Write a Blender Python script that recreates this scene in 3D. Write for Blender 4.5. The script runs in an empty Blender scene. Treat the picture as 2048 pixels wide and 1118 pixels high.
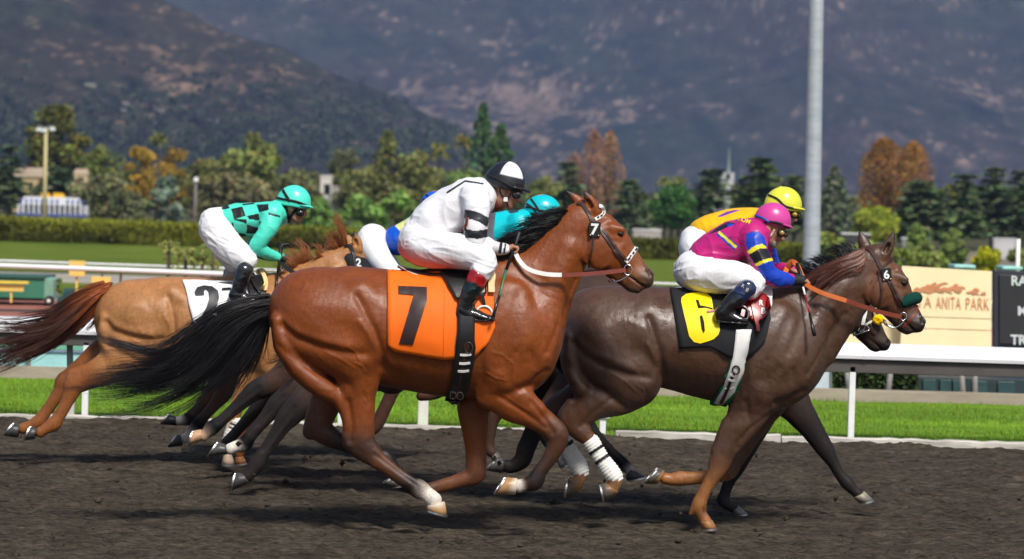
import bpy, bmesh, math, random
import numpy as np
from mathutils import Vector, Matrix
from mathutils.bvhtree import BVHTree
from mathutils.geometry import delaunay_2d_cdt

SC = bpy.context.scene
COL = SC.collection
R = math.radians

# ------------------------------------------------------------------ camera
FPX, IW, IH = 6700.0, 2048.0, 1118.0      # focal length and frame in photo pixels
CAM_H, PITCH, ROLL = 1.9, math.atan(154.5 / 6700.0), R(1.6)
_f = Vector((0, math.cos(PITCH), -math.sin(PITCH)))
_r0, _u0 = Vector((1, 0, 0)), Vector((0, math.sin(PITCH), math.cos(PITCH)))
CR = _r0 * math.cos(ROLL) + _u0 * math.sin(ROLL)
CU = _u0 * math.cos(ROLL) - _r0 * math.sin(ROLL)
CAMP = Vector((0, 0, CAM_H))
cam_d = bpy.data.cameras.new("camera")
cam_d.sensor_width = 36.0
cam_d.lens = FPX / IW * 36.0
cam_d.clip_start, cam_d.clip_end = 0.5, 20000.0
cam = bpy.data.objects.new("camera", cam_d)
cam.matrix_world = Matrix(((CR.x, CU.x, -_f.x, 0), (CR.y, CU.y, -_f.y, 0), (CR.z, CU.z, -_f.z, CAM_H), (0, 0, 0, 1)))
COL.objects.link(cam)
SC.camera = cam
cam_d.dof.use_dof = True
cam_d.dof.focus_distance = 20.0
cam_d.dof.aperture_fstop = 3.9

# ------------------------------------------------------------------ sky, sun, exposure
SUN_EL, SUN_AZ = R(50), R(22)             # sun behind the camera, a little to its right
w = bpy.data.worlds.new("World")
SC.world = w
w.use_nodes = True
nt = w.node_tree
bg = nt.nodes["Background"]
sky = nt.nodes.new("ShaderNodeTexSky")
sky.sky_type = 'NISHITA'
sky.sun_disc = False
sky.sun_elevation = SUN_EL
sky.sun_rotation = math.pi - SUN_AZ
sky.air_density, sky.dust_density = 1.0, 2.0
nt.links.new(sky.outputs[0], bg.inputs[0])
bg.inputs[1].default_value = 0.10
sun_d = bpy.data.lights.new("sun", 'SUN')
sun_d.energy = 4.0
sun_d.angle = R(11)
sun_d.color = (1.0, 0.96, 0.89)
sun = bpy.data.objects.new("sun", sun_d)
_sd = Vector((math.sin(SUN_AZ) * math.cos(SUN_EL), -math.cos(SUN_AZ) * math.cos(SUN_EL), math.sin(SUN_EL)))
sun.rotation_euler = _sd.to_track_quat('Z', 'Y').to_euler()
sun.location = (4, -6, 12)
COL.objects.link(sun)
SC.view_settings.view_transform = 'Standard'
SC.view_settings.look = 'None'
SC.view_settings.exposure = 0.12
SC.view_settings.gamma = 1.0
SC.cycles.use_denoising = True
SC.cycles.max_bounces = 8
SC.cycles.volume_bounces = 0
SC.cycles.use_adaptive_sampling = True
SC.cycles.adaptive_threshold = 0.02
SC.cycles.caustics_reflective = False
SC.cycles.caustics_refractive = False


def ray(px, py):
 d = _f + CR * ((px - 1024.0) / FPX) - CU * ((py - 559.0) / FPX)
 return d.normalized()


def at(px, py, Y):
 """point of the plane y = Y that the photo pixel looks at"""
 d = ray(px, py)
 return CAMP + d * (Y / d.y)


def ppm(Y):
 return FPX / Y


def ground_at(px, py, z=0.0):
 d = ray(px, py)
 return CAMP + d * ((z - CAM_H) / d.z)
# ------------------------------------------------------------------ objects
def tag(o, label=None, cat=None, group=None, kind=None):
 if label: o["label"] = label
 if cat: o["category"] = cat
 if group: o["group"] = group
 if kind: o["kind"] = kind
 return o


def empty(name, loc, label=None, cat=None, group=None):
 o = bpy.data.objects.new(name, None)
 o.empty_display_size = 0.2
 o.location = loc
 COL.objects.link(o)
 return tag(o, label, cat, group)


def link_mesh(name, me, mat, parent=None, world=True):
 """link a mesh whose vertices are in world coordinates under parent"""
 o = bpy.data.objects.new(name, me)
 if mat is not None and len(me.materials) == 0:
  for m in (mat if isinstance(mat, (list, tuple)) else [mat]):
   me.materials.append(m)
 COL.objects.link(o)
 if parent is not None:
  o.parent = parent
  if world:
   p = parent
   off = Vector((0, 0, 0))
   while p is not None:
    off += p.location
    p = p.parent
   o.location = -off
 return o


def mesh_np(name, V, F, smooth=True, col=None):
 me = bpy.data.meshes.new(name)
 V = np.asarray(V, np.float32)
 if isinstance(F, np.ndarray):
  n = F.shape[1]
  me.vertices.add(len(V))
  me.vertices.foreach_set("co", V.ravel())
  me.loops.add(F.size)
  me.loops.foreach_set("vertex_index", F.ravel().astype(np.int32))
  me.polygons.add(len(F))
  me.polygons.foreach_set("loop_start", np.arange(0, F.size, n, dtype=np.int32))
  me.polygons.foreach_set("loop_total", np.full(len(F), n, np.int32))
  me.update(calc_edges=True)
 else:
  me.from_pydata([tuple(map(float, v)) for v in V], [], F)
  me.update()
 if smooth:
  me.polygons.foreach_set("use_smooth", np.ones(len(me.polygons), bool))
 if col is not None:
  a = me.attributes.new("tint", 'FLOAT_COLOR', 'POINT')
  c = np.ones((len(V), 4), np.float32)
  c[:, :3] = col
  a.data.foreach_set("color", c.ravel())
 me.validate()
 return me


class MB:
 """collects boxes, tubes, lofts and patches into one mesh"""
 def __init__(self):
  self.V, self.F, self.n, self.M = [], [], 0, []

 def add(self, V, F, mi=0):
  V = np.asarray(V, float).reshape(-1, 3)
  self.V.append(V)
  self.F += [tuple(int(i) + self.n for i in f) for f in F]
  self.M += [mi] * len(F)
  self.n += len(V)
  return self

 def box(self, c, s, rz=0.0, mi=0, top=1.0):
  x, y, z = [q / 2 for q in s]
  P = np.array([(-x, -y, -z), (x, -y, -z), (x, y, -z), (-x, y, -z),
       (-x * top, -y * top, z), (x * top, -y * top, z), (x * top, y * top, z), (-x * top, y * top, z)])
  cr, sr = math.cos(rz), math.sin(rz)
  P = np.stack([P[:, 0] * cr - P[:, 1] * sr, P[:, 0] * sr + P[:, 1] * cr, P[:, 2]], 1) + np.array(c)
  return self.add(P, [(3, 2, 1, 0), (4, 5, 6, 7), (0, 1, 5, 4), (1, 2, 6, 5), (2, 3, 7, 6), (3, 0, 4, 7)], mi)

 def tube(self, pts, rad, n=8, mi=0, cap=True, squash=None):
  """squash: (normal vector, factor) flattens the section along a direction"""
  P = np.asarray(pts, float)
  m = len(P)
  rad = np.broadcast_to(np.asarray(rad, float), (m,))
  T = np.gradient(P, axis=0)
  T /= np.linalg.norm(T, axis=1)[:, None] + 1e-12
  ref = np.array([0, 1, 0.0]) if abs(T[0][1]) < 0.9 else np.array([0, 0, 1.0])
  V = []
  a = np.linspace(0, 2 * np.pi, n, endpoint=False)
  for i in range(m):
   A = np.cross(T[i], ref)
   A /= np.linalg.norm(A) + 1e-12
   B = np.cross(T[i], A)
   ref = -B if False else ref
   V.append(P[i] + rad[i] * (np.cos(a)[:, None] * A + np.sin(a)[:, None] * B))
  F = []
  for i in range(m - 1):
   for j in range(n):
    k = (j + 1) % n
    F.append((i * n + j, i * n + k, (i + 1) * n + k, (i + 1) * n + j))
  if cap:
   F.append(tuple(range(n - 1, -1, -1)))
   F.append(tuple((m - 1) * n + j for j in range(n)))
  return self.add(np.concatenate(V), F, mi)

 def prism(self, poly, y0, y1, mi=0):
  """polygon in the xz plane extruded from y0 to y1"""
  n = len(poly)
  V = [(x, y0, z) for x, z in poly] + [(x, y1, z) for x, z in poly]
  F = [tuple(range(n)), tuple(range(2 * n - 1, n - 1, -1))]
  F += [(i, i + n, (i + 1) % n + n, (i + 1) % n) for i in range(n)]
  return self.add(V, F, mi)

 def build(self, name, mat, parent=None, smooth=False, bevel=0.0):
  V = np.concatenate(self.V)
  me = mesh_np(name, V, self.F, smooth)
  bm = bmesh.new()
  bm.from_mesh(me)
  bmesh.ops.recalc_face_normals(bm, faces=bm.faces)
  bm.to_mesh(me)
  bm.free()
  mats = mat if isinstance(mat, (list, tuple)) else [mat]
  for m in mats:
   me.materials.append(m)
  if len(mats) > 1:
   me.polygons.foreach_set("material_index", np.array(self.M, np.int32))
  o = link_mesh(name, me, None, parent)
  if bevel:
   b = o.modifiers.new("bevel", 'BEVEL')
   b.width, b.segments, b.limit_method = bevel, 2, 'ANGLE'
  return o


# ------------------------------------------------------------------ noise
_rng = np.random.default_rng(7)
_TAB = _rng.random((32, 32, 32)).astype(np.float32)


def vnoise(P):
 P = np.asarray(P, np.float64)
 i = np.floor(P).astype(int)
 f = (P - i).astype(np.float32)
 f = f * f * (3 - 2 * f)
 a, b = i & 31, (i + 1) & 31
 x, y, z = f[..., 0], f[..., 1], f[..., 2]

 def g(ix, iy, iz): return _TAB[ix, iy, iz]
 c00 = g(a[..., 0], a[..., 1], a[..., 2]) * (1 - x) + g(b[..., 0], a[..., 1], a[..., 2]) * x
 c10 = g(a[..., 0], b[..., 1], a[..., 2]) * (1 - x) + g(b[..., 0], b[..., 1], a[..., 2]) * x
 c01 = g(a[..., 0], a[..., 1], b[..., 2]) * (1 - x) + g(b[..., 0], a[..., 1], b[..., 2]) * x
 c11 = g(a[..., 0], b[..., 1], b[..., 2]) * (1 - x) + g(b[..., 0], b[..., 1], b[..., 2]) * x
 return ((c00 * (1 - y) + c10 * y) * (1 - z) + (c01 * (1 - y) + c11 * y) * z) * 2 - 1


def fbm(P, oct=4):
 P = np.asarray(P, float)
 s, a = 0, 1.0
 for k in range(oct):
  s = s + a * vnoise(P * 2 ** k + 17.3 * k)
  a *= 0.5
 return s


# ------------------------------------------------------------------ distance-field bodies
def spline(ctrl, sub):
 """Catmull-Rom through the rows of ctrl"""
 C = np.asarray(ctrl, float)
 if len(C) < 3:
  t = np.linspace(0, 1, sub * (len(C) - 1) + 1)[:, None]
  return C[0] * (1 - t) + C[-1] * t
 E = np.vstack([2 * C[0] - C[1], C, 2 * C[-1] - C[-2]])
 out = []
 for i in range(len(C) - 1):
  p0, p1, p2, p3 = E[i:i + 4]
  for t in np.linspace(0, 1, sub, endpoint=False):
   out.append(0.5 * (2 * p1 + (p2 - p0) * t + (2 * p0 - 5 * p1 + 4 * p2 - p3) * t * t + (3 * p1 - p0 - 3 * p2 + p3) * t ** 3))
 out.append(C[-1])
 return np.array(out)


class Body:
 """Union of tapered limbs. Each limb is a chain of rows (x, y, z, r, w): r the half thickness in the
 xz plane, w the half width along y; limbs blend smoothly, colours travel along them."""
 def __init__(self, base):
  self.base = np.array(base, float)
  self.L = []

 def limb(self, rows, k=0.03, sub=5, cols=None, sign=1):
  rows = np.asarray(rows, float)
  n = len(rows)
  c = np.tile(self.base, (n, 1)) if cols is None else np.array([self.base if q is None else q for q in cols], float)
  S = spline(np.hstack([rows, c]), sub)
  S[:, 3:5] = np.maximum(S[:, 3:5], 0.0015)
  S[:, 5:] = np.clip(S[:, 5:], 0, 1)
  self.L.append((S, k, sign))
  return self

 @staticmethod
 def seg(a, b, X, Y, Z):
  dx, dz = b[0] - a[0], b[2] - a[2]
  L2 = dx * dx + dz * dz + 1e-9
  t = np.clip(((X - a[0]) * dx + (Z - a[2]) * dz) / L2, 0, 1)
  ux, uz = X - (a[0] + t * dx), Z - (a[2] + t * dz)
  v = Y - (a[1] + t * (b[1] - a[1]))
  r, w_ = a[3] + t * (b[3] - a[3]), a[4] + t * (b[4] - a[4])
  u2 = ux * ux + uz * uz
  r2, w2 = r * r, w_ * w_
  v2 = v * v
  k0 = np.sqrt(u2 / r2 + v2 / w2)
  k1 = np.sqrt(u2 / (r2 * r2) + v2 / (w2 * w2)) + 1e-6
  return np.where(k0 < 1e-3, -np.minimum(r, w_), k0 * (k0 - 1.0) / k1), t

 def mesh(self, h, smooth=1, pad=0.03, warp=None):
  pos = np.concatenate([s for s, k, g in self.L if g > 0])
  m = np.maximum(pos[:, 3], pos[:, 4])[:, None]
  lo = (pos[:, :3] - m).min(0) - pad
  hi = (pos[:, :3] + m).max(0) + pad
  nx, ny, nz = [int(math.ceil((hi[i] - lo[i]) / h)) + 1 for i in range(3)]
  D = np.full((nx, ny, nz), 0.5, np.float32)
  gx = (lo[0] + h * np.arange(nx)).astype(np.float32)
  gy = (lo[1] + h * np.arange(ny)).astype(np.float32)
  gz = (lo[2] + h * np.arange(nz)).astype(np.float32)

  def rng(a, b, i):
   n = (nx, ny, nz)[i]
   return max(0, int((a - lo[i]) / h)), min(n, int((b - lo[i]) / h) + 2)
  for S, k, sign in self.L:
   e = np.maximum(S[:, 3], S[:, 4])[:, None] + k + 2.5 * h
   l2, h2 = (S[:, :3] - e).min(0), (S[:, :3] + e).max(0)
   bx, by, bz = rng(l2[0], h2[0], 0), rng(l2[1], h2[1], 1), rng(l2[2], h2[2], 2)
   if bx[0] >= bx[1] or by[0] >= by[1] or bz[0] >= bz[1]:
    continue
   T = np.full((bx[1] - bx[0], by[1] - by[0], bz[1] - bz[0]), 0.5, np.float32)
   for a, b in zip(S[:-1], S[1:]):
    ea, eb = max(a[3], a[4]) + k + 2.5 * h, max(b[3], b[4]) + k + 2.5 * h
    q = [rng(min(a[i] - ea, b[i] - eb), max(a[i] + ea, b[i] + eb), i) for i in range(3)]
    if any(u[0] >= u[1] for u in q):
     continue
    X, Y, Z = gx[q[0][0]:q[0][1], None, None], gy[None, q[1][0]:q[1][1], None], gz[None, None, q[2][0]:q[2][1]]
    d, _ = self.seg(a.astype(np.float32), b.astype(np.float32), X, Y, Z)
    sl = tuple(slice(u[0] - o, u[1] - o) for u, o in zip(q, (bx[0], by[0], bz[0])))
    np.minimum(T[sl], d, out=T[sl])
   sl = (slice(*bx), slice(*by), slice(*bz))
   A = D[sl]
   if sign > 0:
    hh = np.maximum(k - np.abs(A - T), 0) / k
    D[sl] = np.minimum(A, T) - hh * hh * k * 0.25
   else:
    T = -T
    hh = np.maximum(k - np.abs(A - T), 0) / k
    D[sl] = np.maximum(A, T) + hh * hh * k * 0.25
  V, F = surfnet(D, lo, h)
  for _ in range(smooth):
   V = relax(V, F)
  return V, F

 def colours(self, V, sigma=0.012):
  num = np.zeros((len(V), 3))
  den = np.zeros(len(V)) + 1e-12
  for S, k, sign in self.L:
   if sign < 0:
    continue
   e = np.maximum(S[:, 3], S[:, 4])[:, None] + 0.09
   l2, h2 = (S[:, :3] - e).min(0), (S[:, :3] + e).max(0)
   idx = np.nonzero(np.all((V > l2) & (V < h2), axis=1))[0]
   if not len(idx):
    continue
   P = V[idx]
   best = np.full(len(idx), 9.0)
   col = np.zeros((len(idx), 3))
   for a, b in zip(S[:-1], S[1:]):
    d, t = self.seg(a, b, P[:, 0], P[:, 1], P[:, 2])
    m = d < best
    best[m] = d[m]
    tm = t[m][:, None]
    col[m] = a[5:8] * (1 - tm) + b[5:8] * tm
   wgt = np.exp(-np.maximum(best + 0.004, 0) / sigma) + 1e-9
   num[idx] += col * wgt[:, None]
   den[idx] += wgt
  out = num / den[:, None]
  out[den < 1e-10] = self.base
  return out


def surfnet(D, lo, h):
 S = D < 0
 nx, ny, nz = D.shape
 c = np.zeros((nx - 1, ny - 1, nz - 1), np.uint8)
 for dx in (0, 1):
  for dy in (0, 1):
   for dz in (0, 1):
    c += S[dx:nx - 1 + dx, dy:ny - 1 + dy, dz:nz - 1 + dz]
 act = (c > 0) & (c < 8)
 ids = np.argwhere(act)
 idx = np.full(act.shape, -1, np.int32)
 idx[act] = np.arange(len(ids), dtype=np.int32)
 co = np.array([(x, y, z) for x in (0, 1) for y in (0, 1) for z in (0, 1)])
 vals = np.stack([D[ids[:, 0] + o[0], ids[:, 1] + o[1], ids[:, 2] + o[2]] for o in co], 1)
 acc = np.zeros((len(ids), 3))
 cnt = np.zeros(len(ids))
 for a in range(8):
  for b in range(a + 1, 8):
   if np.abs(co[a] - co[b]).sum() != 1:
    continue
   va, vb = vals[:, a], vals[:, b]
   m = (va < 0) != (vb < 0)
   t = np.where(m, va / np.where(m, va - vb, 1), 0)
   acc += np.where(m[:, None], co[a] + t[:, None] * (co[b] - co[a]), 0)
   cnt += m
 V = lo + h * (ids + acc / cnt[:, None])
 Fs = []
 for ax in range(3):
  o1, o2 = (ax + 1) % 3, (ax + 2) % 3
  A = [slice(None)] * 3
  B = [slice(None)] * 3
  A[ax], B[ax] = slice(0, -1), slice(1, None)
  sa, sb = S[tuple(A)], S[tuple(B)]
  E = np.argwhere(sa != sb)
  n = (nx, ny, nz)
  ok = (E[:, o1] > 0) & (E[:, o2] > 0) & (E[:, o1] < n[o1] - 1) & (E[:, o2] < n[o2] - 1)
  E = E[ok]
  ins = sa[E[:, 0], E[:, 1], E[:, 2]]

  def cell(d1, d2):
   q = E.copy()
   q[:, o1] += d1
   q[:, o2] += d2
   return idx[q[:, 0], q[:, 1], q[:, 2]]
  f = np.stack([cell(-1, -1), cell(0, -1), cell(0, 0), cell(-1, 0)], 1)
  f[~ins] = f[~ins][:, ::-1]
  Fs.append(f)
 F = np.concatenate(Fs)
 F = F[(F >= 0).all(1)]
 return V, F


def relax(V, F, lam=0.5):
 acc = np.zeros_like(V)
 cnt = np.zeros(len(V))
 for i in range(4):
  a, b = F[:, i], F[:, (i + 1) % 4]
  for k in range(3):
   acc[:, k] += np.bincount(a, V[b, k], len(V)) + np.bincount(b, V[a, k], len(V))
  cnt += np.bincount(a, minlength=len(V)) + np.bincount(b, minlength=len(V))
 return V + lam * (acc / np.maximum(cnt, 1)[:, None] - V)


def normals(V, F):
 n = np.cross(V[F[:, 2]] - V[F[:, 0]], V[F[:, 3]] - V[F[:, 1]])
 N = np.zeros_like(V)
 for i in range(4):
  for k in range(3):
   N[:, k] += np.bincount(F[:, i], n[:, k], len(V))
 return N / (np.linalg.norm(N, axis=1)[:, None] + 1e-12)


def polydist(P, line):
 """distance of 2D points to a polyline"""
 d = np.full(len(P), 1e9)
 for a, b in zip(line[:-1], line[1:]):
  a, b = np.array(a, float), np.array(b, float)
  ab = b - a
  t = np.clip(((P - a) @ ab) / (ab @ ab + 1e-12), 0, 1)
  d = np.minimum(d, np.hypot(*(P - a - t[:, None] * ab).T))
 return d


def proj(V):
 D = np.asarray(V, float) - np.array(CAMP)
 xc, yc, zc = D @ np.array(CR), D @ np.array(CU), D @ np.array(_f)
 return np.stack([1024 + FPX * xc / zc, 559 - FPX * yc / zc], 1)


def in_poly(P, poly):
 c = np.zeros(len(P), bool)
 n = len(poly)
 for i in range(n):
  (xi, yi), (xj, yj) = poly[i], poly[i - 1]
  m = ((yi > P[:, 1]) != (yj > P[:, 1])) & (P[:, 0] < (xj - xi) * (P[:, 1] - yi) / (yj - yi + 1e-12) + xi)
  c ^= m
 return c


# ------------------------------------------------------------------ draping on a body
def bvh_of(V, F):
 return BVHTree.FromPolygons([Vector(v) for v in V], [tuple(int(i) for i in f) for f in F])


def hit(bvh, px, py, fallback=None):
 p, n, i, d = bvh.ray_cast(CAMP, ray(px, py))
 if p is None:
  return fallback
 return p, (-n if n.dot(ray(px, py)) > 0 else n)


def resample(pts, n):
 P = np.asarray(pts, float)
 s = np.r_[0, np.cumsum(np.linalg.norm(np.diff(P, axis=0), axis=1))]
 t = np.linspace(0, s[-1], n)
 return np.stack([np.interp(t, s, P[:, k]) for k in range(P.shape[1])], 1)


def strap_mesh(mb, path, width, bvh, lift=0.004, thick=0.004, n=None, Y=None, mi=0, sub=6, mb2=None, mirror_y=None):
 """leather strap lying on the body along a photo path (pixels); off the body it runs free at depth Y"""
 P = spline(np.asarray(path, float), sub) if len(path) > 2 else np.asarray(path, float)
 n = n or max(4, int(np.sum(np.linalg.norm(np.diff(P, axis=0), axis=1)) / 2.5))
 P = resample(P, n)
 pts, nrm = [], []
 for x, y in P:
  h_ = hit(bvh, x, y)
  if h_ is None:
   pts.append(None)
   nrm.append(None)
  else:
   pts.append(np.array(h_[0]))
   nrm.append(np.array(h_[1]))
 ok = [i for i in range(n) if pts[i] is not None]
 for i in range(n):
  if pts[i] is None:
   if ok:
    j = min(ok, key=lambda q: abs(q - i))
    yy = pts[j][1] if Y is None else Y
    nn = np.array([0, -1, 0.0])
   else:
    yy, nn = Y, np.array([0, -1, 0.0])
   pts[i], nrm[i] = np.array(at(P[i][0], P[i][1], yy)), nn
 pts, nrm = np.array(pts), np.array(nrm)
 for _ in range(2):
  nrm[1:-1] = (nrm[:-2] + 2 * nrm[1:-1] + nrm[2:]) / 4
  pts[1:-1] = (pts[:-2] + 2 * pts[1:-1] + pts[2:]) / 4
 nrm /= np.linalg.norm(nrm, axis=1)[:, None]
 ribbon(mb, pts + nrm * lift, nrm, width, thick, mi)
 if mirror_y is not None:
  p2, n2 = (pts + nrm * lift).copy(), nrm.copy()
  p2[:, 1] = 2 * mirror_y - p2[:, 1]
  n2[:, 1] *= -1
  ribbon(mb2, p2, n2, width, thick, mi)
 return pts + nrm * lift, nrm


def ribbon(mb, pts, nrm, width, thick, mi=0):
 pts, nrm = np.asarray(pts, float), np.asarray(nrm, float)
 T = np.gradient(pts, axis=0)
 T /= np.linalg.norm(T, axis=1)[:, None] + 1e-12
 S = np.cross(T, nrm)
 S /= np.linalg.norm(S, axis=1)[:, None] + 1e-12
 wd = np.broadcast_to(np.asarray(width, float), (len(pts),))[:, None]
 c = [pts + S * wd / 2, pts + S * wd / 2 + nrm * thick, pts - S * wd / 2 + nrm * thick, pts - S * wd / 2]
 V = np.stack(c, 1).reshape(-1, 3)
 F = []
 for i in range(len(pts) - 1):
  for j in range(4):
   k = (j + 1) % 4
   F.append((4 * i + j, 4 * i + k, 4 * i + 4 + k, 4 * i + 4 + j))
 e = 4 * (len(pts) - 1)
 F += [(3, 2, 1, 0), (e, e + 1, e + 2, e + 3)]
 mb.add(V, F, mi)


def drape_poly(name, polys, bvh, mat, parent, lift=0.004, cell=5.0, Y=None):
 """flat shapes given in photo pixels (outline, holes allowed as further loops), laid on a body"""
 Vs, Fs, n0 = [], [], 0
 for loops in polys:
  pts, edges = [], []
  for lp in loops:
   lp = [p for p in lp]
   dense = []
   for a, b in zip(lp, lp[1:] + lp[:1]):
    L = max(1, int(math.hypot(b[0] - a[0], b[1] - a[1]) / cell))
    dense += [(a[0] + (b[0] - a[0]) * t / L, a[1] + (b[1] - a[1]) * t / L) for t in range(L)]
   s = len(pts)
   pts += dense
   edges += [(s + i, s + (i + 1) % len(dense)) for i in range(len(dense))]
  A = np.array(pts)
  lo, hi = A.min(0), A.max(0)
  for gx in np.arange(lo[0] + cell / 2, hi[0], cell):
   for gy in np.arange(lo[1] + cell / 2, hi[1], cell):
    pts.append((gx, gy))
  v, e, f, *_ = delaunay_2d_cdt([Vector(p) for p in pts], edges, [], 0, 1e-4)
  f = [q for q in f if inside(loops, sum((v[i].x for i in q)) / len(q), sum((v[i].y for i in q)) / len(q))]
  use = sorted({i for q in f for i in q})
  mp = {i: j for j, i in enumerate(use)}
  for i in use:
   h_ = hit(bvh, v[i].x, v[i].y)
   if h_ is None:
    Vs.append(at(v[i].x, v[i].y, Y or 19))
   else:
    Vs.append(h_[0] + h_[1] * lift)
  Fs += [tuple(mp[i] + n0 for i in q) for q in f]
  n0 = len(Vs)
 P = np.array([tuple(v) for v in Vs])
 f0 = Fs[len(Fs) // 2]
 if np.cross(P[f0[1]] - P[f0[0]], P[f0[2]] - P[f0[0]])[1] > 0:
  Fs = [q[::-1] for q in Fs]
 return link_mesh(name, mesh_np(name, P, Fs, True), mat, parent)


def inside(loops, x, y):
 c = False
 for lp in loops:
  n = len(lp)
  j = n - 1
  for i in range(n):
   xi, yi, xj, yj = lp[i][0], lp[i][1], lp[j][0], lp[j][1]
   if (yi > y) != (yj > y) and x < (xj - xi) * (y - yi) / (yj - yi) + xi:
    c = not c
   j = i
 return c


def text_loops(txt, bold=0.0, space=1.0):
 """outlines of a short text in its own units (height about 0.7)"""
 cu = bpy.data.curves.new("lettering", 'FONT')
 cu.body = txt
 cu.offset = bold
 cu.space_character = space
 cu.resolution_u = 4
 ob = bpy.data.objects.new("lettering", cu)
 COL.objects.link(ob)
 dg = bpy.context.evaluated_depsgraph_get()
 me = bpy.data.meshes.new_from_object(ob.evaluated_get(dg))
 V = np.array([v.co[:] for v in me.vertices])
 F = [tuple(p.vertices) for p in me.polygons]
 bpy.data.objects.remove(ob)
 bpy.data.curves.remove(cu)
 bpy.data.meshes.remove(me)
 return V, F


def drape_text(name, txt, px, py, size, ang, bvh, mat, parent, lift=0.005, bold=0.01, xs=1.0, Y=None, space=1.0):
 """text centred at a photo pixel, size = cap height in pixels, laid on a body"""
 V, F = text_loops(txt, bold, space)
 lo, hi = V.min(0), V.max(0)
 k = size / (hi[1] - lo[1])
 c = (lo + hi) / 2
 ca, sa = math.cos(ang), math.sin(ang)
 P = []
 for v in V:
  x, y = (v[0] - c[0]) * k * xs, -(v[1] - c[1]) * k
  qx, qy = px + x * ca - y * sa, py + x * sa + y * ca
  h_ = hit(bvh, qx, qy) if bvh else None
  P.append(h_[0] + h_[1] * lift if h_ else at(qx, qy, Y or 19.0))
 me = mesh_np(name, np.array([tuple(p) for p in P]), F, False)
 return link_mesh(name, me, mat, parent)


# ------------------------------------------------------------------ hair
def strands(guides, count, rad, rng, n=11, spread0=0.02, spread1=0.08, wav=0.012, ydir=None, jitter=1.0, tipfade=0.15, clump=0.5):
 """hair tubes between neighbouring guide curves. guides: list of (k,3) arrays ordered across the mass"""
 G = [resample(spline(np.asarray(g, float), 6), n) for g in guides]
 Vs, Fs, Ts = [], [], []
 base = 0
 t = np.linspace(0, 1, n)[:, None]
 ncl = max(1, count // 24)
 cl = [(rng.random() * (len(G) - 1), rng.normal(0, 1, 3), rng.uniform(0.62, 1.1), rng.random()) for _ in range(ncl)]
 for s in range(count):
  q0, off, ln, ph = cl[rng.integers(ncl)]
  q = np.clip(q0 + rng.normal(0, 0.06 * (len(G) - 1) * (1 - clump) + 0.05), 0, len(G) - 1.0001)
  i = int(q)
  f = q - i
  P = G[i] * (1 - f) + G[i + 1] * f if len(G) > 1 else G[0].copy()
  m = ln * rng.uniform(0.9, 1.05)
  if m < 1:
   P = resample(np.stack([np.interp(np.linspace(0, m, n), t[:, 0], P[:, k]) for k in range(3)], 1), n)
  o = (off + rng.normal(0, 0.22, 3) * (1 - .5 * t)) * jitter
  P = P + o * (spread0 * (1 - t) + spread1 * t ** 1.3) + rng.normal(0, .006, 3) * t
  P = P + wav * np.sin(t * (5 + 4 * ph) + ph * 9) * rng.normal(0, 1, 3) * t
  r_ = rad * (1 - (1 - tipfade) * t[:, 0] ** 1.5)
  T = np.gradient(P, axis=0)
  T /= np.linalg.norm(T, axis=1)[:, None] + 1e-9
  A = np.cross(T, np.array([0.13, 0.95, 0.2]))
  A /= np.linalg.norm(A, axis=1)[:, None] + 1e-9
  B = np.cross(T, A)
  for a in (0, 2.094, 4.189):
   Vs.append(P + r_[:, None] * (math.cos(a) * A + math.sin(a) * B))
  for u in range(3):
   v = (u + 1) % 3
   i0 = base + u * n + np.arange(n - 1)
   i1 = base + v * n + np.arange(n - 1)
   Fs.append(np.stack([i0, i1, i1 + 1, i0 + 1], 1))
  Ts.append(np.tile(np.linspace(0, 1, n), 3))
  base += 3 * n
 return np.concatenate(Vs), np.concatenate(Fs), np.concatenate(Ts)
# ------------------------------------------------------------------ materials
def srgb(r, g, b):
 f = lambda c: (c / 255 / 12.92) if c <= 10 else ((c / 255 + 0.055) / 1.055) ** 2.4
 return (f(r), f(g), f(b))


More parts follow.
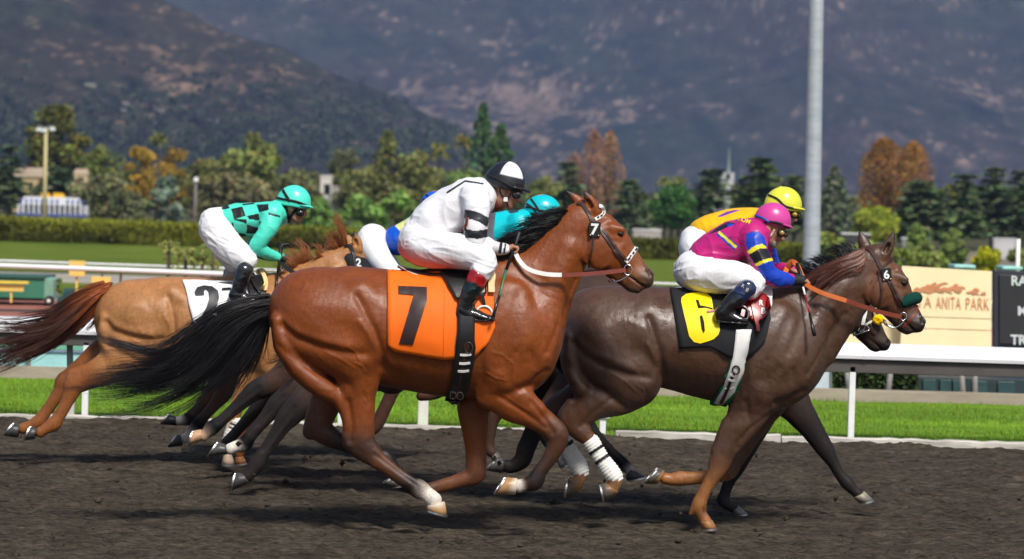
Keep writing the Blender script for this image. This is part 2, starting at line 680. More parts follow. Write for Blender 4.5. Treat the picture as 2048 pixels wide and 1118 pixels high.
class NT:
 def __init__(self, name):
  self.m = bpy.data.materials.new(name)
  self.m.use_nodes = True
  self.t = self.m.node_tree
  self.b = self.t.nodes["Principled BSDF"]

 def n(self, kind, **kw):
  nd = self.t.nodes.new("ShaderNode" + kind)
  for k, v in kw.items():
   setattr(nd, k, v)
  return nd

 def l(self, a, b):
  self.t.links.new(a, b)

 def coords(self, scale=(1, 1, 1), kind="Object"):
  tc = self.n("TexCoord")
  mp = self.n("Mapping")
  mp.inputs["Scale"].default_value = scale
  self.l(tc.outputs[kind], mp.inputs["Vector"])
  return mp.outputs["Vector"]

 def noise(self, vec, scale, detail=4, rough=0.55, dist=0.0):
  nd = self.n("TexNoise")
  nd.inputs["Scale"].default_value = scale
  nd.inputs["Detail"].default_value = detail
  nd.inputs["Roughness"].default_value = rough
  nd.inputs["Distortion"].default_value = dist
  self.l(vec, nd.inputs["Vector"])
  return nd.outputs["Fac"]

 def ramp(self, fac, stops):
  nd = self.n("ValToRGB")
  el = nd.color_ramp.elements
  while len(el) < len(stops):
   el.new(0.5)
  for e, (p, c) in zip(el, stops):
   e.position = p
   e.color = (*c, 1) if len(c) == 3 else c
  self.l(fac, nd.inputs["Fac"])
  return nd.outputs["Color"]

 def mix(self, fac, a, b, mode='MIX'):
  nd = self.n("Mix", data_type='RGBA', blend_type=mode)
  for sock, v in ((nd.inputs[0], fac), (nd.inputs[6], a), (nd.inputs[7], b)):
   if isinstance(v, (int, float)):
    sock.default_value = v
   elif isinstance(v, tuple):
    sock.default_value = (*v, 1) if len(v) == 3 else v
   else:
    self.l(v, sock)
  return nd.outputs[2]

 def bump(self, h, strength=0.3, dist=0.01, prev=None):
  nd = self.n("Bump")
  nd.inputs["Strength"].default_value = strength
  nd.inputs["Distance"].default_value = dist
  self.l(h, nd.inputs["Height"])
  if prev is not None:
   self.l(prev, nd.inputs["Normal"])
  self.l(nd.outputs["Normal"], self.b.inputs["Normal"])
  return nd.outputs["Normal"]

 def attr(self, name="tint"):
  nd = self.n("Attribute", attribute_name=name)
  return nd.outputs["Color"]

 def set(self, rough=0.5, metal=0.0, spec=0.5, color=None, sheen=0.0, coat=0.0):
  b = self.b
  b.inputs["Roughness"].default_value = rough
  b.inputs["Metallic"].default_value = metal
  b.inputs["Specular IOR Level"].default_value = spec
  b.inputs["Coat Weight"].default_value = coat
  b.inputs["Coat Roughness"].default_value = 0.15
  b.inputs["Sheen Weight"].default_value = sheen
  b.inputs["Sheen Roughness"].default_value = 0.4
  if color is not None:
   if isinstance(color, tuple):
    b.inputs["Base Color"].default_value = (*color[:3], 1)
   else:
    self.l(color, b.inputs["Base Color"])
  return self


def mat_plain(name, color, rough=0.5, metal=0.0, spec=0.5, var=0.12, vscale=12.0, bump=0.0, bscale=60.0, coat=0.0, sheen=0.0, stretch=(1, 1, 1)):
 T = NT(name)
 v = T.coords(stretch)
 f = T.noise(v, vscale, 5)
 lo = tuple(max(0, c * (1 - var)) for c in color)
 hi = tuple(min(1, c * (1 + var)) for c in color)
 T.set(rough, metal, spec, T.ramp(f, [(0.3, lo), (0.7, hi)]), sheen, coat)
 if bump:
  T.bump(T.noise(v, bscale, 4), bump, 0.01)
 return T.m


def mat_coat(name, rough=0.42, spec=0.5, damp=0.0, mott=0.18):
 """horse coat: the tint travels with the body; fine lie of the hair, mottling, damp sheen"""
 T = NT(name)
 a = T.attr()
 v = T.coords()
 big = T.noise(v, 4.0, 5, 0.62, 0.4)
 fine = T.noise(T.coords((110, 60, 80)), 1.0, 4, 0.8)
 mid = T.noise(T.coords((46, 30, 24)), 1.0, 5, 0.75, .8)
 c = T.mix(1.0, a, T.ramp(big, [(0.3, (1 - mott,) * 3), (0.7, (1 + mott * 0.6,) * 3)]), 'MULTIPLY')
 c = T.mix(0.45, c, T.ramp(fine, [(0.3, (0.45, 0.42, 0.40)), (0.7, (1.5, 1.5, 1.5))]), 'MULTIPLY')
 c = T.mix(0.6, c, T.ramp(mid, [(0.3, (0.66, 0.64, 0.62)), (0.7, (1.3, 1.3, 1.3))]), 'MULTIPLY')
 T.set(rough, 0, spec, c, sheen=0.02)
 if damp:
  r_ = T.ramp(T.noise(v, 5.0, 5, 0.6, 1.0), [(0.40, (rough - damp,) * 3), (0.58, (rough + 0.14,) * 3)])
  T.l(r_, T.b.inputs["Roughness"])
 else:
  T.l(T.ramp(big, [(0.3, (rough + 0.12,) * 3), (0.7, (rough - 0.05,) * 3)]), T.b.inputs["Roughness"])
 n1 = T.bump(mid, 0.30, 0.006, T.bump(fine, 0.3, 0.004))
 vein = T.ramp(T.noise(v, 7.0, 2, 0.5, 1.6), [(.485, (0, 0, 0)), (.5, (1, 1, 1)), (.515, (0, 0, 0))])
 n1 = T.bump(vein, .12, .005, n1)
 T.bump(T.noise(T.coords((14, 20, 9)), 1.0, 4, 0.6, 0.8), 0.07, 0.012, n1)
 return T.m


def mat_tint(name, rough=0.6, spec=0.4, weave=0.06, wrinkle=0.25, sheen=0.0, coat=0.0, wscale=9.0, translucent=0.0):
 """cloth or leather carrying the mesh's own colours"""
 T = NT(name)
 v = T.coords()
 a = T.attr()
 c = T.mix(0.5, a, T.ramp(T.noise(v, 14, 4), [(0.3, (0.88, 0.88, 0.88)), (0.7, (1.06, 1.06, 1.06))]), 'MULTIPLY')
 T.set(rough, 0, spec, c, sheen, coat)
 n1 = T.bump(T.noise(v, 420, 2), weave, 0.002)
 T.bump(T.noise(T.coords((1.0, 1.0, 1.6)), wscale, 4, 0.5, 1.4), wrinkle, 0.02, n1)
 return T.m


def mat_hair(name, root, tip, rough=0.38):
 T = NT(name)
 a = T.attr()
 f = T.noise(T.coords((60, 60, 60)), 1.0, 2)
 sep = T.n("SeparateColor")
 T.l(a, sep.inputs[0])
 c = T.ramp(sep.outputs[0], [(0.0, root), (0.45, tip), (1.0, tip)])
 c = T.mix(0.6, c, T.ramp(f, [(0.3, (0.6,) * 3), (0.7, (1.3,) * 3)]), 'MULTIPLY')
 T.set(rough, 0, 0.4, c)
 return T.m


M = {}
M['coat'] = mat_coat("horse coat", 0.38, 0.42)
M['coat_damp'] = mat_coat("damp horse coat", 0.42, 0.5, damp=0.17, mott=0.24)
M['coat_dark'] = mat_coat("dark horse coat", 0.55, 0.22)
M['cloth'] = mat_tint("cloth", 0.62, 0.35)
M['silk'] = mat_tint("nylon silks", 0.42, 0.4, 0.03, 0.14)
M['breeches'] = mat_tint("white breeches", 0.65, 0.3, 0.03, 0.12, wscale=9)
M['leather'] = mat_tint("leather", 0.32, 0.5, 0.05, 0.15)
M['patent'] = mat_tint("polished boot leather", 0.14, 0.6, 0.02, 0.22, coat=0.5, wscale=16)
M['skin'] = mat_tint("skin", 0.48, 0.4, 0.05, 0.05)
M['shell'] = mat_tint("helmet cover", 0.3, 0.5, 0.01, 0.05, coat=0.2)
M['hoof'] = mat_tint("hoof horn", 0.42, 0.4, 0.08, 0.1)
M['steel'] = mat_plain("polished steel", (0.62, 0.62, 0.64), 0.25, 1.0, var=0.1)
M['worn_steel'] = mat_plain("worn aluminium shoe", (0.6, 0.6, 0.6), 0.38, 1.0, var=0.25, vscale=60)
M['black_rubber'] = mat_plain("black rubber", (0.012, 0.012, 0.013), 0.5, 0, 0.4)
M['black_leather'] = mat_plain("black leather", (0.012, 0.011, 0.011), 0.32, 0, 0.5, bump=0.1)
M['black_cloth'] = mat_plain("black cloth", (0.012, 0.012, 0.014), 0.75, 0, 0.3, bump=0.2, bscale=200)
M['dark_leather'] = mat_plain("dark brown leather", (0.045, 0.018, 0.012), 0.35, 0, 0.5, bump=0.1)
M['red_leather'] = mat_plain("oxblood leather rein", (0.17, 0.028, 0.012), 0.34, 0, 0.5, bump=0.1)
M['tan_leather'] = mat_plain("tan rubber rein grip", (0.55, 0.13, 0.025), 0.5, 0, 0.4, bump=0.1)
M['white_plastic'] = mat_plain("white plastic", (0.82, 0.81, 0.78), 0.35, 0, 0.5, var=0.04)
M['white_web'] = mat_plain("white webbing", (0.78, 0.77, 0.74), 0.65, 0, 0.3, var=0.06, bump=0.1, bscale=300)
M['white_print'] = mat_plain("white print", (0.85, 0.85, 0.84), 0.5, 0, 0.3, var=0.03)
M['cream_print'] = mat_plain("cream print", (0.6, 0.52, 0.38), 0.5, 0, 0.3)
M['black_print'] = mat_plain("dark brown print", (0.035, 0.016, 0.014), 0.35, 0, 0.5, var=0.15)
M['dark_print'] = mat_plain("charcoal print", (0.02, 0.021, 0.024), 0.4, 0, 0.5, var=0.1)
M['yellow_print'] = mat_plain("yellow print", (0.95, 0.72, 0.0), 0.45, 0, 0.4, var=0.05)
M['red_patent'] = mat_plain("red patent leather", (0.28, 0.004, 0.006), 0.35, 0, 0.5, coat=0.08)
M['green_felt'] = mat_plain("green girth felt", (0.0, 0.13, 0.055), 0.7, 0, 0.3)
M['green_fleece'] = mat_plain("dark green fleece", (0.003, 0.05, 0.035), 0.9, 0, 0.2, bump=0.9, bscale=160, var=0.3, vscale=80)
M['brass'] = mat_plain("brass", (0.75, 0.5, 0.12), 0.3, 1.0)
M['eye'] = mat_plain("dark glossy eye", (0.008, 0.005, 0.004), 0.05, 0, 0.7, coat=1.0)
M['lens'] = mat_plain("goggle lens", (0.02, 0.02, 0.02), 0.05, 0, 0.8, coat=1.0)
M['amber_lens'] = mat_plain("amber goggle lens", (0.35, 0.22, 0.02), 0.08, 0, 0.8, coat=1.0)
M['mane_black'] = mat_hair("black hair", (0.012, 0.010, 0.010), (0.010, 0.009, 0.010), 0.34)
M['mane_chestnut'] = mat_hair("chestnut hair", (0.40, 0.10, 0.018), (0.085, 0.028, 0.014))
M['mane_ginger'] = mat_hair("ginger hair", (0.36, 0.11, 0.03), (0.42, 0.15, 0.05), 0.45)
M['mane_red'] = mat_hair("red brown hair", (0.16, 0.042, 0.018), (0.11, 0.03, 0.014))
M['crimson_cloth'] = mat_plain("yellow wool", (0.85, 0.50, 0.0), 0.9, 0, 0.2, bump=0.6, bscale=120)
# ------------------------------------------------------------------ the setting
def grid_mesh(name, xs, ys, zfun, mat, col=None, kind="structure"):
 X, Y = np.meshgrid(xs, ys, indexing='ij')
 Z = zfun(X, Y)
 nx, ny = X.shape
 V = np.stack([X, Y, Z], 2).reshape(-1, 3)
 i, j = np.meshgrid(np.arange(nx - 1), np.arange(ny - 1), indexing='ij')
 a = (i * ny + j).ravel()
 F = np.stack([a, a + ny, a + ny + 1, a + 1], 1)
 me = mesh_np(name, V, F, True, None if col is None else col(V))
 o = link_mesh(name, me, mat)
 return tag(o, kind=kind)


def mat_ground(name, stops, scale=(1, 1, 1), nscale=4.0, rough=.95, detail=8, bumps=((30, .5, .02),), mixsc=None, spec=.15):
 T = NT(name)
 v = T.coords(scale)
 f = T.noise(v, nscale, detail, 0.65)
 c = T.ramp(f, stops)
 if mixsc:
  c = T.mix(0.55, c, T.ramp(T.noise(T.coords(mixsc), 1.0, 6, .65), [(0.32, (.45, .45, .45)), (0.68, (1.5, 1.5, 1.5))]), 'MULTIPLY')
 T.set(rough, 0, spec, c)
 n = None
 for s, st, d in bumps:
  n = T.bump(T.noise(T.coords(scale), s, 6, .7), st, d, n)
 return T.m


def build_ground():
 # one sheet to the horizon
 g = mat_ground("open ground", [(.3, (.05, .05, .022)), (.7, (.09, .085, .04))], nscale=.05)
 tag(link_mesh("ground", mesh_np("ground", [(-4200, -40, -.09), (4200, -40, -.09), (4200, 6400, -.09), (-4200, 6400, -.09)], [(0, 1, 2, 3)], False), g), kind="structure")
 # harrowed dirt
 T = NT("harrowed dirt")
 f = T.noise(T.coords((.42, 1, 1)), 5.5, 9, .7)
 g2 = T.noise(T.coords((14, 34, 34)), 1.0, 5, .7)
 g3 = T.noise(T.coords((.5, .9, 1)), .9, 4, .6)
 c = T.ramp(f, [(.28, (.036, .028, .020)), (.5, (.080, .064, .046)), (.72, (.122, .099, .072))])
 c = T.mix(.85, c, T.ramp(g2, [(.34, (.28, .27, .26)), (.52, (1, 1, 1)), (.7, (1.7, 1.65, 1.6))]), 'MULTIPLY')
 c = T.mix(.3, c, T.ramp(g3, [(.3, (.6, .6, .6)), (.7, (1.25, 1.25, 1.25))]), 'MULTIPLY')
 T.set(.95, 0, .12, c)
 T.bump(g2, 1.0, .03, T.bump(T.noise(T.coords((.5, 1, 1)), 24, 6, .7), .9, .03))
 dirt = T.m
 xs = np.arange(-17, 17.01, .042)
 ys = np.r_[np.arange(3, 15, .25), np.arange(15, 27.22, .042)]

 def zf(X, Y):
  P = np.stack([X * 3.2, Y * 7.5, 0 * X], 2)
  a = fbm(P, 5)
  b = np.abs(vnoise(np.stack([X * 1.1 + 9, Y * 5.5, 0 * X + 3], 2)))
  c = np.maximum(fbm(np.stack([X * 7, Y * 9, 0 * X + 7], 2), 3) - .35, 0)
  z = .009 * a + .011 * (b - .3) + .014 * c + .020 * fbm(np.stack([X * 13, Y * 19, 0 * X + 1], 2), 2)
  # hoof-churned strip and the berm against the kerb
  z += .05 * np.exp(-((Y - 26.95) / .22) ** 2) * (1 + .6 * vnoise(np.stack([X * 1.3, 0 * X, 0 * X + 5], 2)))
  z += .02 * np.exp(-((Y - 24.5) / 1.2) ** 2) * vnoise(np.stack([X * .8, Y * 1.5, 0 * X + 8], 2))
  return z - .012
 grid_mesh("dirt_track", xs, ys, zf, dirt)
 # clods
 rng = np.random.default_rng(11)
 n = 2200
 x, y = rng.uniform(-7, 7, n), rng.uniform(15.5, 27, n)
 r = rng.gamma(1.6, .0045, n) + .003
 ico = np.array([(0, 0, 1), (.9, 0, .1), (-.3, .85, 0), (-.6, -.7, .1), (.2, -.8, -.2), (0, .1, -1)], float)
 fc = np.array([(0, 1, 2), (0, 2, 3), (0, 3, 4), (0, 4, 1), (5, 2, 1), (5, 3, 2), (5, 4, 3), (5, 1, 4)])
 V = (ico[None] * r[:, None, None] * rng.uniform(.6, 1.3, (n, 6, 3)) * np.array([1.3, 1, .7]) + np.stack([x, y, zf(x[:, None], y[:, None])[:, 0] + r * .4], 1)[:, None])
 F = (fc[None] + 6 * np.arange(n)[:, None, None]).reshape(-1, 3)
 tag(link_mesh("dirt_clods", mesh_np("clods", V.reshape(-1, 3), F, False), dirt), kind="stuff")
 n = 80
 hx = np.array([(50, 880), (345, 870), (400, 890), (470, 960), (880, 1010), (1000, 960), (1220, 980), (1310, 960), (1420, 1040), (1720, 990), (740, 930), (600, 930)], float)
 k = rng.integers(0, len(hx), n)
 pos = np.array([tuple(at(hx[q][0] - abs(rng.normal(0, 60)) + 10, hx[q][1] - abs(rng.normal(0, 60)) + 20, rng.uniform(19, 22))) for q in k])
 pos[:, 2] = np.maximum(pos[:, 2], .02)
 r = rng.gamma(1.6, .0045, n) + .003
 V = ico[None] * r[:, None, None] * rng.uniform(.6, 1.3, (n, 6, 3)) + pos[:, None]
 F = (fc[None] + 6 * np.arange(n)[:, None, None]).reshape(-1, 3)
 tag(link_mesh("flying_dirt", mesh_np("flying", V.reshape(-1, 3), F, False), dirt), kind="stuff")
 # turf
 turf = mat_ground("turf", [(.3, (.10, .19, .012)), (.55, (.15, .27, .016)), (.75, (.20, .33, .03))], (.35, 1, 1), 1.1, bumps=((60, .8, .02),), mixsc=(2.2, 9, 14))
 grid_mesh("turf", np.arange(-20, 20.1, .12), np.arange(27.42, 33.36, .06), lambda X, Y: .012 + .012 * vnoise(np.stack([X * 2, Y * 6, 0 * X], 2)), turf)
 n = 62000
 x, y = rng.uniform(-6.2, 6.2, n), 27.45 + 5.9 * rng.random(n) ** 1.25
 h = rng.uniform(.018, .042, n) * (1 + .4 * vnoise(np.stack([x * 1.5, y * 3, 0 * x], 1)))
 a = rng.uniform(0, 2 * np.pi, n)
 wd = rng.uniform(.003, .006, n)
 dx, dy = np.cos(a) * wd, np.sin(a) * wd
 tip = np.stack([x + rng.normal(0, .014, n), y + rng.normal(0, .014, n), .01 + h], 1)
 V = np.stack([np.stack([x - dx, y - dy, 0 * x + .005], 1), np.stack([x + dx, y + dy, 0 * x + .005], 1), tip], 1).reshape(-1, 3)
 pat = (1 + .28 * fbm(np.stack([x * .5, y * 1.4, 0 * x], 1), 3))[:, None]
 tint = np.repeat(pat * np.stack([rng.uniform(.13, .22, n), rng.uniform(.24, .36, n), rng.uniform(.01, .03, n)], 1), 3, 0)
 blade = mat_tint("grass blade", .6, .3, 0, 0)
 tag(link_mesh("turf_grass", mesh_np("blades", V, np.arange(3 * n).reshape(-1, 3), False, tint), blade), kind="stuff")
 # sheets of the infield
 def sheet(name, y0, y1, z, mat, x=160):
  xs_ = np.linspace(-x, x, 60)
  o = grid_mesh(name, xs_, np.linspace(y0, y1, 12), lambda X, Y: 0 * X + z, mat)
  return o
 lawn = mat_ground("infield lawn", [(.3, (.05, .085, .006)), (.5, (.11, .16, .012)), (.72, (.22, .22, .035))], (.25, 1, 1), .9, bumps=((8, .8, .06),), mixsc=(.6, 2.2, 2))
 sheet("infield_path", 33.36, 46.5, -.02, mat_ground("pale path", [(.3, (.22, .2, .17)), (.7, (.32, .29, .25))], nscale=1))
 sheet("paving", 46.5, 57.5, -.016, mat_ground("red paving", [(.3, (.30, .115, .085)), (.7, (.38, .16, .12))], nscale=2))
 sheet("path", 57.5, 77, -.02, mat_ground("beige path", [(.3, (.30, .27, .22)), (.7, (.42, .38, .32))], nscale=.6))
 sheet("lawn", 60, 69, -.012, lawn)
 sheet("lawn", 77.5, 124, -.012, lawn)
 sheet("road", 124, 176, -.02, mat_ground("car park", [(.3, (.16, .14, .11)), (.7, (.24, .2, .16))], nscale=.3), x=260)


def build_kerbs():
 wood = mat_ground("weathered white timber", [(.25, (.30, .27, .22)), (.5, (.55, .51, .45)), (.75, (.68, .65, .6))], (.5, 4, 4), 3, bumps=((30, .4, .01),), mixsc=(2, 30, 30))
 segs = [(-60, 196, 0), (200, 690, 4), (694, 1160, -2), (1231, 1560, 3), (1563, 2110, -3)]
 names = ["weathered white timber kerb board behind the hind hooves at the left edge", "weathered white timber kerb board between the thin post and the black tail's tip", "weathered white timber kerb board under the bay horse's belly",
     "weathered white timber kerb board that starts right of the bandaged legs", "weathered white timber kerb board under the reaching black foreleg, running out right"]
 for (a, b, dz), nm in zip(segs, names):
  p, q = at(a, 844 + .025 * a, 27.3), at(b, 844 + .025 * b, 27.3)
  mb = MB()
  n = max(2, int((b - a) / 22))
  xs = np.linspace(p.x, q.x, n)
  rng = np.random.default_rng(int(a + 999))
  top = .062 + .004 * rng.normal(0, 1, n) + dz * .001
  sec = lambda i: [(xs[i], 27.24 + .004 * rng.normal(), -.05), (xs[i], 27.24, top[i] - .008), (xs[i], 27.25, top[i]), (xs[i], 27.36, top[i]), (xs[i], 27.37, -.05)]
  V = np.concatenate([sec(i) for i in range(n)])
  F = [(i * 5 + j, i * 5 + (j + 1) % 5, (i + 1) * 5 + (j + 1) % 5, (i + 1) * 5 + j) for i in range(n - 1) for j in range(5)] + [(0, 1, 2, 3, 4), tuple((n - 1) * 5 + j for j in (4, 3, 2, 1, 0))]
  mb.add(V, F)
  tag(mb.build("kerb_board", wood), nm, "kerb board", "timber boards edging the turf")
 # far kerb of the turf
 conc = mat_ground("pale concrete", [(.3, (.30, .25, .19)), (.7, (.42, .36, .28))], (1, 6, 6), 2, bumps=((20, .3, .01),))
 mb = MB()
 mb.box((0, 33.46, .045), (60, .16, .13))
 mb.box((0, 33.47, .118), (60, .14, .016))
 tag(mb.build("turf_kerb", conc), kind="structure")


def build_rails():
 white = mat_plain("white painted aluminium", (.80, .80, .81), .35, 0, .5, var=.05, vscale=3)
 under = mat_plain("shaded rail underside", (.085, .075, .068), .6, 0, .3, var=.15, vscale=5)  # shade beneath the white hood, put into a darker colour
 post_m = mat_plain("white post paint", (.78, .78, .77), .5, 0, .4, var=.06)
 old_m = mat_plain("worn white post sleeve", (.66, .64, .58), .6, 0, .3, var=.18, vscale=9, stretch=(1, 1, .3))
 grey_m = mat_plain("grey steel post", (.24, .23, .21), .5, .2, .4, var=.15)
 # --- near rail: a hooded white rail carried on posts
 p0, p1 = at(-300, 622, 27.6), at(2350, 705, 27.6)
 g = at(1024, 860, 27.6)
 root = empty("running_rail", (g.x, 27.6, 0), "long hooded white running rail with a shade-coloured underside along the near edge of the turf", "running rail")
 zt = lambda x: p0.z + (p1.z - p0.z) * (x - p0.x) / (p1.x - p0.x)
 x0, x1 = -13.0, 13.0
 sec_w = [(-.16, -.128), (-.165, -.10), (-.15, -.055), (-.10, -.018), (-.02, 0.0), (.06, -.006), (.07, -.02), (-.02, -.018), (-.095, -.036), (-.138, -.066), (-.150, -.10), (-.148, -.128)]
 mb = MB()
 xs = np.linspace(x0, x1, 27)
 V = np.array([(x, 27.6 + a, zt(x) + b) for x in xs for a, b in sec_w])
 m = len(sec_w)
 F = [(i * m + j, i * m + (j + 1) % m, (i + 1) * m + (j + 1) % m, (i + 1) * m + j) for i in range(len(xs) - 1) for j in range(m)]
 mb.add(V, F)
 rl = mb.build("rail", white, root, smooth=False)
 for x in np.arange(-11.6, 12, 2.9):
  mb = MB()
  V = np.array([(x + e, 27.6 + a * 1.025, zt(x) + b * 1.02 + .002) for e in (0, .035) for a, b in sec_w[:6]])
  mb.add(V, [(j, j + 1, 7 + j, 6 + j) for j in range(5)])
  mb.build("joint_cover", white, rl)
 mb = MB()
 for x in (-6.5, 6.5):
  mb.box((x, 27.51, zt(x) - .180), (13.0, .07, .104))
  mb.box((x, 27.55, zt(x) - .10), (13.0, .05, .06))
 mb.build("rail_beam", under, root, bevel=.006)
 for px, by in ((167, 833), (680, 852), (1205, 881), (1703, 876)):
  p = at(px, by, 27.42)
  mb = MB()
  z1 = zt(p.x) - .19
  mb.box((p.x, 27.50, z1 / 2 - .02), (.052, .05, z1 + .04))
  if px == 1205:
   mb.box((p.x, 27.47, .16), (.11, .03, .022))
   mb.box((p.x + .03, 27.47, .24), (.04, .03, .05))
  mb.build("post", post_m, root, bevel=.006)
 for px, by in ((137, 832), (845, 856), (1525, 870)):
  p = at(px, by, 27.62)
  z1 = zt(p.x) - .19
  mb = MB()
  mb.tube([(p.x, 27.66, .0), (p.x, 27.66, z1 * .6), (p.x - .005, 27.60, z1 + .05)], .027, 10)
  q = mb.build("bracket", grey_m, root, smooth=True)
  mb = MB()
  mb.box((p.x, 27.66, .14 if px == 137 else .24), (.088, .088, .32 if px == 137 else .5))
  mb.build("sleeve", old_m, q, bevel=.012)
 # --- two rails across the infield
 for nm, Y, ya, yb, hh, lab in (("running_rail", 50.0, 531, 580, .075, "white infield running rail, the broad lower one of the two far rails"),
          ("running_rail", 59.0, 521, 566, .036, "thin white infield running rail, the upper and farther of the two far rails")):
  a, b = at(0, ya, Y), at(1300, yb, Y)
  sl = (b.z - a.z) / (b.x - a.x)
  r_ = empty(nm, (a.x, Y, 0), lab, "running rail", "white rails across the infield")
  mb = MB()
  xs = np.linspace(a.x - 8, b.x + 18, 30)
  mb.tube([(x, Y, a.z + sl * (x - a.x)) for x in xs], hh / 2, 8)
  mb.build("rail", white, r_, smooth=True)
  for i, x in enumerate(np.arange(a.x - 6, b.x + 16, 2.6)):
   mb = MB()
   mb.tube([(x, Y + .05, 0), (x, Y + .05, a.z + sl * (x - a.x) - .02), (x, Y, a.z + sl * (x - a.x))], .018, 6)
   mb.build("post", grey_m if i % 2 else post_m, r_, smooth=True)


# ---- foliage ------------------------------------------------------
def leaf_mat(name, rough=.6):
 T = NT(name)
 a = T.attr()
 c = T.mix(0.6, a, T.ramp(T.noise(T.coords(), 1.2, 3), [(.3, (.6, .62, .6)), (.7, (1.35, 1.3, 1.2))]), 'MULTIPLY')
 T.set(rough, 0, .25, c)
 T.b.inputs["Subsurface Weight"].default_value = 0
 return T.m


LEAF = leaf_mat("foliage")
BARK = mat_plain("bark", (.10, .075, .05), .9, 0, .2, var=.3, vscale=3, bump=.4, bscale=8)


def leaves(centres, size, rng, base, var=.22, flat=.0, updark=.0, stretch=(1, 1, 1)):
 """small leaf-clump faces at the given points"""
 n = len(centres)
 u = rng.normal(0, 1, (n, 3)) * np.array([1, 1, 1 - flat])
 u /= np.linalg.norm(u, axis=1)[:, None]
 v = np.cross(u, rng.normal(0, 1, (n, 3)))
 v /= np.linalg.norm(v, axis=1)[:, None] + 1e-9
 s = size * rng.uniform(.5, 1.4, n)[:, None]
 u, v = u * s * np.array(stretch), v * s * .7 * np.array(stretch)
 V = np.stack([centres - u * .9, centres - v, centres + u, centres + v], 1).reshape(-1, 3)
 F = np.arange(4 * n).reshape(-1, 4)
 t = np.array(base)[None] * (1 + var * rng.normal(0, .6, n))[:, None] * (1 + .12 * rng.normal(0, 1, (n, 3)))
 return V, F, np.repeat(np.clip(t, .004, .8), 4, 0)


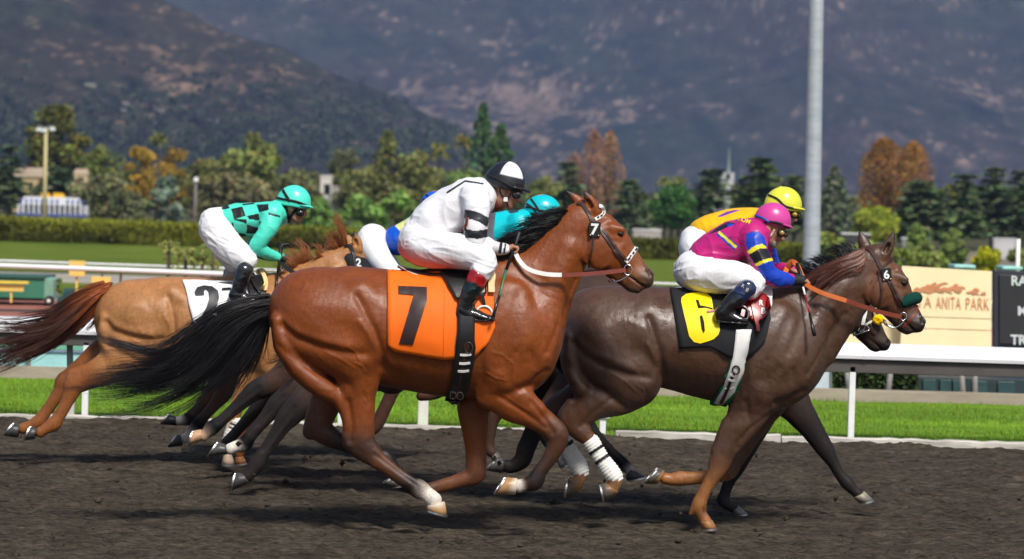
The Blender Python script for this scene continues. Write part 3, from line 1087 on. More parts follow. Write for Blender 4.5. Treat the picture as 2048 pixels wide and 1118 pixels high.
def tree(kind, px, ytop, ybase, hw, Y, col, label, seed, dens=1.0, group="trees beyond the hedge"):
 rng = np.random.default_rng(seed)
 s = ppm(Y)
 top = at(px, ytop, Y)
 zb = -.05
 h = top.z - zb
 W = hw / s
 x, y = top.x, Y
 nm = {"palm": "palm_tree", "cedar": "cedar_tree", "conifer": "conifer_tree", "bare": "bare_tree", "rust": "autumn_tree", "bush": "shrub"}.get(kind, "broadleaf_tree")
 cat = "shrub" if kind == "bush" else "tree"
 root = empty(nm, (x, y, zb), label, cat, group)
 C = []
 col = np.clip(np.array(col) * (3.3 if kind == 'cedar' else 2.4), 0, .42)
 shade = []
 limbs = MB()
 if kind in ("round", "bush"):
  zc0 = .28 if kind == "round" else .05
  ncl = int(36 * dens) if kind == "round" else int(16 * dens)
  for i in range(ncl):
   t = rng.random()
   a = rng.uniform(0, 2 * np.pi)
   prof = (math.sin(math.pi * min(1, .18 + .82 * t)) ** .6)
   rr = W * prof * math.sqrt(rng.random()) * .85
   zz = zb + h * (zc0 + (1 - zc0) * t * .92)
   c = np.array([x + rr * math.cos(a), y + rr * math.sin(a) * .8, zz])
   rad = W * rng.uniform(.22, .42)
   m = int(150 * dens)
   d = rng.normal(0, 1, (m, 3))
   d /= np.linalg.norm(d, axis=1)[:, None]
   C.append(c + d * rad * (rng.random((m, 1)) ** .33) * np.array([1, 1, .75]))
   shade.append(np.full(m, rng.uniform(.65, 1.35)))
   if i % 3 == 0 and kind == "round":
    limbs.tube([(x, y, zb + h * .2), ((x + c[0]) / 2 + rng.normal(0, W * .06), (y + c[1]) / 2, (zb + h * .25 + c[2]) / 2), tuple(c)], [h * .022, h * .014, h * .005], 5)
 elif kind == "cedar":
  nt = 13
  for i in range(nt):
   t = max(0.0, (i + rng.uniform(-.25, .25)) / nt)
   zz = zb + h * (.16 + .84 * t)
   R_ = W * (1.0 - .78 * t ** 1.3) * rng.uniform(.75, 1.1)
   for b in range(10):
    a = rng.uniform(0, 2 * np.pi)
    L = R_ * rng.uniform(.55, 1.05)
    m = int(40 * dens)
    q = rng.random(m) ** .7
    droop = -.10 * L * q ** 2 + .05 * L * q
    p = np.stack([x + np.cos(a) * L * q, y + np.sin(a) * L * q, zz + droop], 1)
    p += rng.normal(0, 1, (m, 3)) * np.array([.16, .16, .05]) * (L * .9 + .2)
    C.append(p)
    shade.append(np.full(m, rng.uniform(.6, 1.4)))
    if b % 3 == 0:
     limbs.tube([(x, y, zz - .05 * h), (x + math.cos(a) * L * .8, y + math.sin(a) * L * .8, zz)], [h * .010, h * .003], 4)
 elif kind == "conifer":
  m = int(1900 * dens)
  t = rng.random(m) ** 1.25
  a = rng.uniform(0, 2 * np.pi, m)
  lob = 1 + .28 * np.sin(t * 46 + 2 * np.sin(a * 2 + seed)) + .22 * np.sin(a * 5 + t * 9)
  rr = W * (1 - t) ** .85 * lob * np.sqrt(rng.uniform(.25, 1, m)) + .05 * W
  C.append(np.stack([x + rr * np.cos(a), y + rr * np.sin(a), zb + h * (.08 + .92 * t) - .10 * rr], 1))
  shade.append(.75 + .5 * rng.random(m))
 elif kind in ("bare", "rust"):
  # leafless or rusty crown: a fan of fine upright twigs
  m = int((2600 if kind == 'bare' else 6500) * dens)
  t = rng.random(m) ** .8
  a = rng.uniform(0, 2 * np.pi, m)
  prof = np.minimum(1, .45 + 1.5 * t) * np.minimum(1, ((1 - t) * 2.3) ** .6) if kind == 'bare' else np.minimum(1, .85 + t) * np.minimum(1, ((1 - t) * 3.2) ** .5)
  rr = W * prof * np.sqrt(rng.random(m)) * (1 + .18 * np.sin(3 * a + seed))
  C.append(np.stack([x + rr * np.cos(a), y + rr * np.sin(a), zb + h * (.06 + .94 * t)], 1))
  shade.append(.7 + .6 * vnoise(C[-1] * .9) * .5 + .3 * rng.random(m))
  for i in range(14):
   a, t = rng.uniform(0, 6.28), rng.uniform(.6, .95)
   limbs.tube([(x, y, zb + h * .1), (x + W * .3 * math.cos(a), y + W * .3 * math.sin(a), zb + h * t * .6), (x + W * .6 * math.cos(a) * (1.1 - t), y + W * .6 * math.sin(a) * (1.1 - t), zb + h * t)], [h * .012, h * .008, h * .002], 4)
 elif kind == "palm":
  for i in range(26):
   a = rng.uniform(0, 6.28)
   el = rng.uniform(-.5, 1.2)
   m = 26
   q = np.linspace(.05, 1, m)
   L = W * rng.uniform(.8, 1.1)
   p = np.stack([x + np.cos(a) * math.cos(el) * L * q, y + np.sin(a) * math.cos(el) * L * q, top.z - .7 * W + math.sin(el) * L * q - .35 * L * q ** 2], 1)
   C.append(p + rng.normal(0, .05 * W, (m, 3)))
   shade.append(np.full(m, rng.uniform(.6, 1.3)))
 P = np.concatenate(C)
 sh = np.concatenate(shade)
 size = {"round": .068, "bush": .11, "cedar": .085, "conifer": .085, "bare": .045, "rust": .055, "palm": .12}[kind] * W * (1.25 if dens < 1 else 1)
 size = max(size, 2.2 / s)
 V, F, t = leaves(P, size, rng, col, flat=.6 if kind == "cedar" else 0, stretch=(1.5, 1.5, .6) if kind == "cedar" else ((.6, .6, 2.0) if kind == "bare" else (1, 1, 1)))
 t *= np.repeat(sh, 4)[:, None]
 link_mesh("crown", mesh_np("crown", V, F, False, np.clip(t, .003, .7)), LEAF, root)
 tr = MB()
 th = h * (.97 if kind in ("conifer", "cedar") else .62 if kind != "palm" else .93)
 if kind != "bush":
  tr.tube([(x, y, zb - .1), (x + W * .02, y, zb + th * .5), (x, y, zb + th)], [max(h * .028, .10) if Y > 70 else .045, h * .02 if Y > 70 else .035, h * .006 if Y > 70 else .03], 7)
  if limbs.V:
   tr.add(np.concatenate(limbs.V), limbs.F)
  tr.build("trunk", BARK, root, smooth=True)
 return root


def build_hedge():
 rng = np.random.default_rng(5)
 a, b = at(-900, 403, 120), at(1700, 492, 120)
 n = 220
 xs = np.linspace(a.x, b.x, n)
 zt = np.linspace(a.z, b.z, n)
 sec = [(0, 0), (-.1, .3), (-.06, .7), (.05, .96), (.35, 1.0), (.9, .98), (1.1, .7), (1.15, 0)]
 V = np.array([(x, 120 + u * 1.2, z * q) for x, z in zip(xs, zt) for u, q in sec])
 V += (fbm(V * np.array([.9, 1.5, 2.2]), 4) * .07)[:, None] * np.array([.3, 1, .6])
 m = len(sec)
 F = np.array([(i * m + j, (i + 1) * m + j, (i + 1) * m + j + 1, i * m + j + 1) for i in range(n - 1) for j in range(m - 1)])
 hc = lambda P: np.clip(np.array([.17, .18, .012]) * (.35 + .75 * np.clip(P[:, 2:3] / .8, 0, 1.2) ** 1.5) * (1 + .55 * fbm(P * np.array([.25, .25, 1.3]), 3))[:, None], .006, .4)  # top-lit look painted into the tint: bright upper edge, darker foot
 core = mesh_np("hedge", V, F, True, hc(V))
 k = 30000
 i = rng.integers(0, n - 1, k)
 u = rng.random(k)
 x = xs[i] + u * (xs[1] - xs[0])
 z = zt[i] * rng.random(k) ** .6
 face = rng.random(k) < .75
 P = np.stack([x, np.where(face, 119.88 + .1 * rng.normal(0, 1, k), 120 + 1.1 * rng.random(k)), np.where(face, z, zt[i] + .03 * rng.normal(0, 1, k))], 1)
 V2, F2, t = leaves(P, .055, rng, (1, 1, 1), var=.4)
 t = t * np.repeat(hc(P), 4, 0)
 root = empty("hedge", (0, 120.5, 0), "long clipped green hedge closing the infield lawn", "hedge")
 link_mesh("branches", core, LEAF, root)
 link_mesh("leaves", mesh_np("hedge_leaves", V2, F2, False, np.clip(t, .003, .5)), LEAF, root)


FILL_LABELS = []
_places = ["behind the cedar at the left edge", "behind the foot of the lamp mast", "behind the beige house", "behind the yellow flaps of the starting gate", "behind the right end of the starting gate", "behind the orange trees' left side",
    "between the two orange trees", "behind the orange trees' right side", "behind the small lamp post", "behind the mint jockey's white breeches", "behind the mint jockey's shoulders", "behind the mint helmet", "just right of the mint helmet",
    "left of the square towered house", "behind the long low white house", "right of the long low white house", "behind the olive pine's foot", "behind the blue helmet", "behind the shoulders of the jockey in white", "left of the tall dark conifer's foot",
    "behind the black and white helmet", "right of the black and white helmet", "above the turquoise helmet", "behind the bay horse's ears", "at the foot of the rusty bare pair", "above the bay horse's forehead", "beyond the bay horse's nose",
    "left of the dark green round tree", "right of the dark green round tree", "behind the cedar by the white tower", "behind the foot of the white tower", "left of the yellow helmet", "behind the yellow helmet", "between the yellow helmet and the steel mast",
    "right behind the steel mast", "right of the grey green conifer", "below the left rust orange tree", "below the right rust orange tree", "behind the slim young tree at right", "above the cream sign's right half", "above the results board", "at the right edge"]
for _i, _p in enumerate(_places):
 FILL_LABELS.append(["dark green", "olive", "grey green", "dull olive", "mid green"][_i % 5] + " tree of the far belt, " + _p)
TREES = [
 # kind, px, top, base, half width, Y, colour, label
 ("cedar", 22, 285, 430, 55, 215, (.035, .05, .022), "dark cedar cut off by the left edge of the picture"),
 ("round", 120, 208, 410, 74, 250, (.050, .052, .008), "tall olive tree standing highest at the left, behind the lamp mast"),
 ("cedar", 118, 330, 425, 72, 210, (.035, .05, .024), "low dark cedar in front of the tall olive tree"),
 ("round", 203, 290, 405, 50, 240, (.075, .09, .02), "mid green bushy tree right of the tall olive tree"),
 ("round", 205, 352, 432, 74, 190, (.075, .078, .035), "broad grey green tree spreading behind the starting gate"),
 ("round", 283, 285, 405, 40, 235, (.20, .115, .012), "orange leaved autumn tree, left one of two"),
 ("palm", 318, 262, 400, 22, 230, (.09, .095, .02), "palm rising between the two orange trees"),
 ("round", 348, 294, 405, 46, 238, (.18, .115, .015), "orange leaved autumn tree right of the palm"),
 ("bush", 332, 352, 435, 42, 185, (.075, .10, .075), "blue green rounded shrub below the orange trees"),
 ("bush", 250, 365, 438, 40, 180, (.06, .065, .03), "dull olive shrub left of the blue green shrub"),
 ("round", 415, 320, 430, 52, 225, (.085, .085, .025), "olive tree behind the small lamp post"),
 ("round", 510, 282, 410, 82, 240, (.085, .10, .024), "large yellow green tree behind the mint helmet"),
 ("palm", 507, 262, 300, 20, 245, (.08, .085, .02), "palm top showing over the large yellow green tree"),
 ("round", 462, 352, 435, 78, 195, (.075, .07, .032), "grey olive tree below the large yellow green tree"),
 ("round", 585, 345, 435, 60, 200, (.07, .07, .03), "grey olive tree right of the mint helmet"),
 ("round", 690, 288, 395, 42, 250, (.055, .06, .025), "dark rounded tree above the white house"),
 ("round", 738, 318, 430, 70, 220, (.07, .075, .022), "broad olive tree right of the white house"),
 ("conifer", 776, 262, 420, 62, 235, (.07, .075, .02), "olive pine with a pointed top"),
 ("round", 835, 300, 425, 55, 225, (.085, .09, .025), "loose green tree right of the olive pine"),
 ("palm", 880, 283, 390, 26, 240, (.09, .09, .02), "palm left of the tall dark conifer"),
 ("palm", 930, 268, 390, 22, 245, (.12, .10, .02), "yellowing palm beside the tall dark conifer"),
 ("conifer", 967, 206, 430, 54, 230, (.028, .06, .02), "tall dark conifer, the highest treetop"),
 ("conifer", 1002, 248, 430, 58, 228, (.032, .065, .022), "shorter dark conifer leaning on the tall one"),
 ("round", 930, 345, 440, 70, 200, (.06, .085, .022), "green tree in front of the dark conifers"),
 ("bush", 640, 398, 475, 48, 165, (.065, .115, .024), "fresh green shrub right of the mint helmet"),
 ("bush", 722, 392, 478, 55, 163, (.07, .12, .026), "fresh green shrub beneath the white house"),
 ("bush", 800, 386, 478, 55, 166, (.075, .125, .026), "fresh green shrub left of the white silks"),
 ("bush", 872, 392, 478, 40, 168, (.065, .11, .024), "fresh green shrub behind the blue helmet"),
 ("cedar", 1135, 320, 450, 58, 215, (.035, .055, .022), "dark cedar with level boughs over the turquoise helmet"),
 ("bare", 1190, 258, 440, 34, 260, (.20, .09, .055), "rusty bare tree, left one of the pink brown pair"),
 ("bare", 1222, 262, 440, 36, 256, (.22, .095, .05), "rusty bare tree, right one of the pink brown pair"),
 ("round", 1090, 350, 445, 40, 210, (.085, .095, .03), "pale green tree left of the level boughed cedar"),
 ("bare", 1150, 305, 445, 30, 262, (.16, .10, .075), "thin grey pink bare tree beside the rusty pair"),
 ("cedar", 1262, 352, 470, 56, 205, (.04, .058, .026), "grey green cedar behind the bay horse's ears"),
 ("palm", 1330, 352, 450, 18, 220, (.10, .11, .03), "small palm top left of the dark round tree's summit"),
 ("palm", 1360, 350, 450, 18, 220, (.10, .11, .03), "small palm top right of the dark round tree's summit"),
 ("round", 1345, 366, 490, 52, 190, (.022, .06, .012), "dark green round tree right of the bay horse's head"),
 ("cedar", 1425, 330, 480, 62, 210, (.035, .05, .022), "cedar left of the white tower"),
 ("cedar", 1522, 310, 480, 80, 205, (.04, .056, .020), "big cedar spreading behind the yellow helmet"),
 ("cedar", 1592, 345, 485, 60, 208, (.038, .054, .022), "cedar beside the tall steel mast"),
 ("conifer", 1670, 333, 500, 56, 200, (.05, .062, .035), "grey green conifer right of the steel mast"),
 ("rust", 1768, 276, 450, 50, 240, (.16, .078, .014), "rust orange tree, left and taller one of the pair"),
 ("rust", 1828, 283, 450, 42, 238, (.16, .078, .016), "rust orange tree, right one of the pair"),
 ("cedar", 1845, 360, 500, 88, 190, (.038, .052, .022), "wide dark cedar in front of the rust orange trees"),
 ("round", 1898, 362, 480, 26, 215, (.10, .11, .016), "yellow green tree peeping over the wide cedar"),
 ("round", 1748, 418, 500, 52, 180, (.13, .15, .012), "bright yellow green tree below the rust orange trees"),
 ("cedar", 1930, 343, 510, 60, 195, (.036, .05, .02), "dark cedar above the cream sign"),
 ("cedar", 1988, 328, 510, 62, 200, (.036, .05, .02), "dark cedar above the black results board"),
 ("cedar", 2046, 334, 510, 62, 198, (.034, .048, .02), "dark cedar cut off by the right edge of the picture"),
 ("round", 1836, 446, 545, 27, 110, (.085, .12, .03), "slim young tree behind the cream sign, left one"),
 ("round", 1908, 456, 545, 30, 108, (.08, .11, .03), "slim young tree behind the cream sign, right one"),
 ("bush", 1978, 488, 560, 38, 100, (.20, .22, .006), "bright yellow shrub beside the black results board"),
 ("bush", 1660, 468, 570, 46, 105, (.11, .14, .03), "light green shrub right of the steel mast's foot"),
 ("bush", 1740, 492, 572, 60, 98, (.10, .125, .028), "light green shrub behind the dark brown horse's ears"),
 ("bush", 1860, 490, 570, 60, 102, (.075, .09, .022), "olive shrub between the two slim young trees"),
 ("bush", 2040, 500, 570, 40, 100, (.075, .09, .022), "olive shrub at the right edge above the results board"),
 ("bush", 1800, 498, 575, 40, 96, (.09, .11, .022), "green shrub above the left corner of the cream sign"),
]


rngT = np.random.default_rng(2024)
FILL = []
for i, px in enumerate(range(20, 2060, 52)):
 px = px + int(rngT.integers(-14, 14))
 yh = 385 + .028 * px
 FILL.append(("round" if i % 4 else "cedar", px, yh - rngT.integers(22, 62), yh + 50, int(rngT.integers(56, 84)), 270 + 6 * (i % 7),
      [(.045, .058, .022), (.06, .068, .025), (.04, .055, .028), (.07, .075, .03), (.05, .07, .02)][i % 5]))


def build_trees():
 used = [t[7] for t in TREES]
 for i, (k, px, t, b, hw, Y, c) in enumerate(FILL):
  near = min(TREES, key=lambda q: abs(q[1] - px))
  side = "left" if px < near[1] else "right"
  tree(k, px, t, b, hw, Y, c, FILL_LABELS[i], 600 + i, dens=.8, group="trees of the far belt")
 for i, (k, px, t, b, hw, Y, c, lab) in enumerate(TREES):
  tree(k, px, t, b, hw, Y, c, lab, 100 + i)
 # little palms in the infield garden
 for i, (px, t, hw, lab) in enumerate(((338, 478, 26, "small garden palm below the white breeches, left one"), (372, 492, 30, "small garden palm below the white breeches, middle one"), (428, 470, 28, "small garden palm behind the mint jockey's knee"),
            (455, 500, 28, "small garden palm beside the mint jockey's boot"), (405, 505, 24, "small garden palm, the lowest of the garden group"))):
  tree("palm", px, t, 600, hw, 58, (.13, .15, .045), lab, 300 + i, group="palms in the infield garden")


def house(px, ytop, ybase, hw, Y, wall, roof, label, depth=None, win=0, group="houses among the trees", flat=False):
 s = ppm(Y)
 p = at(px, ytop, Y)
 q = at(px, ybase, Y)
 w_, h = 2 * hw / s, p.z - q.z
 d = depth or w_ * .6
 root = empty("house", (p.x, Y, q.z), label, "house", group)
 wm = mat_plain("house wall", wall, .8, 0, .2, var=.08, vscale=1)
 rm = mat_plain("house roof", roof, .8, 0, .2, var=.15, vscale=1)
 mb = MB()
 hh = h * (1 if flat else .68)
 mb.box((p.x, Y + d / 2, q.z + hh / 2 - .5), (w_, d, hh + 1.0))
 mb.build("wall", wm, root)
 mb = MB()
 o = w_ * .05
 if flat:
  mb.box((p.x, Y + d / 2, q.z + hh + .06 * h), (w_ + o, d + o, .12 * h))
 else:
  x0, x1, z0, z1 = p.x - w_ / 2 - o, p.x + w_ / 2 + o, q.z + hh, p.z
  V = [(x0, Y - o, z0), (x1, Y - o, z0), (x1, Y + d + o, z0), (x0, Y + d + o, z0), (x0 + w_ * .12, Y + d / 2, z1), (x1 - w_ * .12, Y + d / 2, z1)]
  mb.add(V, [(0, 1, 5, 4), (2, 3, 4, 5), (1, 2, 5), (3, 0, 4), (3, 2, 1, 0)])
 mb.build("roof", rm, root)
 for i in range(win):
  mb = MB()
  x = p.x - w_ / 2 + w_ * (i + .5) / win
  mb.box((x, Y - .02, q.z + hh * .55), (w_ / win * .42, .08, hh * .4))
  mb.build("window", M['window'], root)
 return root


M['window'] = mat_plain("dark window glass", (.02, .025, .03), .1, 0, .6)


def build_buildings():
 house(62, 335, 395, 34, 232, (.52, .40, .20), (.34, .27, .19), "beige house with a brown roof left of the lamp mast", win=3)
 house(112, 350, 398, 26, 231, (.48, .36, .22), (.36, .26, .18), "low tan house right of the lamp mast", win=2)
 house(162, 338, 372, 14, 232, (.55, .42, .24), (.40, .30, .22), "small cream house beside the mid green tree", win=1)
 house(655, 356, 405, 14, 221, (.66, .62, .56), (.55, .52, .48), "white house with a square tower among the trees", win=1, flat=True)
 house(690, 376, 405, 34, 222, (.68, .62, .54), (.6, .55, .5), "long low white house below the dark rounded tree", win=3, flat=True)
 house(472, 368, 410, 22, 200, (.42, .38, .30), (.5, .47, .42), "pale grey house behind the grey olive tree", win=2, flat=True)
 house(1295, 461, 482, 28, 150, (.35, .33, .30), (.72, .71, .70), "low shed with a white roof behind the bay horse's nose", flat=True)
 house(1712, 469, 494, 28, 112, (.05, .05, .05), (.72, .72, .70), "open shelter with a white roof above the dark brown horse's ears", flat=True)
 house(1822, 478, 500, 18, 118, (.2, .2, .19), (.6, .6, .6), "small white roofed hut behind the slim young tree", flat=True)
 house(2010, 480, 510, 22, 150, (.5, .5, .5), (.6, .6, .6), "white hut under the dark cedars at the right", flat=True)
 # white tower with a green spire
 Y = 235.0
 p = at(1447, 345, Y)
 s = ppm(Y)
 root = empty("church_tower", (p.x, Y, -.05), "white tower with a thin grey green spire showing through the cedars", "tower")
 wm = mat_plain("white stucco", (.5, .5, .5), .8, 0, .2)
 mb = MB()
 z1 = at(1447, 372, Y).z
 mb.box((p.x - 8 / s, Y, z1 / 2), (44 / s, 44 / s, z1))
 mb.box((p.x + 8 / s, Y, (z1 + p.z) / 2), (26 / s, 26 / s, p.z - z1))
 mb.build("wall", wm, root)
 for dx, dz in ((-14, 20), (8, 8), (-4, 46), (10, 40)):
  mb = MB()
  mb.box((p.x + dx / s, Y - 22.4 / s, p.z - dz / s), (8 / s, .12, 12 / s))
  mb.build("window", M['window'], root)
 mb = MB()
 zt = at(1453, 296, Y).z
 mb.tube([(p.x + 10 / s, Y, p.z), (p.x + 10 / s, Y, p.z + (zt - p.z) * .5), (p.x + 10 / s, Y, zt)], [3 / s, 1.6 / s, .7 / s], 8)
 mb.build("spire", mat_plain("pale green copper", (.28, .34, .32), .6), root)
 # starting gate
 Y = 150.0
 s = ppm(Y)
 p = at(30, 431, Y)
 q = at(180, 394, Y)
 root = empty("starting_gate", ((p.x + q.x) / 2, Y, 0), "white and blue starting gate parked behind the hedge", "starting gate")
 wht, blu = mat_plain("gate white", (.72, .74, .76), .5), mat_plain("gate blue", (.05, .09, .33), .5)
 x0, x1 = p.x, q.x
 W_ = x1 - x0
 H_ = at(100, 394, Y).z - p.z
 z0 = p.z
 mb = MB()
 mb.prism([(x0 + W_ * .09, z0 + H_ * .60), (x1 - W_ * .13, z0 + H_ * .60), (x1 - W_ * .16, z0 + H_), (x0 + W_ * .12, z0 + H_)], Y - .15, Y + .6)
 mb.build("head_beam", wht, root)
 for i in range(14):
  mb = MB()
  x = x0 + W_ * (.05 + .90 * i / 13)
  mb.box((x, Y + .3, z0 + H_ * .30), (W_ * .016, 1.0, H_ * .62))
  mb.build("stall_divider", wht, root)
  if i < 13 and i not in (8,):
   mb = MB()
   mb.box((x + W_ * .035, Y - .17, z0 + H_ * .78), (W_ * .026, .04, H_ * .20))
   mb.build("stall_number_plate", blu, root)
 mb = MB()
 mb.box((x0 + W_ * .5, Y - .05, z0 + H_ * .06), (W_ * .96, .3, H_ * .14))
 mb.build("step", blu, root)
 mb = MB()
 for a, b in ((.34, .47), (.5, .66)):
  mb.prism([(x0 + W_ * a, z0 + H_), (x0 + W_ * b, z0 + H_), (x0 + W_ * (b - .02), z0 + H_ * 1.2), (x0 + W_ * (a + .01), z0 + H_ * 1.22)], Y, Y + .2)
 mb.build("yellow_flap", mat_plain("gate yellow", (.75, .42, .005), .6), root)
 # lamp mast at the left
 Y = 140.0
 a, b = at(92, 256, Y), at(89, 436, Y)
 root = empty("lamp_mast", (b.x, Y, -.05), "tall cream lamp mast with floodlights in front of the olive tree", "lamp mast")
 mb = MB()
 mb.tube([(b.x, Y, -.1), (a.x, Y, a.z)], [4.4 / ppm(Y), 3.4 / ppm(Y)], 10)
 mb.build("mast", mat_plain("cream mast paint", (.5, .42, .2), .6), root, smooth=True)
 mb = MB()
 for dx in (-16, 14):
  mb.tube([(a.x, Y, a.z), (a.x + dx / ppm(Y), Y, a.z + 4 / ppm(Y))], .03, 6)
 arm_ = mb.build("arm", mat_plain("grey arm", (.2, .2, .2), .5), root)
 for dx, dy in ((-14, 259), (-4, 261), (13, 258)):
  mb = MB()
  c = at(92 + dx, dy, Y)
  mb.box(tuple(c), (12 / ppm(Y), .25, 7 / ppm(Y)), top=.8)
  mb.build("floodlight", mat_plain("floodlight housing", (.6, .63, .62), .4), root, bevel=.02)
 # small lamp post
 Y = 150.0
 a, b = at(392, 362, Y), at(388, 440, Y)
 root = empty("lamp_post", (b.x, Y, -.05), "thin grey lamp post with a white lantern left of the mint jockey", "lamp post")
 mb = MB()
 mb.tube([(b.x, Y, -.1), (a.x, Y, a.z)], [.06, .05], 8)
 mb.build("pole", mat_plain("grey lamp pole", (.18, .17, .16), .6), root, smooth=True)
 mb = MB()
 mb.box((a.x, Y, a.z + 3 / ppm(Y)), (.22, .22, .2), top=.7)
 mb.build("lantern", mat_plain("white lantern", (.75, .76, .76), .4), root, bevel=.03)
 # great steel mast
 Y = 46.0
 a, b = at(1634, -60, Y), at(1619, 700, Y)
 root = empty("steel_mast", (b.x, Y, 0), "thick galvanised steel mast rising out of the top of the picture", "mast")
 mb = MB()
 z = np.linspace(-.1, a.z, 12)
 xx = b.x + (a.x - b.x) * (z - b.z) / (a.z - b.z)
 mb.tube(np.stack([xx, 0 * z + Y, z], 1), np.linspace(.128, .098, 12), 28)
 T = NT("galvanised steel")
 f = T.noise(T.coords((3, 3, 14)), 1.0, 5, .6)
 T.set(.5, .25, .5, T.ramp(f, [(.3, (.34, .385, .41)), (.7, (.46, .505, .53))]))
 mb.build("pole", T.m, root, smooth=True)
 mb = MB()
 mb.box((b.x, Y, .02), (.55, .55, .06))
 mb.build("base_plate", T.m, root, bevel=.01)


def board(name, pts, Y, thick, mat, root):
 mb = MB()
 P = [at(x, y, Y) for x, y in pts]
 mb.prism([(p.x, p.z) for p in P], Y, Y + thick)
 return mb.build(name, mat, root, bevel=.004)


def text_px(name, txt, px, py, size, Y, mat, parent, bold=.02, xs=1.0, slope=.031, space=1.0, width=None):
 V, F = text_loops(txt, bold, space)
 lo, hi = V.min(0), V.max(0)
 k = size / (hi[1] - lo[1])
 if width:
  xs = width / (k * (hi[0] - lo[0]))
 P = [tuple(at(px + (v[0] - lo[0]) * k * xs, py - (v[1] - lo[1]) * k + (v[0] - lo[0]) * k * xs * slope, Y)) for v in V]
 me = mesh_np(name, np.array(P), F, False)
 return link_mesh(name, me, mat, parent)


def build_infield_objects():
 cream = mat_plain("cream sign paint", (.92, .75, .45), .7, 0, .3, var=.05, vscale=2)
 dark = mat_plain("black board face", (.022, .022, .024), .45, 0, .5, var=.1, vscale=2)
 frame = mat_plain("blue black frame", (.028, .032, .045), .5, 0, .4)
 Y = 38.0
 g = at(1895, 790, Y)
 root = empty("sign_board", (g.x, Y, 0), "cream sign with brown running horses and the words Santa Anita Park", "sign")
 panels = [((1804, 532), (1984, 543), (1983, 638), (1803, 632)), ((1803, 633.5), (1983, 639.5), (1983, 661), (1803, 655)), ((1803, 656.5), (1983, 662.5), (1983, 753), (1797, 741))]
 first = None
 for q in panels:
  o = board("panel", q, Y, .08, cream, root)
  first = first or o
 side = board("side_panel", ((1640, 592), (1802, 600), (1800, 742), (1640, 736)), Y + .25, .08, cream, root)
 post = mat_plain("grey green post", (.16, .17, .14), .6)
 for x in (1832, 1960, 1690):
  mb = MB()
  p = at(x, 740, Y + .2)
  mb.box((p.x, Y + (.2 if x > 1700 else .42), .45), (.06, .06, .95))
  mb.build("post", post, root)
 brown = mat_plain("rust brown sign print", (.58, .25, .12), .7, 0, .2)
 # the field of running horses, one behind the other
 S = lambda x, y: (1780 + x * 268 / 1577, 510 + y * 190 / 1118)
 herd = [[(235, 448), (270, 420), (300, 385), (330, 378), (345, 395), (385, 372), (420, 365), (440, 345), (480, 350), (520, 325), (545, 322), (550, 332), (505, 355), (500, 372), (560, 345), (590, 335), (640, 320), (690, 335), (640, 338), (600, 360), (570, 385),
     (600, 395), (640, 375), (680, 388), (700, 375), (740, 370), (750, 345), (790, 338), (805, 350), (790, 365), (860, 370), (895, 395), (860, 392), (840, 410), (850, 430), (800, 425), (830, 455), (780, 440), (740, 410), (700, 425), (740, 455), (690, 440), (650, 425),
     (600, 420), (640, 445), (580, 440), (540, 425), (500, 440), (470, 455), (420, 440), (390, 430), (350, 448), (300, 440), (260, 452)],
   [(900, 435), (935, 425), (965, 420), (985, 395), (1020, 385), (1040, 405), (1060, 415), (1040, 430), (1030, 450), (1055, 470), (1015, 460), (985, 470), (960, 450), (925, 455)],
   [(1065, 455), (1090, 440), (1110, 432), (1130, 445), (1125, 475), (1100, 465), (1075, 475)]]
 for h_ in herd:
  mb = MB()
  P = [at(*S(*q), Y - .012) for q in h_]
  mb.prism([(p.x, p.z) for p in P], Y - .012, Y - .004)
  o = mb.build("horse_emblem", brown, first)
 # decorative lettering
 text_px("lettering", "SANTA", 1788, 613, 23, Y - .012, brown, first, -.004, width=75, space=1.1)
 text_px("lettering", "ANITA", 1872, 617, 24, Y - .012, brown, first, -.004, width=50, space=1.1)
 text_px("lettering", "PARK", 1932, 619, 24, Y - .012, brown, first, -.004, width=47, space=1.1)
 # results board
 root = empty("results_board", (at(2060, 700, Y).x, Y, 0), "black electronic results board with green and white letters at the right edge", "results board")
 board("frame", ((1989, 541), (2200, 551), (2200, 700), (1989, 694)), Y + .03, .2, frame, root)
 face = board("screen", ((1999, 549), (2200, 559), (2200, 694), (1999, 687)), Y, .06, dark, root)
 board("foot", ((1992, 694), (2200, 700), (2200, 772), (1992, 764)), Y + .06, .15, frame, root)
 T = NT("lit display letters")
 f = T.noise(T.coords((60, 60, 60)), 1.0, 2)
 c = T.ramp(f, [(.35, (.08, .6, .25)), (.5, (.75, .8, .75)), (.65, (.55, .25, .6))])
 T.set(.5, 0, .3, (.3, .3, .3))
 T.l(c, T.b.inputs["Emission Color"])
 T.b.inputs["Emission Strength"].default_value = .55
 text_px("lettering", "RA", 2023, 571, 20, Y - .012, T.m, face, .03, .95)
 text_px("lettering", "M", 2036, 631, 19, Y - .012, T.m, face, .03, .95)
 text_px("lettering", "TR", 2021, 689, 20, Y - .012, T.m, face, .03, .95)
 # dark building under the signs, hedge and boards behind the rail
 root = empty("pavilion", (at(1950, 790, 34.6).x, 34.6, 0), "low dark pavilion with teal windows under the cream sign", "pavilion")
 teal = mat_plain("dark teal wall", (.02, .035, .036), .5, 0, .4, var=.2)
 board("wall", ((1836, 754), (2200, 764), (2200, 812), (1836, 800)), 34.6, 1.5, teal, root)
 for a, b in ((1846, 1872), (1880, 1902), (1906, 1930), (1945, 1975), (1996, 2030)):
  board("window", ((a, 758 + (a - 1836) * .03), (b, 759 + (a - 1836) * .03), (b, 785 + (a - 1836) * .02), (a, 784 + (a - 1836) * .02)), 34.57, .02, mat_plain("teal glass", (.03, .07, .07), .2), root)
 board("ledge", ((1822, 788), (2200, 796), (2200, 803), (1822, 795)), 34.0, .3, mat_plain("pale ledge", (.62, .57, .48), .7), root)
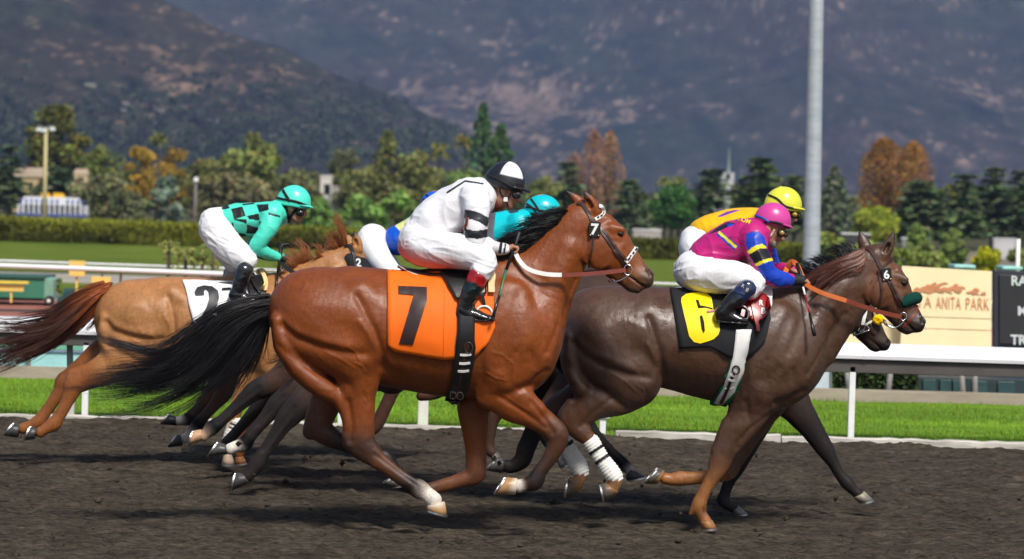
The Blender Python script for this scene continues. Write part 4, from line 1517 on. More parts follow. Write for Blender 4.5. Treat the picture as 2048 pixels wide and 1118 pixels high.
 hd = mat_ground("dark hedge leaf", [(.35, (.006, .012, .003)), (.6, (.03, .045, .008)), (.75, (.07, .075, .015))], (1, 1, 1), 12, bumps=((40, 1, .05),))
 rng = np.random.default_rng(77)
 for nm, x0, x1, yt, yb, lab in (("clipped_hedge", 1660, 1745, 725, 792, "dark clipped hedge under the cream sign, left part"), ("clipped_hedge", 1748, 1834, 725, 794, "dark clipped hedge under the cream sign, right part"),
         ("clipped_hedge", 1130, 1420, 725, 782, "dark clipped hedge seen under the dark brown horse's belly")):
  p, q = at(x0, yt, 34.4), at(x1, yb, 34.4)
  n = 7000
  P = np.stack([rng.uniform(p.x, q.x, n), rng.uniform(34.4, 34.8, n), rng.uniform(-.02, p.z, n)], 1)
  V, F, t = leaves(P, .035, rng, (.03, .05, .012), var=.8)
  r_ = empty(nm, ((p.x + q.x) / 2, 34.6, 0), lab, "hedge", "hedges behind the turf")
  link_mesh("leaves", mesh_np("hl", V, F, False, np.clip(t, .002, .2)), LEAF, r_)
  mb = MB()
  mb.box(((p.x + q.x) / 2, 34.65, p.z / 2), (q.x - p.x - .06, .25, p.z - .04))
  mb.build("branches", hd, r_)
 for x, sl in ((1697, 8), (1778, -8), (1925, 6), (1950, 0)):
  mb = MB()
  a, b = at(x - sl / 2, 735, 34.1), at(x + sl / 2, 797, 34.1)
  mb.tube([(b.x, 34.1, -.02), (a.x, 34.1, a.z)], .03, 8)
  tag(mb.build("sign_strut", mat_plain("grey strut", (.22, .21, .19), .6), smooth=True), {1697: "grey strut left of the thin white post", 1778: "slanting grey strut against the dark hedge", 1925: "grey green strut under the cream sign, left one", 1950: "grey strut under the results board"}[x], "strut", "struts behind the rail")
 tq = mat_plain("pale turquoise board", (.32, .60, .58), .5, 0, .4, var=.18, vscale=4, stretch=(.5, 1, 2))
 gr = mat_plain("pale green board", (.16, .38, .26), .6, 0, .3, var=.1)
 root = empty("board_fence", (at(60, 740, 34.4).x, 34.4, 0), "low turquoise and green board fence seen under the rail at the left", "board fence")
 board("lower_board", ((-400, 690), (760, 722), (760, 757), (-400, 728)), 34.4, .05, tq, root)
 board("upper_board", ((-400, 655), (760, 690), (760, 718), (-400, 686)), 34.5, .05, gr, root)
 board("rail_line", ((-400, 687), (760, 719), (760, 723), (-400, 691)), 34.38, .03, mat_plain("blue line", (.14, .2, .3), .5), root)
 board("base_rail", ((-400, 728), (760, 757), (760, 761), (-400, 732)), 34.36, .04, M['white_web'], root)
 for x in (57, 250, 420):
  board("post", ((x - 3, 688), (x + 3.5, 688), (x + 3.5, 764), (x - 3, 763)), 34.3, .04, post, root)
 root = empty("glass_screen", (at(1630, 780, 34.2).x, 34.2, 0), "pale blue white screen under the rail beside the dark hedge", "screen")
 board("panel", ((1560, 725), (1660, 728), (1660, 793), (1560, 791)), 34.2, .04, mat_plain("pale screen", (.55, .64, .66), .35, 0, .5, var=.12, vscale=3), root)
 board("post", ((1660, 720), (1664, 720), (1664, 796), (1660, 796)), 34.18, .06, post, root)
 # turquoise roofs and white mast behind the signs
 for x0, x1, y, lab in ((1908, 1952, 529, "pale turquoise box on top of the cream sign"), (2004, 2046, 532, "pale turquoise box on top of the results board")):
  p, q = at(x0, y, 42), at(x1, y + 9, 42)
  r_ = empty("vent_box", ((p.x + q.x) / 2, 42, 0), lab, "vent box", "turquoise boxes behind the signs")
  mb = MB()
  mb.box(((p.x + q.x) / 2, 42.3, (p.z + q.z) / 2), (q.x - p.x, .6, p.z - q.z))
  mb.build("lid", mat_plain("turquoise lid", (.28, .58, .52), .5), r_, bevel=.02)
  mb = MB()
  mb.box(((p.x + q.x) / 2, 42.3, q.z / 2 - .01), ((q.x - p.x) * .8, .5, q.z))
  mb.build("shaft", frame, r_)
 mb = MB()
 p = at(2037, 478, 44)
 mb.tube([(p.x, 44, -.05), (p.x, 44, p.z)], .028, 8)
 tag(mb.build("white_pole", M['white_web'], smooth=True), "thin white pole above the results board", "pole")
 # left: green storage trailer, yellow boards, bins
 Y = 55.0
 s = ppm(Y)
 grn, grl = mat_plain("green trailer paint", (.045, .19, .12), .45, 0, .4, var=.08), mat_plain("pale green end", (.19, .36, .27), .5)
 root = empty("utility_trailer", (at(40, 607, Y).x, Y, 0), "long green utility trailer with a yellow board leaning on it", "trailer")
 board("body", ((-260, 547), (88, 555), (87, 597), (-260, 590)), Y, 1.2, grn, root)
 board("end_panel", ((88.5, 555), (107, 560), (106, 600), (87.5, 601)), Y + .05, .8, grl, root)
 board("lid", ((-262, 544), (90, 552), (90, 557), (-262, 549)), Y - .04, 1.3, mat_plain("dark green lid", (.03, .10, .075), .5), root)
 board("skirt", ((-255, 590), (86, 597.5), (86, 602), (-255, 596)), Y + .1, 1.0, M['black_rubber'], root)
 for x in (99,):
  mb = MB()
  c = at(x, 594 + x * .02, Y - .02)
  a = np.linspace(0, 2 * np.pi, 17)
  mb.tube([(c.x, Y - .10, .075), (c.x, Y + .04, .075)], .078, 16)
  q = mb.build("wheel", M['black_rubber'], root, smooth=False)
  mb = MB()
  mb.tube([(c.x, Y - .115, .075), (c.x, Y - .09, .075)], .03, 12)
  mb.build("hub", M['white_plastic'], q)
 yel = mat_plain("yellow sign paint", (.80, .55, .14), .6, 0, .3, var=.05)
 yl2 = mat_plain("bright yellow edge", (.80, .58, .06), .6)
 r2 = empty("notice_board", (at(10, 600, Y - .3).x, Y - .3, 0), "yellow notice board with a bright top edge leaning on the green trailer", "notice board", "yellow boards in the infield")
 board("panel", ((-80, 567), (48, 570), (47, 583), (-80, 581)), Y - .3, .05, yel, r2)
 board("top_edge", ((-80, 560), (56, 563), (56, 568), (-80, 565)), Y - .36, .12, yl2, r2)
 board("leg", ((20, 583), (24, 583), (24, 606), (20, 606)), Y - .28, .03, yel, r2)
 Y = 51.0
 r2 = empty("notice_board", (at(154, 620, Y).x, Y, 0), "square yellow notice board on a post, above the chestnut tail", "notice board", "yellow boards in the infield")
 board("panel", ((138, 521), (170, 522), (169, 553), (138, 552)), Y - .2, .05, yel, r2)
 board("post", ((151, 553), (155.5, 553), (155, 622), (150.5, 622)), Y - .15, .04, yel, r2)
 r2 = empty("notice_board", (at(202, 620, Y).x, Y, 0), "low wide yellow notice board beside the chestnut's croup", "notice board", "yellow boards in the infield")
 board("panel", ((183, 553), (222, 554), (221, 568), (182, 566)), Y - .2, .05, yel, r2)
 board("post", ((200, 567), (204, 567), (204, 622), (200, 622)), Y - .15, .04, yel, r2)
 tree("bush", 119, 556, 604, 14, 53.5, (.055, .075, .012), "small clipped bush beside the green trailer", 401, dens=.7, group="bushes by the trailer")
 for x0, x1, y0, y1, lab in ((127, 147, 580, 606, "dark teal bin under the square yellow board"), (115, 133, 596, 616, "lower dark teal bin beside the chestnut tail")):
  p, q = at(x0, y0, 52), at(x1, y1, 52)
  r_ = empty("litter_bin", ((p.x + q.x) / 2, 52, 0), lab, "bin", "teal bins by the trailer")
  m_ = mat_plain("dark teal plastic", (.006, .07, .08), .5)
  mb = MB()
  mb.box(((p.x + q.x) / 2, 52.1, (p.z - .02) / 2), (q.x - p.x, .2, p.z), top=1.08)
  mb.build("body", m_, r_, bevel=.01)
  mb = MB()
  mb.box(((p.x + q.x) / 2, 52.1, p.z + .012), ((q.x - p.x) * 1.12, .23, .022))
  mb.build("lid", m_, r_, bevel=.006)
 mb = MB()
 p = at(60, 622, 49)
 mb.box((p.x - 1.5, 49, p.z), (8, .06, .035))
 for i in range(6):
  mb.box((p.x - 5 + 1.4 * i, 49, p.z / 2 - .01), (.03, .03, p.z))
 tag(mb.build("low_barrier", mat_plain("dark low barrier", (.05, .05, .055), .5)), "dark low barrier on the red paving at the left", "barrier")


# ---- mountains ----------------------------------------------------
def build_mountains():
 T = NT("chaparral mountainside")
 a = T.attr()
 f = T.noise(T.coords((.02, .02, .02)), 1.0, 8, .7)
 c = T.mix(.8, a, T.ramp(f, [(.32, (.5, .52, .5)), (.68, (1.6, 1.55, 1.5))]), 'MULTIPLY')
 T.set(.95, 0, .1, c)
 T.bump(T.noise(T.coords((.03, .03, .03)), 1.0, 8, .7), .9, 12.0)

 def colour(V, tan, seed, patches, Yref, amt):
  P = proj(V)
  q = np.stack([V[:, 0] + .35 * V[:, 2], V[:, 2] * 2.0, V[:, 1] * .25], 1) * (3000.0 / Yref)
  n1 = fbm(q * .012 + seed, 4)
  n2 = fbm(q * .085 + seed + 3, 4)
  n3 = fbm(q * .26 + seed + 5, 2)
  m = np.zeros(len(V))
  for x, y, rx, ry, k in patches:
   m = np.maximum(m, k * np.exp(-(((P[:, 0] - x) / rx) ** 2 + ((P[:, 1] - y) / ry) ** 2)))
  t = np.clip((m * .95 + .30 * n1 + .75 * n2 + .6 * n3 - amt) * 1.5, 0, 1)[:, None] * .85
  g = np.array([.030, .034, .020]) * (1 + .45 * n2 + .3 * n3)[:, None]
  br = np.array([.085, .052, .038]) * (1 + .3 * n3)[:, None]
  gl = fbm(np.stack([(V[:, 0] + .5 * V[:, 2]) * .05, V[:, 2] * .012, V[:, 1] * .002], 1) * (3000.0 / Yref) + seed, 4)
  g = g * (1 + .45 * gl)[:, None]
  t = t * np.clip(1 + .7 * gl, .2, 1.4)[:, None]
  u = np.clip(.5 + .9 * n1 + .4 * n2, 0, 1)[:, None]
  base = g * (1 - .45 * u) + br * .45 * u
  return np.clip(base * (1 - t) + np.array(tan) * t * (1 + .25 * n3)[:, None], .004, .6)
 # the far wall
 xs = np.linspace(-900, 900, 900)
 ys = np.r_[np.linspace(1900, 2500, 70), np.linspace(2510, 4200, 190)]

 def zf(X, Y):
  base = np.clip((Y - 2150) / 1500, 0, 1.4) * 330 + np.clip((Y - 2600) / 1600, 0, 1) * 180
  r_ = 0
  am = 1.0
  for k in range(5):
   fr = .0021 * 2 ** k
   r_ = r_ + am * (1 - np.abs(vnoise(np.stack([X * fr * 1.25 + 3 * k, Y * fr * .55, 0 * X + k * 2.1], 2))) * 2)
   am *= .5
  return base * (1 + .10 * r_) + np.clip((Y - 2150) / 300, 0, 1) * r_ * 16 - 2
 patches = [(1080, 210, 190, 110, 1.0), (1190, 120, 60, 60, .6), (900, 190, 150, 60, .75), (1240, 220, 90, 70, .7), (1120, 300, 100, 30, .6), (1930, 200, 50, 50, .7), (1830, 190, 60, 60, .35), (1480, 60, 200, 80, .15), (1500, 290, 90, 9, .8), (1740, 270, 120, 6, .7)]
 grid_mesh("mountains", xs, ys, zf, T.m, lambda V: colour(V, (.30, .21, .155), 2.0, patches, 3000, .66))
 # the near spur at the left
 xs = np.linspace(-520, 260, 600)
 ys = np.linspace(900, 1900, 200)

 def zs(X, Y):
  # ridge line falls from the left to the right
  px = X / 1500 * FPX + 1024
  top = np.interp(px, [-1400, 0, 225, 350, 425, 550, 625, 750, 900, 1000, 1150, 1300], [300, 122, 92, 77, 69, 63, 55, 46.5, 31.5, 18.7, 5, -6])
  t = np.clip((Y - 1000) / 520, 0, 1)
  back = np.clip((Y - 1560) / 340, 0, 1)
  z = top * (t ** 1.15) * (1 - .6 * back)
  r_ = 0
  am = 1.0
  for k in range(4):
   fr = .006 * 2 ** k
   r_ = r_ + am * (1 - np.abs(vnoise(np.stack([X * fr * 1.2 + 3 * k, Y * fr * .5, 0 * X + k * 2.7 + 4], 2))) * 2)
   am *= .5
  return z * (1 + .05 * r_) + r_ * 2.2 * np.clip((Y - 1000) / 150, 0, 1) * np.clip(top / 20, 0, 1) - 3
 patches = [(430, 175, 190, 70, .85), (250, 95, 200, 7, .9), (120, 80, 60, 50, .5), (300, 130, 120, 50, .5), (600, 240, 150, 50, .6), (700, 290, 90, 25, .4)]
 hill = grid_mesh("hill", xs, ys, zs, T.m, lambda V: colour(V, (.27, .175, .11), 6.0, patches, 1400, .70))
 # houses on the spur
 dg_V = np.array([v.co[:] for v in hill.data.vertices])
 bv = BVHTree.FromPolygons([Vector(v) for v in dg_V], [tuple(p.vertices) for p in hill.data.polygons])
 places = [(180, 170, 15, (.42, .45, .30), (.40, .42, .3), "pale green roofed house highest on the hillside"), (251, 207, 9, (.5, .4, .32), (.50, .22, .14), "house with an orange roof on the hillside"), (247, 222, 6, (.7, .7, .68), (.6, .6, .58), "tiny white house below the orange roof"),
     (322, 222, 26, (.4, .37, .33), (.42, .36, .3), "long low house on the hillside"), (426, 243, 15, (.5, .47, .42), (.5, .46, .42), "pale house on the hillside below the tan scrub"), (234, 260, 14, (.52, .38, .28), (.5, .3, .2), "tan house low on the hillside"),
     (645, 261, 8, (.75, .76, .78), (.7, .7, .7), "tiny bright white house farthest right on the hillside"), (610, 254, 10, (.45, .4, .36), (.45, .38, .32), "dull brown roofed house near the bright white one"), (308, 247, 5, (.6, .6, .58), (.55, .55, .52), "tiny pale house in the dark brush"),
     (350, 264, 16, (.42, .4, .36), (.42, .38, .34), "grey house above the orange trees"), (30, 245, 22, (.40, .42, .34), (.42, .42, .34), "long pale house at the left edge of the hillside"), (545, 272, 10, (.45, .43, .4), (.45, .42, .38), "small grey house low on the hillside")]
 for i, (px, py, hw, wc, rc, lab) in enumerate(places):
  h_ = bv.ray_cast(CAMP, ray(px, py))
  if h_[0] is None:
   continue
  Yh = h_[0].y - 4
  house(px, py - 4, py + 2, hw * .7, Yh, tuple(q * .6 for q in wc), tuple(q * .55 for q in rc), lab, depth=6, group="houses on the hillside", flat=True)


def build_hill_scrub():
 rng = np.random.default_rng(88)
 o = bpy.data.objects["hill"]
 V = np.array([v.co[:] for v in o.data.vertices])
 bv = BVHTree.FromPolygons([Vector(v) for v in V], [tuple(p.vertices) for p in o.data.polygons])
 C, S, T_ = [], [], []
 for i in range(2600):
  px, py = rng.uniform(-60, 1060), 330 - abs(rng.normal(0, 70))
  h_ = bv.ray_cast(CAMP, ray(px, py))
  if h_[0] is None or (h_[0].z > 70 and rng.random() < .7):
   continue
  r = rng.uniform(.8, 2.6)
  m = 9
  C.append(np.array(h_[0]) + rng.normal(0, 1, (m, 3)) * r * np.array([.6, .6, .5]) + np.array([0, 0, r * .6]))
  S.append(np.full(m, r * .5))
  T_.append(np.tile(np.array([.04, .055, .022]) * rng.uniform(.6, 1.6), (m, 1)))
 P, sz, tn = np.concatenate(C), np.concatenate(S), np.concatenate(T_)
 V, F, t = leaves(P, 1.0, rng, (1, 1, 1), var=.2)
 cc = np.repeat(P, 4, 0)
 V = cc + (V - cc) * np.repeat(sz, 4)[:, None]
 tag(link_mesh("hillside_scrub", mesh_np("scrub", V, F, False, np.clip(np.repeat(tn, 4, 0) * t, .003, .3)), LEAF), kind="stuff")


def build_haze():
 m = bpy.data.materials.new("valley haze")
 m.use_nodes = True
 t = m.node_tree
 t.nodes.clear()
 out = t.nodes.new("ShaderNodeOutputMaterial")
 v = t.nodes.new("ShaderNodeVolumePrincipled")
 v.inputs["Color"].default_value = (.34, .48, .84, 1)
 v.inputs["Density"].default_value = HAZE
 v.inputs["Anisotropy"].default_value = 0.0
 t.links.new(v.outputs[0], out.inputs["Volume"])
 mb = MB()
 mb.box((0, 3150, 499), (9000, 6600, 1002))
 o = mb.build("haze", m)
 tag(o, kind="stuff")


HAZE = 1.9e-4
build_ground()
build_kerbs()
build_rails()
build_hedge()
build_trees()
build_buildings()
build_infield_objects()
build_mountains()
build_hill_scrub()
build_haze()
# ------------------------------------------------------------------ horses
def mir(rows):
 rows = np.array(rows, float)
 rows[:, 1] *= -1
 return rows


class Horse:
 """Builds one galloping horse from its traced joints. All rows are (px, py, r px, half width m, y m):
 y is measured from the horse's own middle plane, minus towards the camera."""
 def __init__(self, Y, base_px, label, group="racehorses galloping on the dirt track", coat=(0.3, 0.1, 0.04), dark=None, h=0.008, mat='coat'):
  self.Y, self.h, self.mat = Y, h, mat
  g = at(base_px[0], base_px[1], Y)
  self.root = empty("racehorse", (g.x, Y, 0.0), label, "horse", group)
  self.B = Body(coat)
  self.coat = coat
  self.carves = []
  self.hooves = []

 def row(self, q):
  x, y, r, w_, d = q[:5]
  Y = self.Y + d
  p = at(x, y, Y)
  return (p.x, p.y, p.z, r / ppm(Y), w_)

 def rows(self, L):
  return [self.row(q) for q in L]

 def limb(self, L, k=0.03, cols=None, both=False, sign=1, sub=5):
  rr = self.rows(L)
  self.B.limb(rr, k, sub, cols, sign)
  if both:
   m = np.array(rr)
   m[:, 1] = 2 * self.Y - m[:, 1]
   self.B.limb(m, k, sub, cols, sign)

 def carve(self, line, amp, sig, side=-1):
  """a groove (minus) or ridge (plus) along a photo line: amp in m, sigma in px"""
  self.carves.append((np.array([(at(x, y, self.Y).x, at(x, y, self.Y).z) for x, y in line]), amp, sig / ppm(self.Y), side))

 def hoof(self, cf, cb, toe, heel, d, wl=0.056, col=(0.06, 0.055, 0.05), band=None):
  self.hooves.append((cf, cb, toe, heel, d, wl, col, band))

 def make(self):
  V, F = self.B.mesh(self.h, smooth=1)
  N = normals(V, F)
  C = self.B.colours(V)
  P2 = V[:, [0, 2]]
  for line, amp, sig, side in self.carves:
   d = polydist(P2, line)
   wgt = amp * np.exp(-(d / sig) ** 2) * np.clip(np.abs(N[:, 1]) * 1.6 - 0.2, 0, 1)
   if side:
    wgt = wgt * ((V[:, 1] - self.Y) * side > 0.05)
   V = V + N * wgt[:, None]
  V = V + N * (0.0013 * fbm(V * 16, 3) + .0006 * fbm(V * 42, 2))[:, None]
  self.V, self.F = V, F
  me = mesh_np("horse_body", V, F, True, C)
  self.body = link_mesh("body", me, M[self.mat], self.root)
  self.bvh = bvh_of(V, F)
  for hf in self.hooves:
   self._hoof(*hf)
  return self

 def _hoof(self, cf, cb, toe, heel, d, wl, col, band):
  Y = self.Y + d
  A, B_, T, H = [np.array(at(x, y, Y)) for x, y in (cf, cb, toe, heel)]
  n = 20
  a = np.linspace(0, 2 * np.pi, n, endpoint=False)
  rings, cols = [], []
  dark = np.array(col)
  for t, wl_, o in ((0.0, 0.84, 0), (0.12, 0.9, 0.004), (0.5, 0.96, 0.002), (1.0, 1.03, 0)):
   f, b = A + (T - A) * t, B_ + (H - B_) * t
   c, ax = (f + b) / 2, (f - b) / 2 * (1 + o * 8)
   rings.append(c + np.cos(a)[:, None] * ax + np.sin(a)[:, None] * np.array([0, wl * wl_, 0]))
   cc = np.tile(dark * (0.9 + 0.35 * t), (n, 1))
   if band is not None and t < 0.3:
    cc = np.tile(np.array(band), (n, 1))
   cols.append(cc)
  V = np.concatenate(rings)
  F = [(i * n + j, i * n + (j + 1) % n, (i + 1) * n + (j + 1) % n, (i + 1) * n + j) for i in range(3) for j in range(n)]
  F += [tuple(range(n)), tuple(3 * n + j for j in range(n - 1, -1, -1))]
  me = mesh_np("hoof", V, F, True, np.concatenate(cols))
  bm = bmesh.new(); bm.from_mesh(me); bmesh.ops.recalc_face_normals(bm, faces=bm.faces); bm.to_mesh(me); bm.free()
  ob = link_mesh("hoof", me, M['hoof'], self.root)
  # shoe: a U of metal on the sole
  c, ax = (T + H) / 2, (T - H) / 2
  nrm = c - (A + B_) / 2
  nrm = nrm - ax * (nrm @ ax) / (ax @ ax)
  nrm /= np.linalg.norm(nrm) + 1e-9
  a = np.linspace(-2.55, 2.55, 22)
  e = np.array([0, wl * 1.05, 0])
  ring = lambda k, z: c + (np.cos(a)[:, None] * ax * 1.02 + np.sin(a)[:, None] * e) * k + nrm * z
  V = np.concatenate([ring(1.0, -0.001), ring(1.0, 0.009), ring(0.74, 0.009), ring(0.74, -0.001)])
  m = len(a)
  F = [(q * m + i, q * m + i + 1, ((q + 1) % 4) * m + i + 1, ((q + 1) % 4) * m + i) for q in range(4) for i in range(m - 1)]
  F += [(0, m, 2 * m, 3 * m), (4 * m - 1, 3 * m - 1, 2 * m - 1, m - 1)]
  mb = MB().add(V, F)
  mb.build("horseshoe", M['worn_steel'], ob)

 # ---- hair
 def hair(self, name, guides, count, rad, mat, seed=1, **kw):
  """guides: lists of (px, py, y m)"""
  G = [[tuple(at(x, y, self.Y + d)) for x, y, d in g] for g in guides]
  V, F, t = strands(G, count, rad, np.random.default_rng(seed), **kw)
  me = mesh_np(name, V, F, True, np.stack([t, t, t], 1))
  return link_mesh(name, me, M[mat], self.root)

 def eye(self, px, py, d, r=0.021):
  p = hit(self.bvh, px, py)
  c = np.array(p[0]) + np.array(p[1]) * (-0.010)
  for s in (1, -1):
   q = c.copy()
   if s < 0:
    q[1] = 2 * (self.Y + d) - q[1]
   sphere("eye", q, (r * 1.2, r * 0.72, r * .92), M['eye'], self.root, rot=0.5)

 def cloth(self, name, top, bottom, mat, parent=None, nu=26, nv=22, lift=0.012, col=None, wr=0.004, far=True, thick=0.006, seed=0):
  """sheet over the back: top and bottom are photo polylines of the near half"""
  T, Bt = resample(top, nu), resample(bottom, nu)
  rowsV = []
  for i in range(nu):
   colv = []
   for j in range(nv):
    v = j / (nv - 1)
    x, y = T[i] * (1 - v) + Bt[i] * v
    colv.append((x, y))
   pts = []
   for x, y in colv:
    h_ = hit(self.bvh, x, y)
    pts.append(None if h_ is None else (np.array(h_[0]), np.array(h_[1])))
   for j in range(nv):
    if pts[j] is None:
     k = next((q for q in list(range(j + 1, nv)) + list(range(j - 1, -1, -1)) if pts[q] is not None), None)
     yy = pts[k][0][1] if k is not None else self.Y - 0.2
     p = np.array(at(colv[j][0], colv[j][1], yy))
     pts[j] = (p, np.array([0, -0.8, 0.6]))
   rowsV.append(pts)
  nrm = np.array([[q[1] for q in r] for r in rowsV])
  pos = np.array([[q[0] for q in r] for r in rowsV])
  for _ in range(3):
   pos[1:-1, 1:-1] = (pos[:-2, 1:-1] + pos[2:, 1:-1] + pos[1:-1, :-2] + pos[1:-1, 2:] + 2 * pos[1:-1, 1:-1]) / 6
   nrm[1:-1, 1:-1] = (nrm[:-2, 1:-1] + nrm[2:, 1:-1] + nrm[1:-1, :-2] + nrm[1:-1, 2:] + 2 * nrm[1:-1, 1:-1]) / 6
  nrm /= np.linalg.norm(nrm, axis=2)[..., None]
  wv = fbm(pos.reshape(-1, 3) * np.array([9, 5, 5]) + seed, 3).reshape(nu, nv)
  pos = pos + nrm * (lift + wr * wv)[..., None]
  near = pos[:, ::-1]                      # bottom .. top
  if far:
   mirr = pos.copy()
   mirr[..., 1] = 2 * self.Y - mirr[..., 1]
   G = np.concatenate([near, mirr], 1)
  else:
   G = near
  a, b = G.shape[:2]
  F = np.array([(i * b + j, (i + 1) * b + j, (i + 1) * b + j + 1, i * b + j + 1) for i in range(a - 1) for j in range(b - 1)])
  V = G.reshape(-1, 3)
  me = mesh_np(name, V, F, True, None if col is None else np.tile(np.array(col), (len(V), 1)))
  o = link_mesh(name, me, mat, parent or self.root)
  s = o.modifiers.new("thickness", 'SOLIDIFY')
  s.thickness, s.offset = thick, -1
  bv = bvh_of(V, F)
  return o, bv

 def band(self, name, left, right, mat, parent=None, lift=0.014, thick=0.008, n=26, col=None):
  """girth: strip between two photo polylines (top to bottom), closed round under the belly by its mirror"""
  L, Rr = resample(left, n), resample(right, n)
  P = []
  for i in range(n):
   r_ = []
   for t in np.linspace(0, 1, 6):
    x, y = L[i] * (1 - t) + Rr[i] * t
    h_ = hit(self.bvh, x, y)
    if h_ is None:
     r_.append(None)
    else:
     r_.append(np.array(h_[0] + h_[1] * lift))
   P.append(r_)
  last = None
  rowsP = []
  for r_ in P:
   if any(q is None for q in r_):
    good = [q for q in r_ if q is not None]
    if not good:
     continue
    r_ = [q if q is not None else min(good, key=lambda g: 0) for q in r_]
   rowsP.append(r_)
  A = np.array(rowsP)
  m = A.copy()[::-1]
  m[..., 1] = 2 * self.Y - m[..., 1]
  G = np.concatenate([A, m], 0)
  a, b = G.shape[:2]
  F = np.array([(i * b + j, i * b + j + 1, (i + 1) * b + j + 1, (i + 1) * b + j) for i in range(a - 1) for j in range(b - 1)])
  V = G.reshape(-1, 3)
  me = mesh_np(name, V, F, True, None if col is None else np.tile(np.array(col), (len(V), 1)))
  o = link_mesh(name, me, mat, parent or self.root)
  s = o.modifiers.new("thickness", 'SOLIDIFY')
  s.thickness, s.offset = thick, 0
  return o, bvh_of(V, F)


def sphere(name, c, r, mat, parent=None, rot=0.0, n=16, half=None):
 u = np.linspace(0, np.pi, n // 2 + 1)
 v = np.linspace(0, 2 * np.pi, n, endpoint=False)
 P = np.array([(math.sin(a) * math.cos(b), math.sin(a) * math.sin(b), math.cos(a)) for a in u for b in v]) * np.array(r)
 cr, sr = math.cos(rot), math.sin(rot)
 P = np.stack([P[:, 0] * cr + P[:, 2] * sr, P[:, 1], -P[:, 0] * sr + P[:, 2] * cr], 1) + np.array(c)
 F = [(i * n + j, (i + 1) * n + j, (i + 1) * n + (j + 1) % n, i * n + (j + 1) % n) for i in range(n // 2) for j in range(n)]
 me = mesh_np(name, P, F, True)
 return link_mesh(name, me, mat, parent)
# ------------------------------------------------------------------ anatomy shared by all the horses,
# drawn once on the bay horse's photo outline and carried to the others by three matching points
def affine(src, dst):
 A = np.array([[x, y, 1] for x, y in src], float)
 B = np.array(dst, float)
 Mx = np.linalg.solve(A, B)
 k = math.sqrt(abs(np.linalg.det(Mx[:2])))
 return lambda x, y: tuple(np.array([x, y, 1.0]) @ Mx), k


REF_HAUNCH = [(645, 533), (537, 655), (762, 700)]         # top of croup, point of buttock, stifle
REF_SHOULDER = [(1000, 535), (1118, 690), (965, 800)]     # withers, point of shoulder, elbow
REF_HEAD = [(1168, 412), (1305, 556), (1178, 530)]        # poll, end of nose, jowl


def mapped(H, fk, L, cols=None, **kw):
 f, k = fk
 H.limb([(*f(x, y), r * k, w_, d) for x, y, r, w_, d in L], cols=cols, **kw)


def mcarve(H, fk, line, amp, sig, side=-1):
 f, k = fk
 H.carve([f(x, y) for x, y in line], amp, sig * k, side)


def haunch(H, dst, wk=1.0, near=True):
 fk = affine(REF_HAUNCH, dst)
 n = -.135 * wk
 for s in (1, -1):
  n = -.135 * wk * s
  mapped(H, fk, [(640, 655, 78, .12, n), (676, 672, 76, .125, n - .01 * s), (706, 708, 52, .10, n - .015 * s)], k=.035)
  mapped(H, fk, [(556, 640, 16, .07, n), (568, 690, 20, .08, n), (600, 738, 21, .07, n)], k=.022) if (s == 1 and near) else None
  mapped(H, fk, [(640, 640, 40, .07, n - .075 * s), (690, 680, 40, .065, n - .075 * s), (728, 708, 33, .06, n - .06 * s)], k=.03)
  mapped(H, fk, [(722, 690, 38, .07, n - .035 * s), (741, 706, 22, .06, n - .03 * s)], k=.025)
  mapped(H, fk, [(722, 588, 26, .05, n - .05 * s), (742, 600, 16, .04, n - .065 * s)], k=.05)
 for ln, a, sg in (([(570, 648), (596, 672), (640, 690), (690, 702), (735, 704)], -.012, 9), ([(572, 640), (600, 660), (650, 676), (700, 688)], .006, 9),
       ([(560, 690), (600, 716), (650, 742), (700, 768)], -.010, 10), ([(718, 590), (735, 622), (752, 655), (766, 700), (768, 730)], -.014, 8),
       ([(724, 640), (742, 664), (756, 690)], .006, 6), ([(770, 730), (800, 752), (860, 770), (900, 776)], -.007, 12),
       ([(735, 735), (740, 760), (732, 790)], -.005, 7), ([(590, 610), (640, 600), (700, 612)], .006, 22), ([(640, 625), (670, 650), (700, 660)], -.006, 18),
       ([(700, 690), (715, 700), (722, 715)], .002, 2.4), ([(716, 722), (728, 728), (735, 740)], .002, 2.4), ([(655, 700), (690, 716), (712, 732)], .003, 2.5)):
  mcarve(H, fk, ln, a, sg)
 for i in range(8):
  x = 790 + i * 22
  mcarve(H, fk, [(x, 690 + i * 2), (x + 12, 735), (x + 4, 775)], -.003, 8)


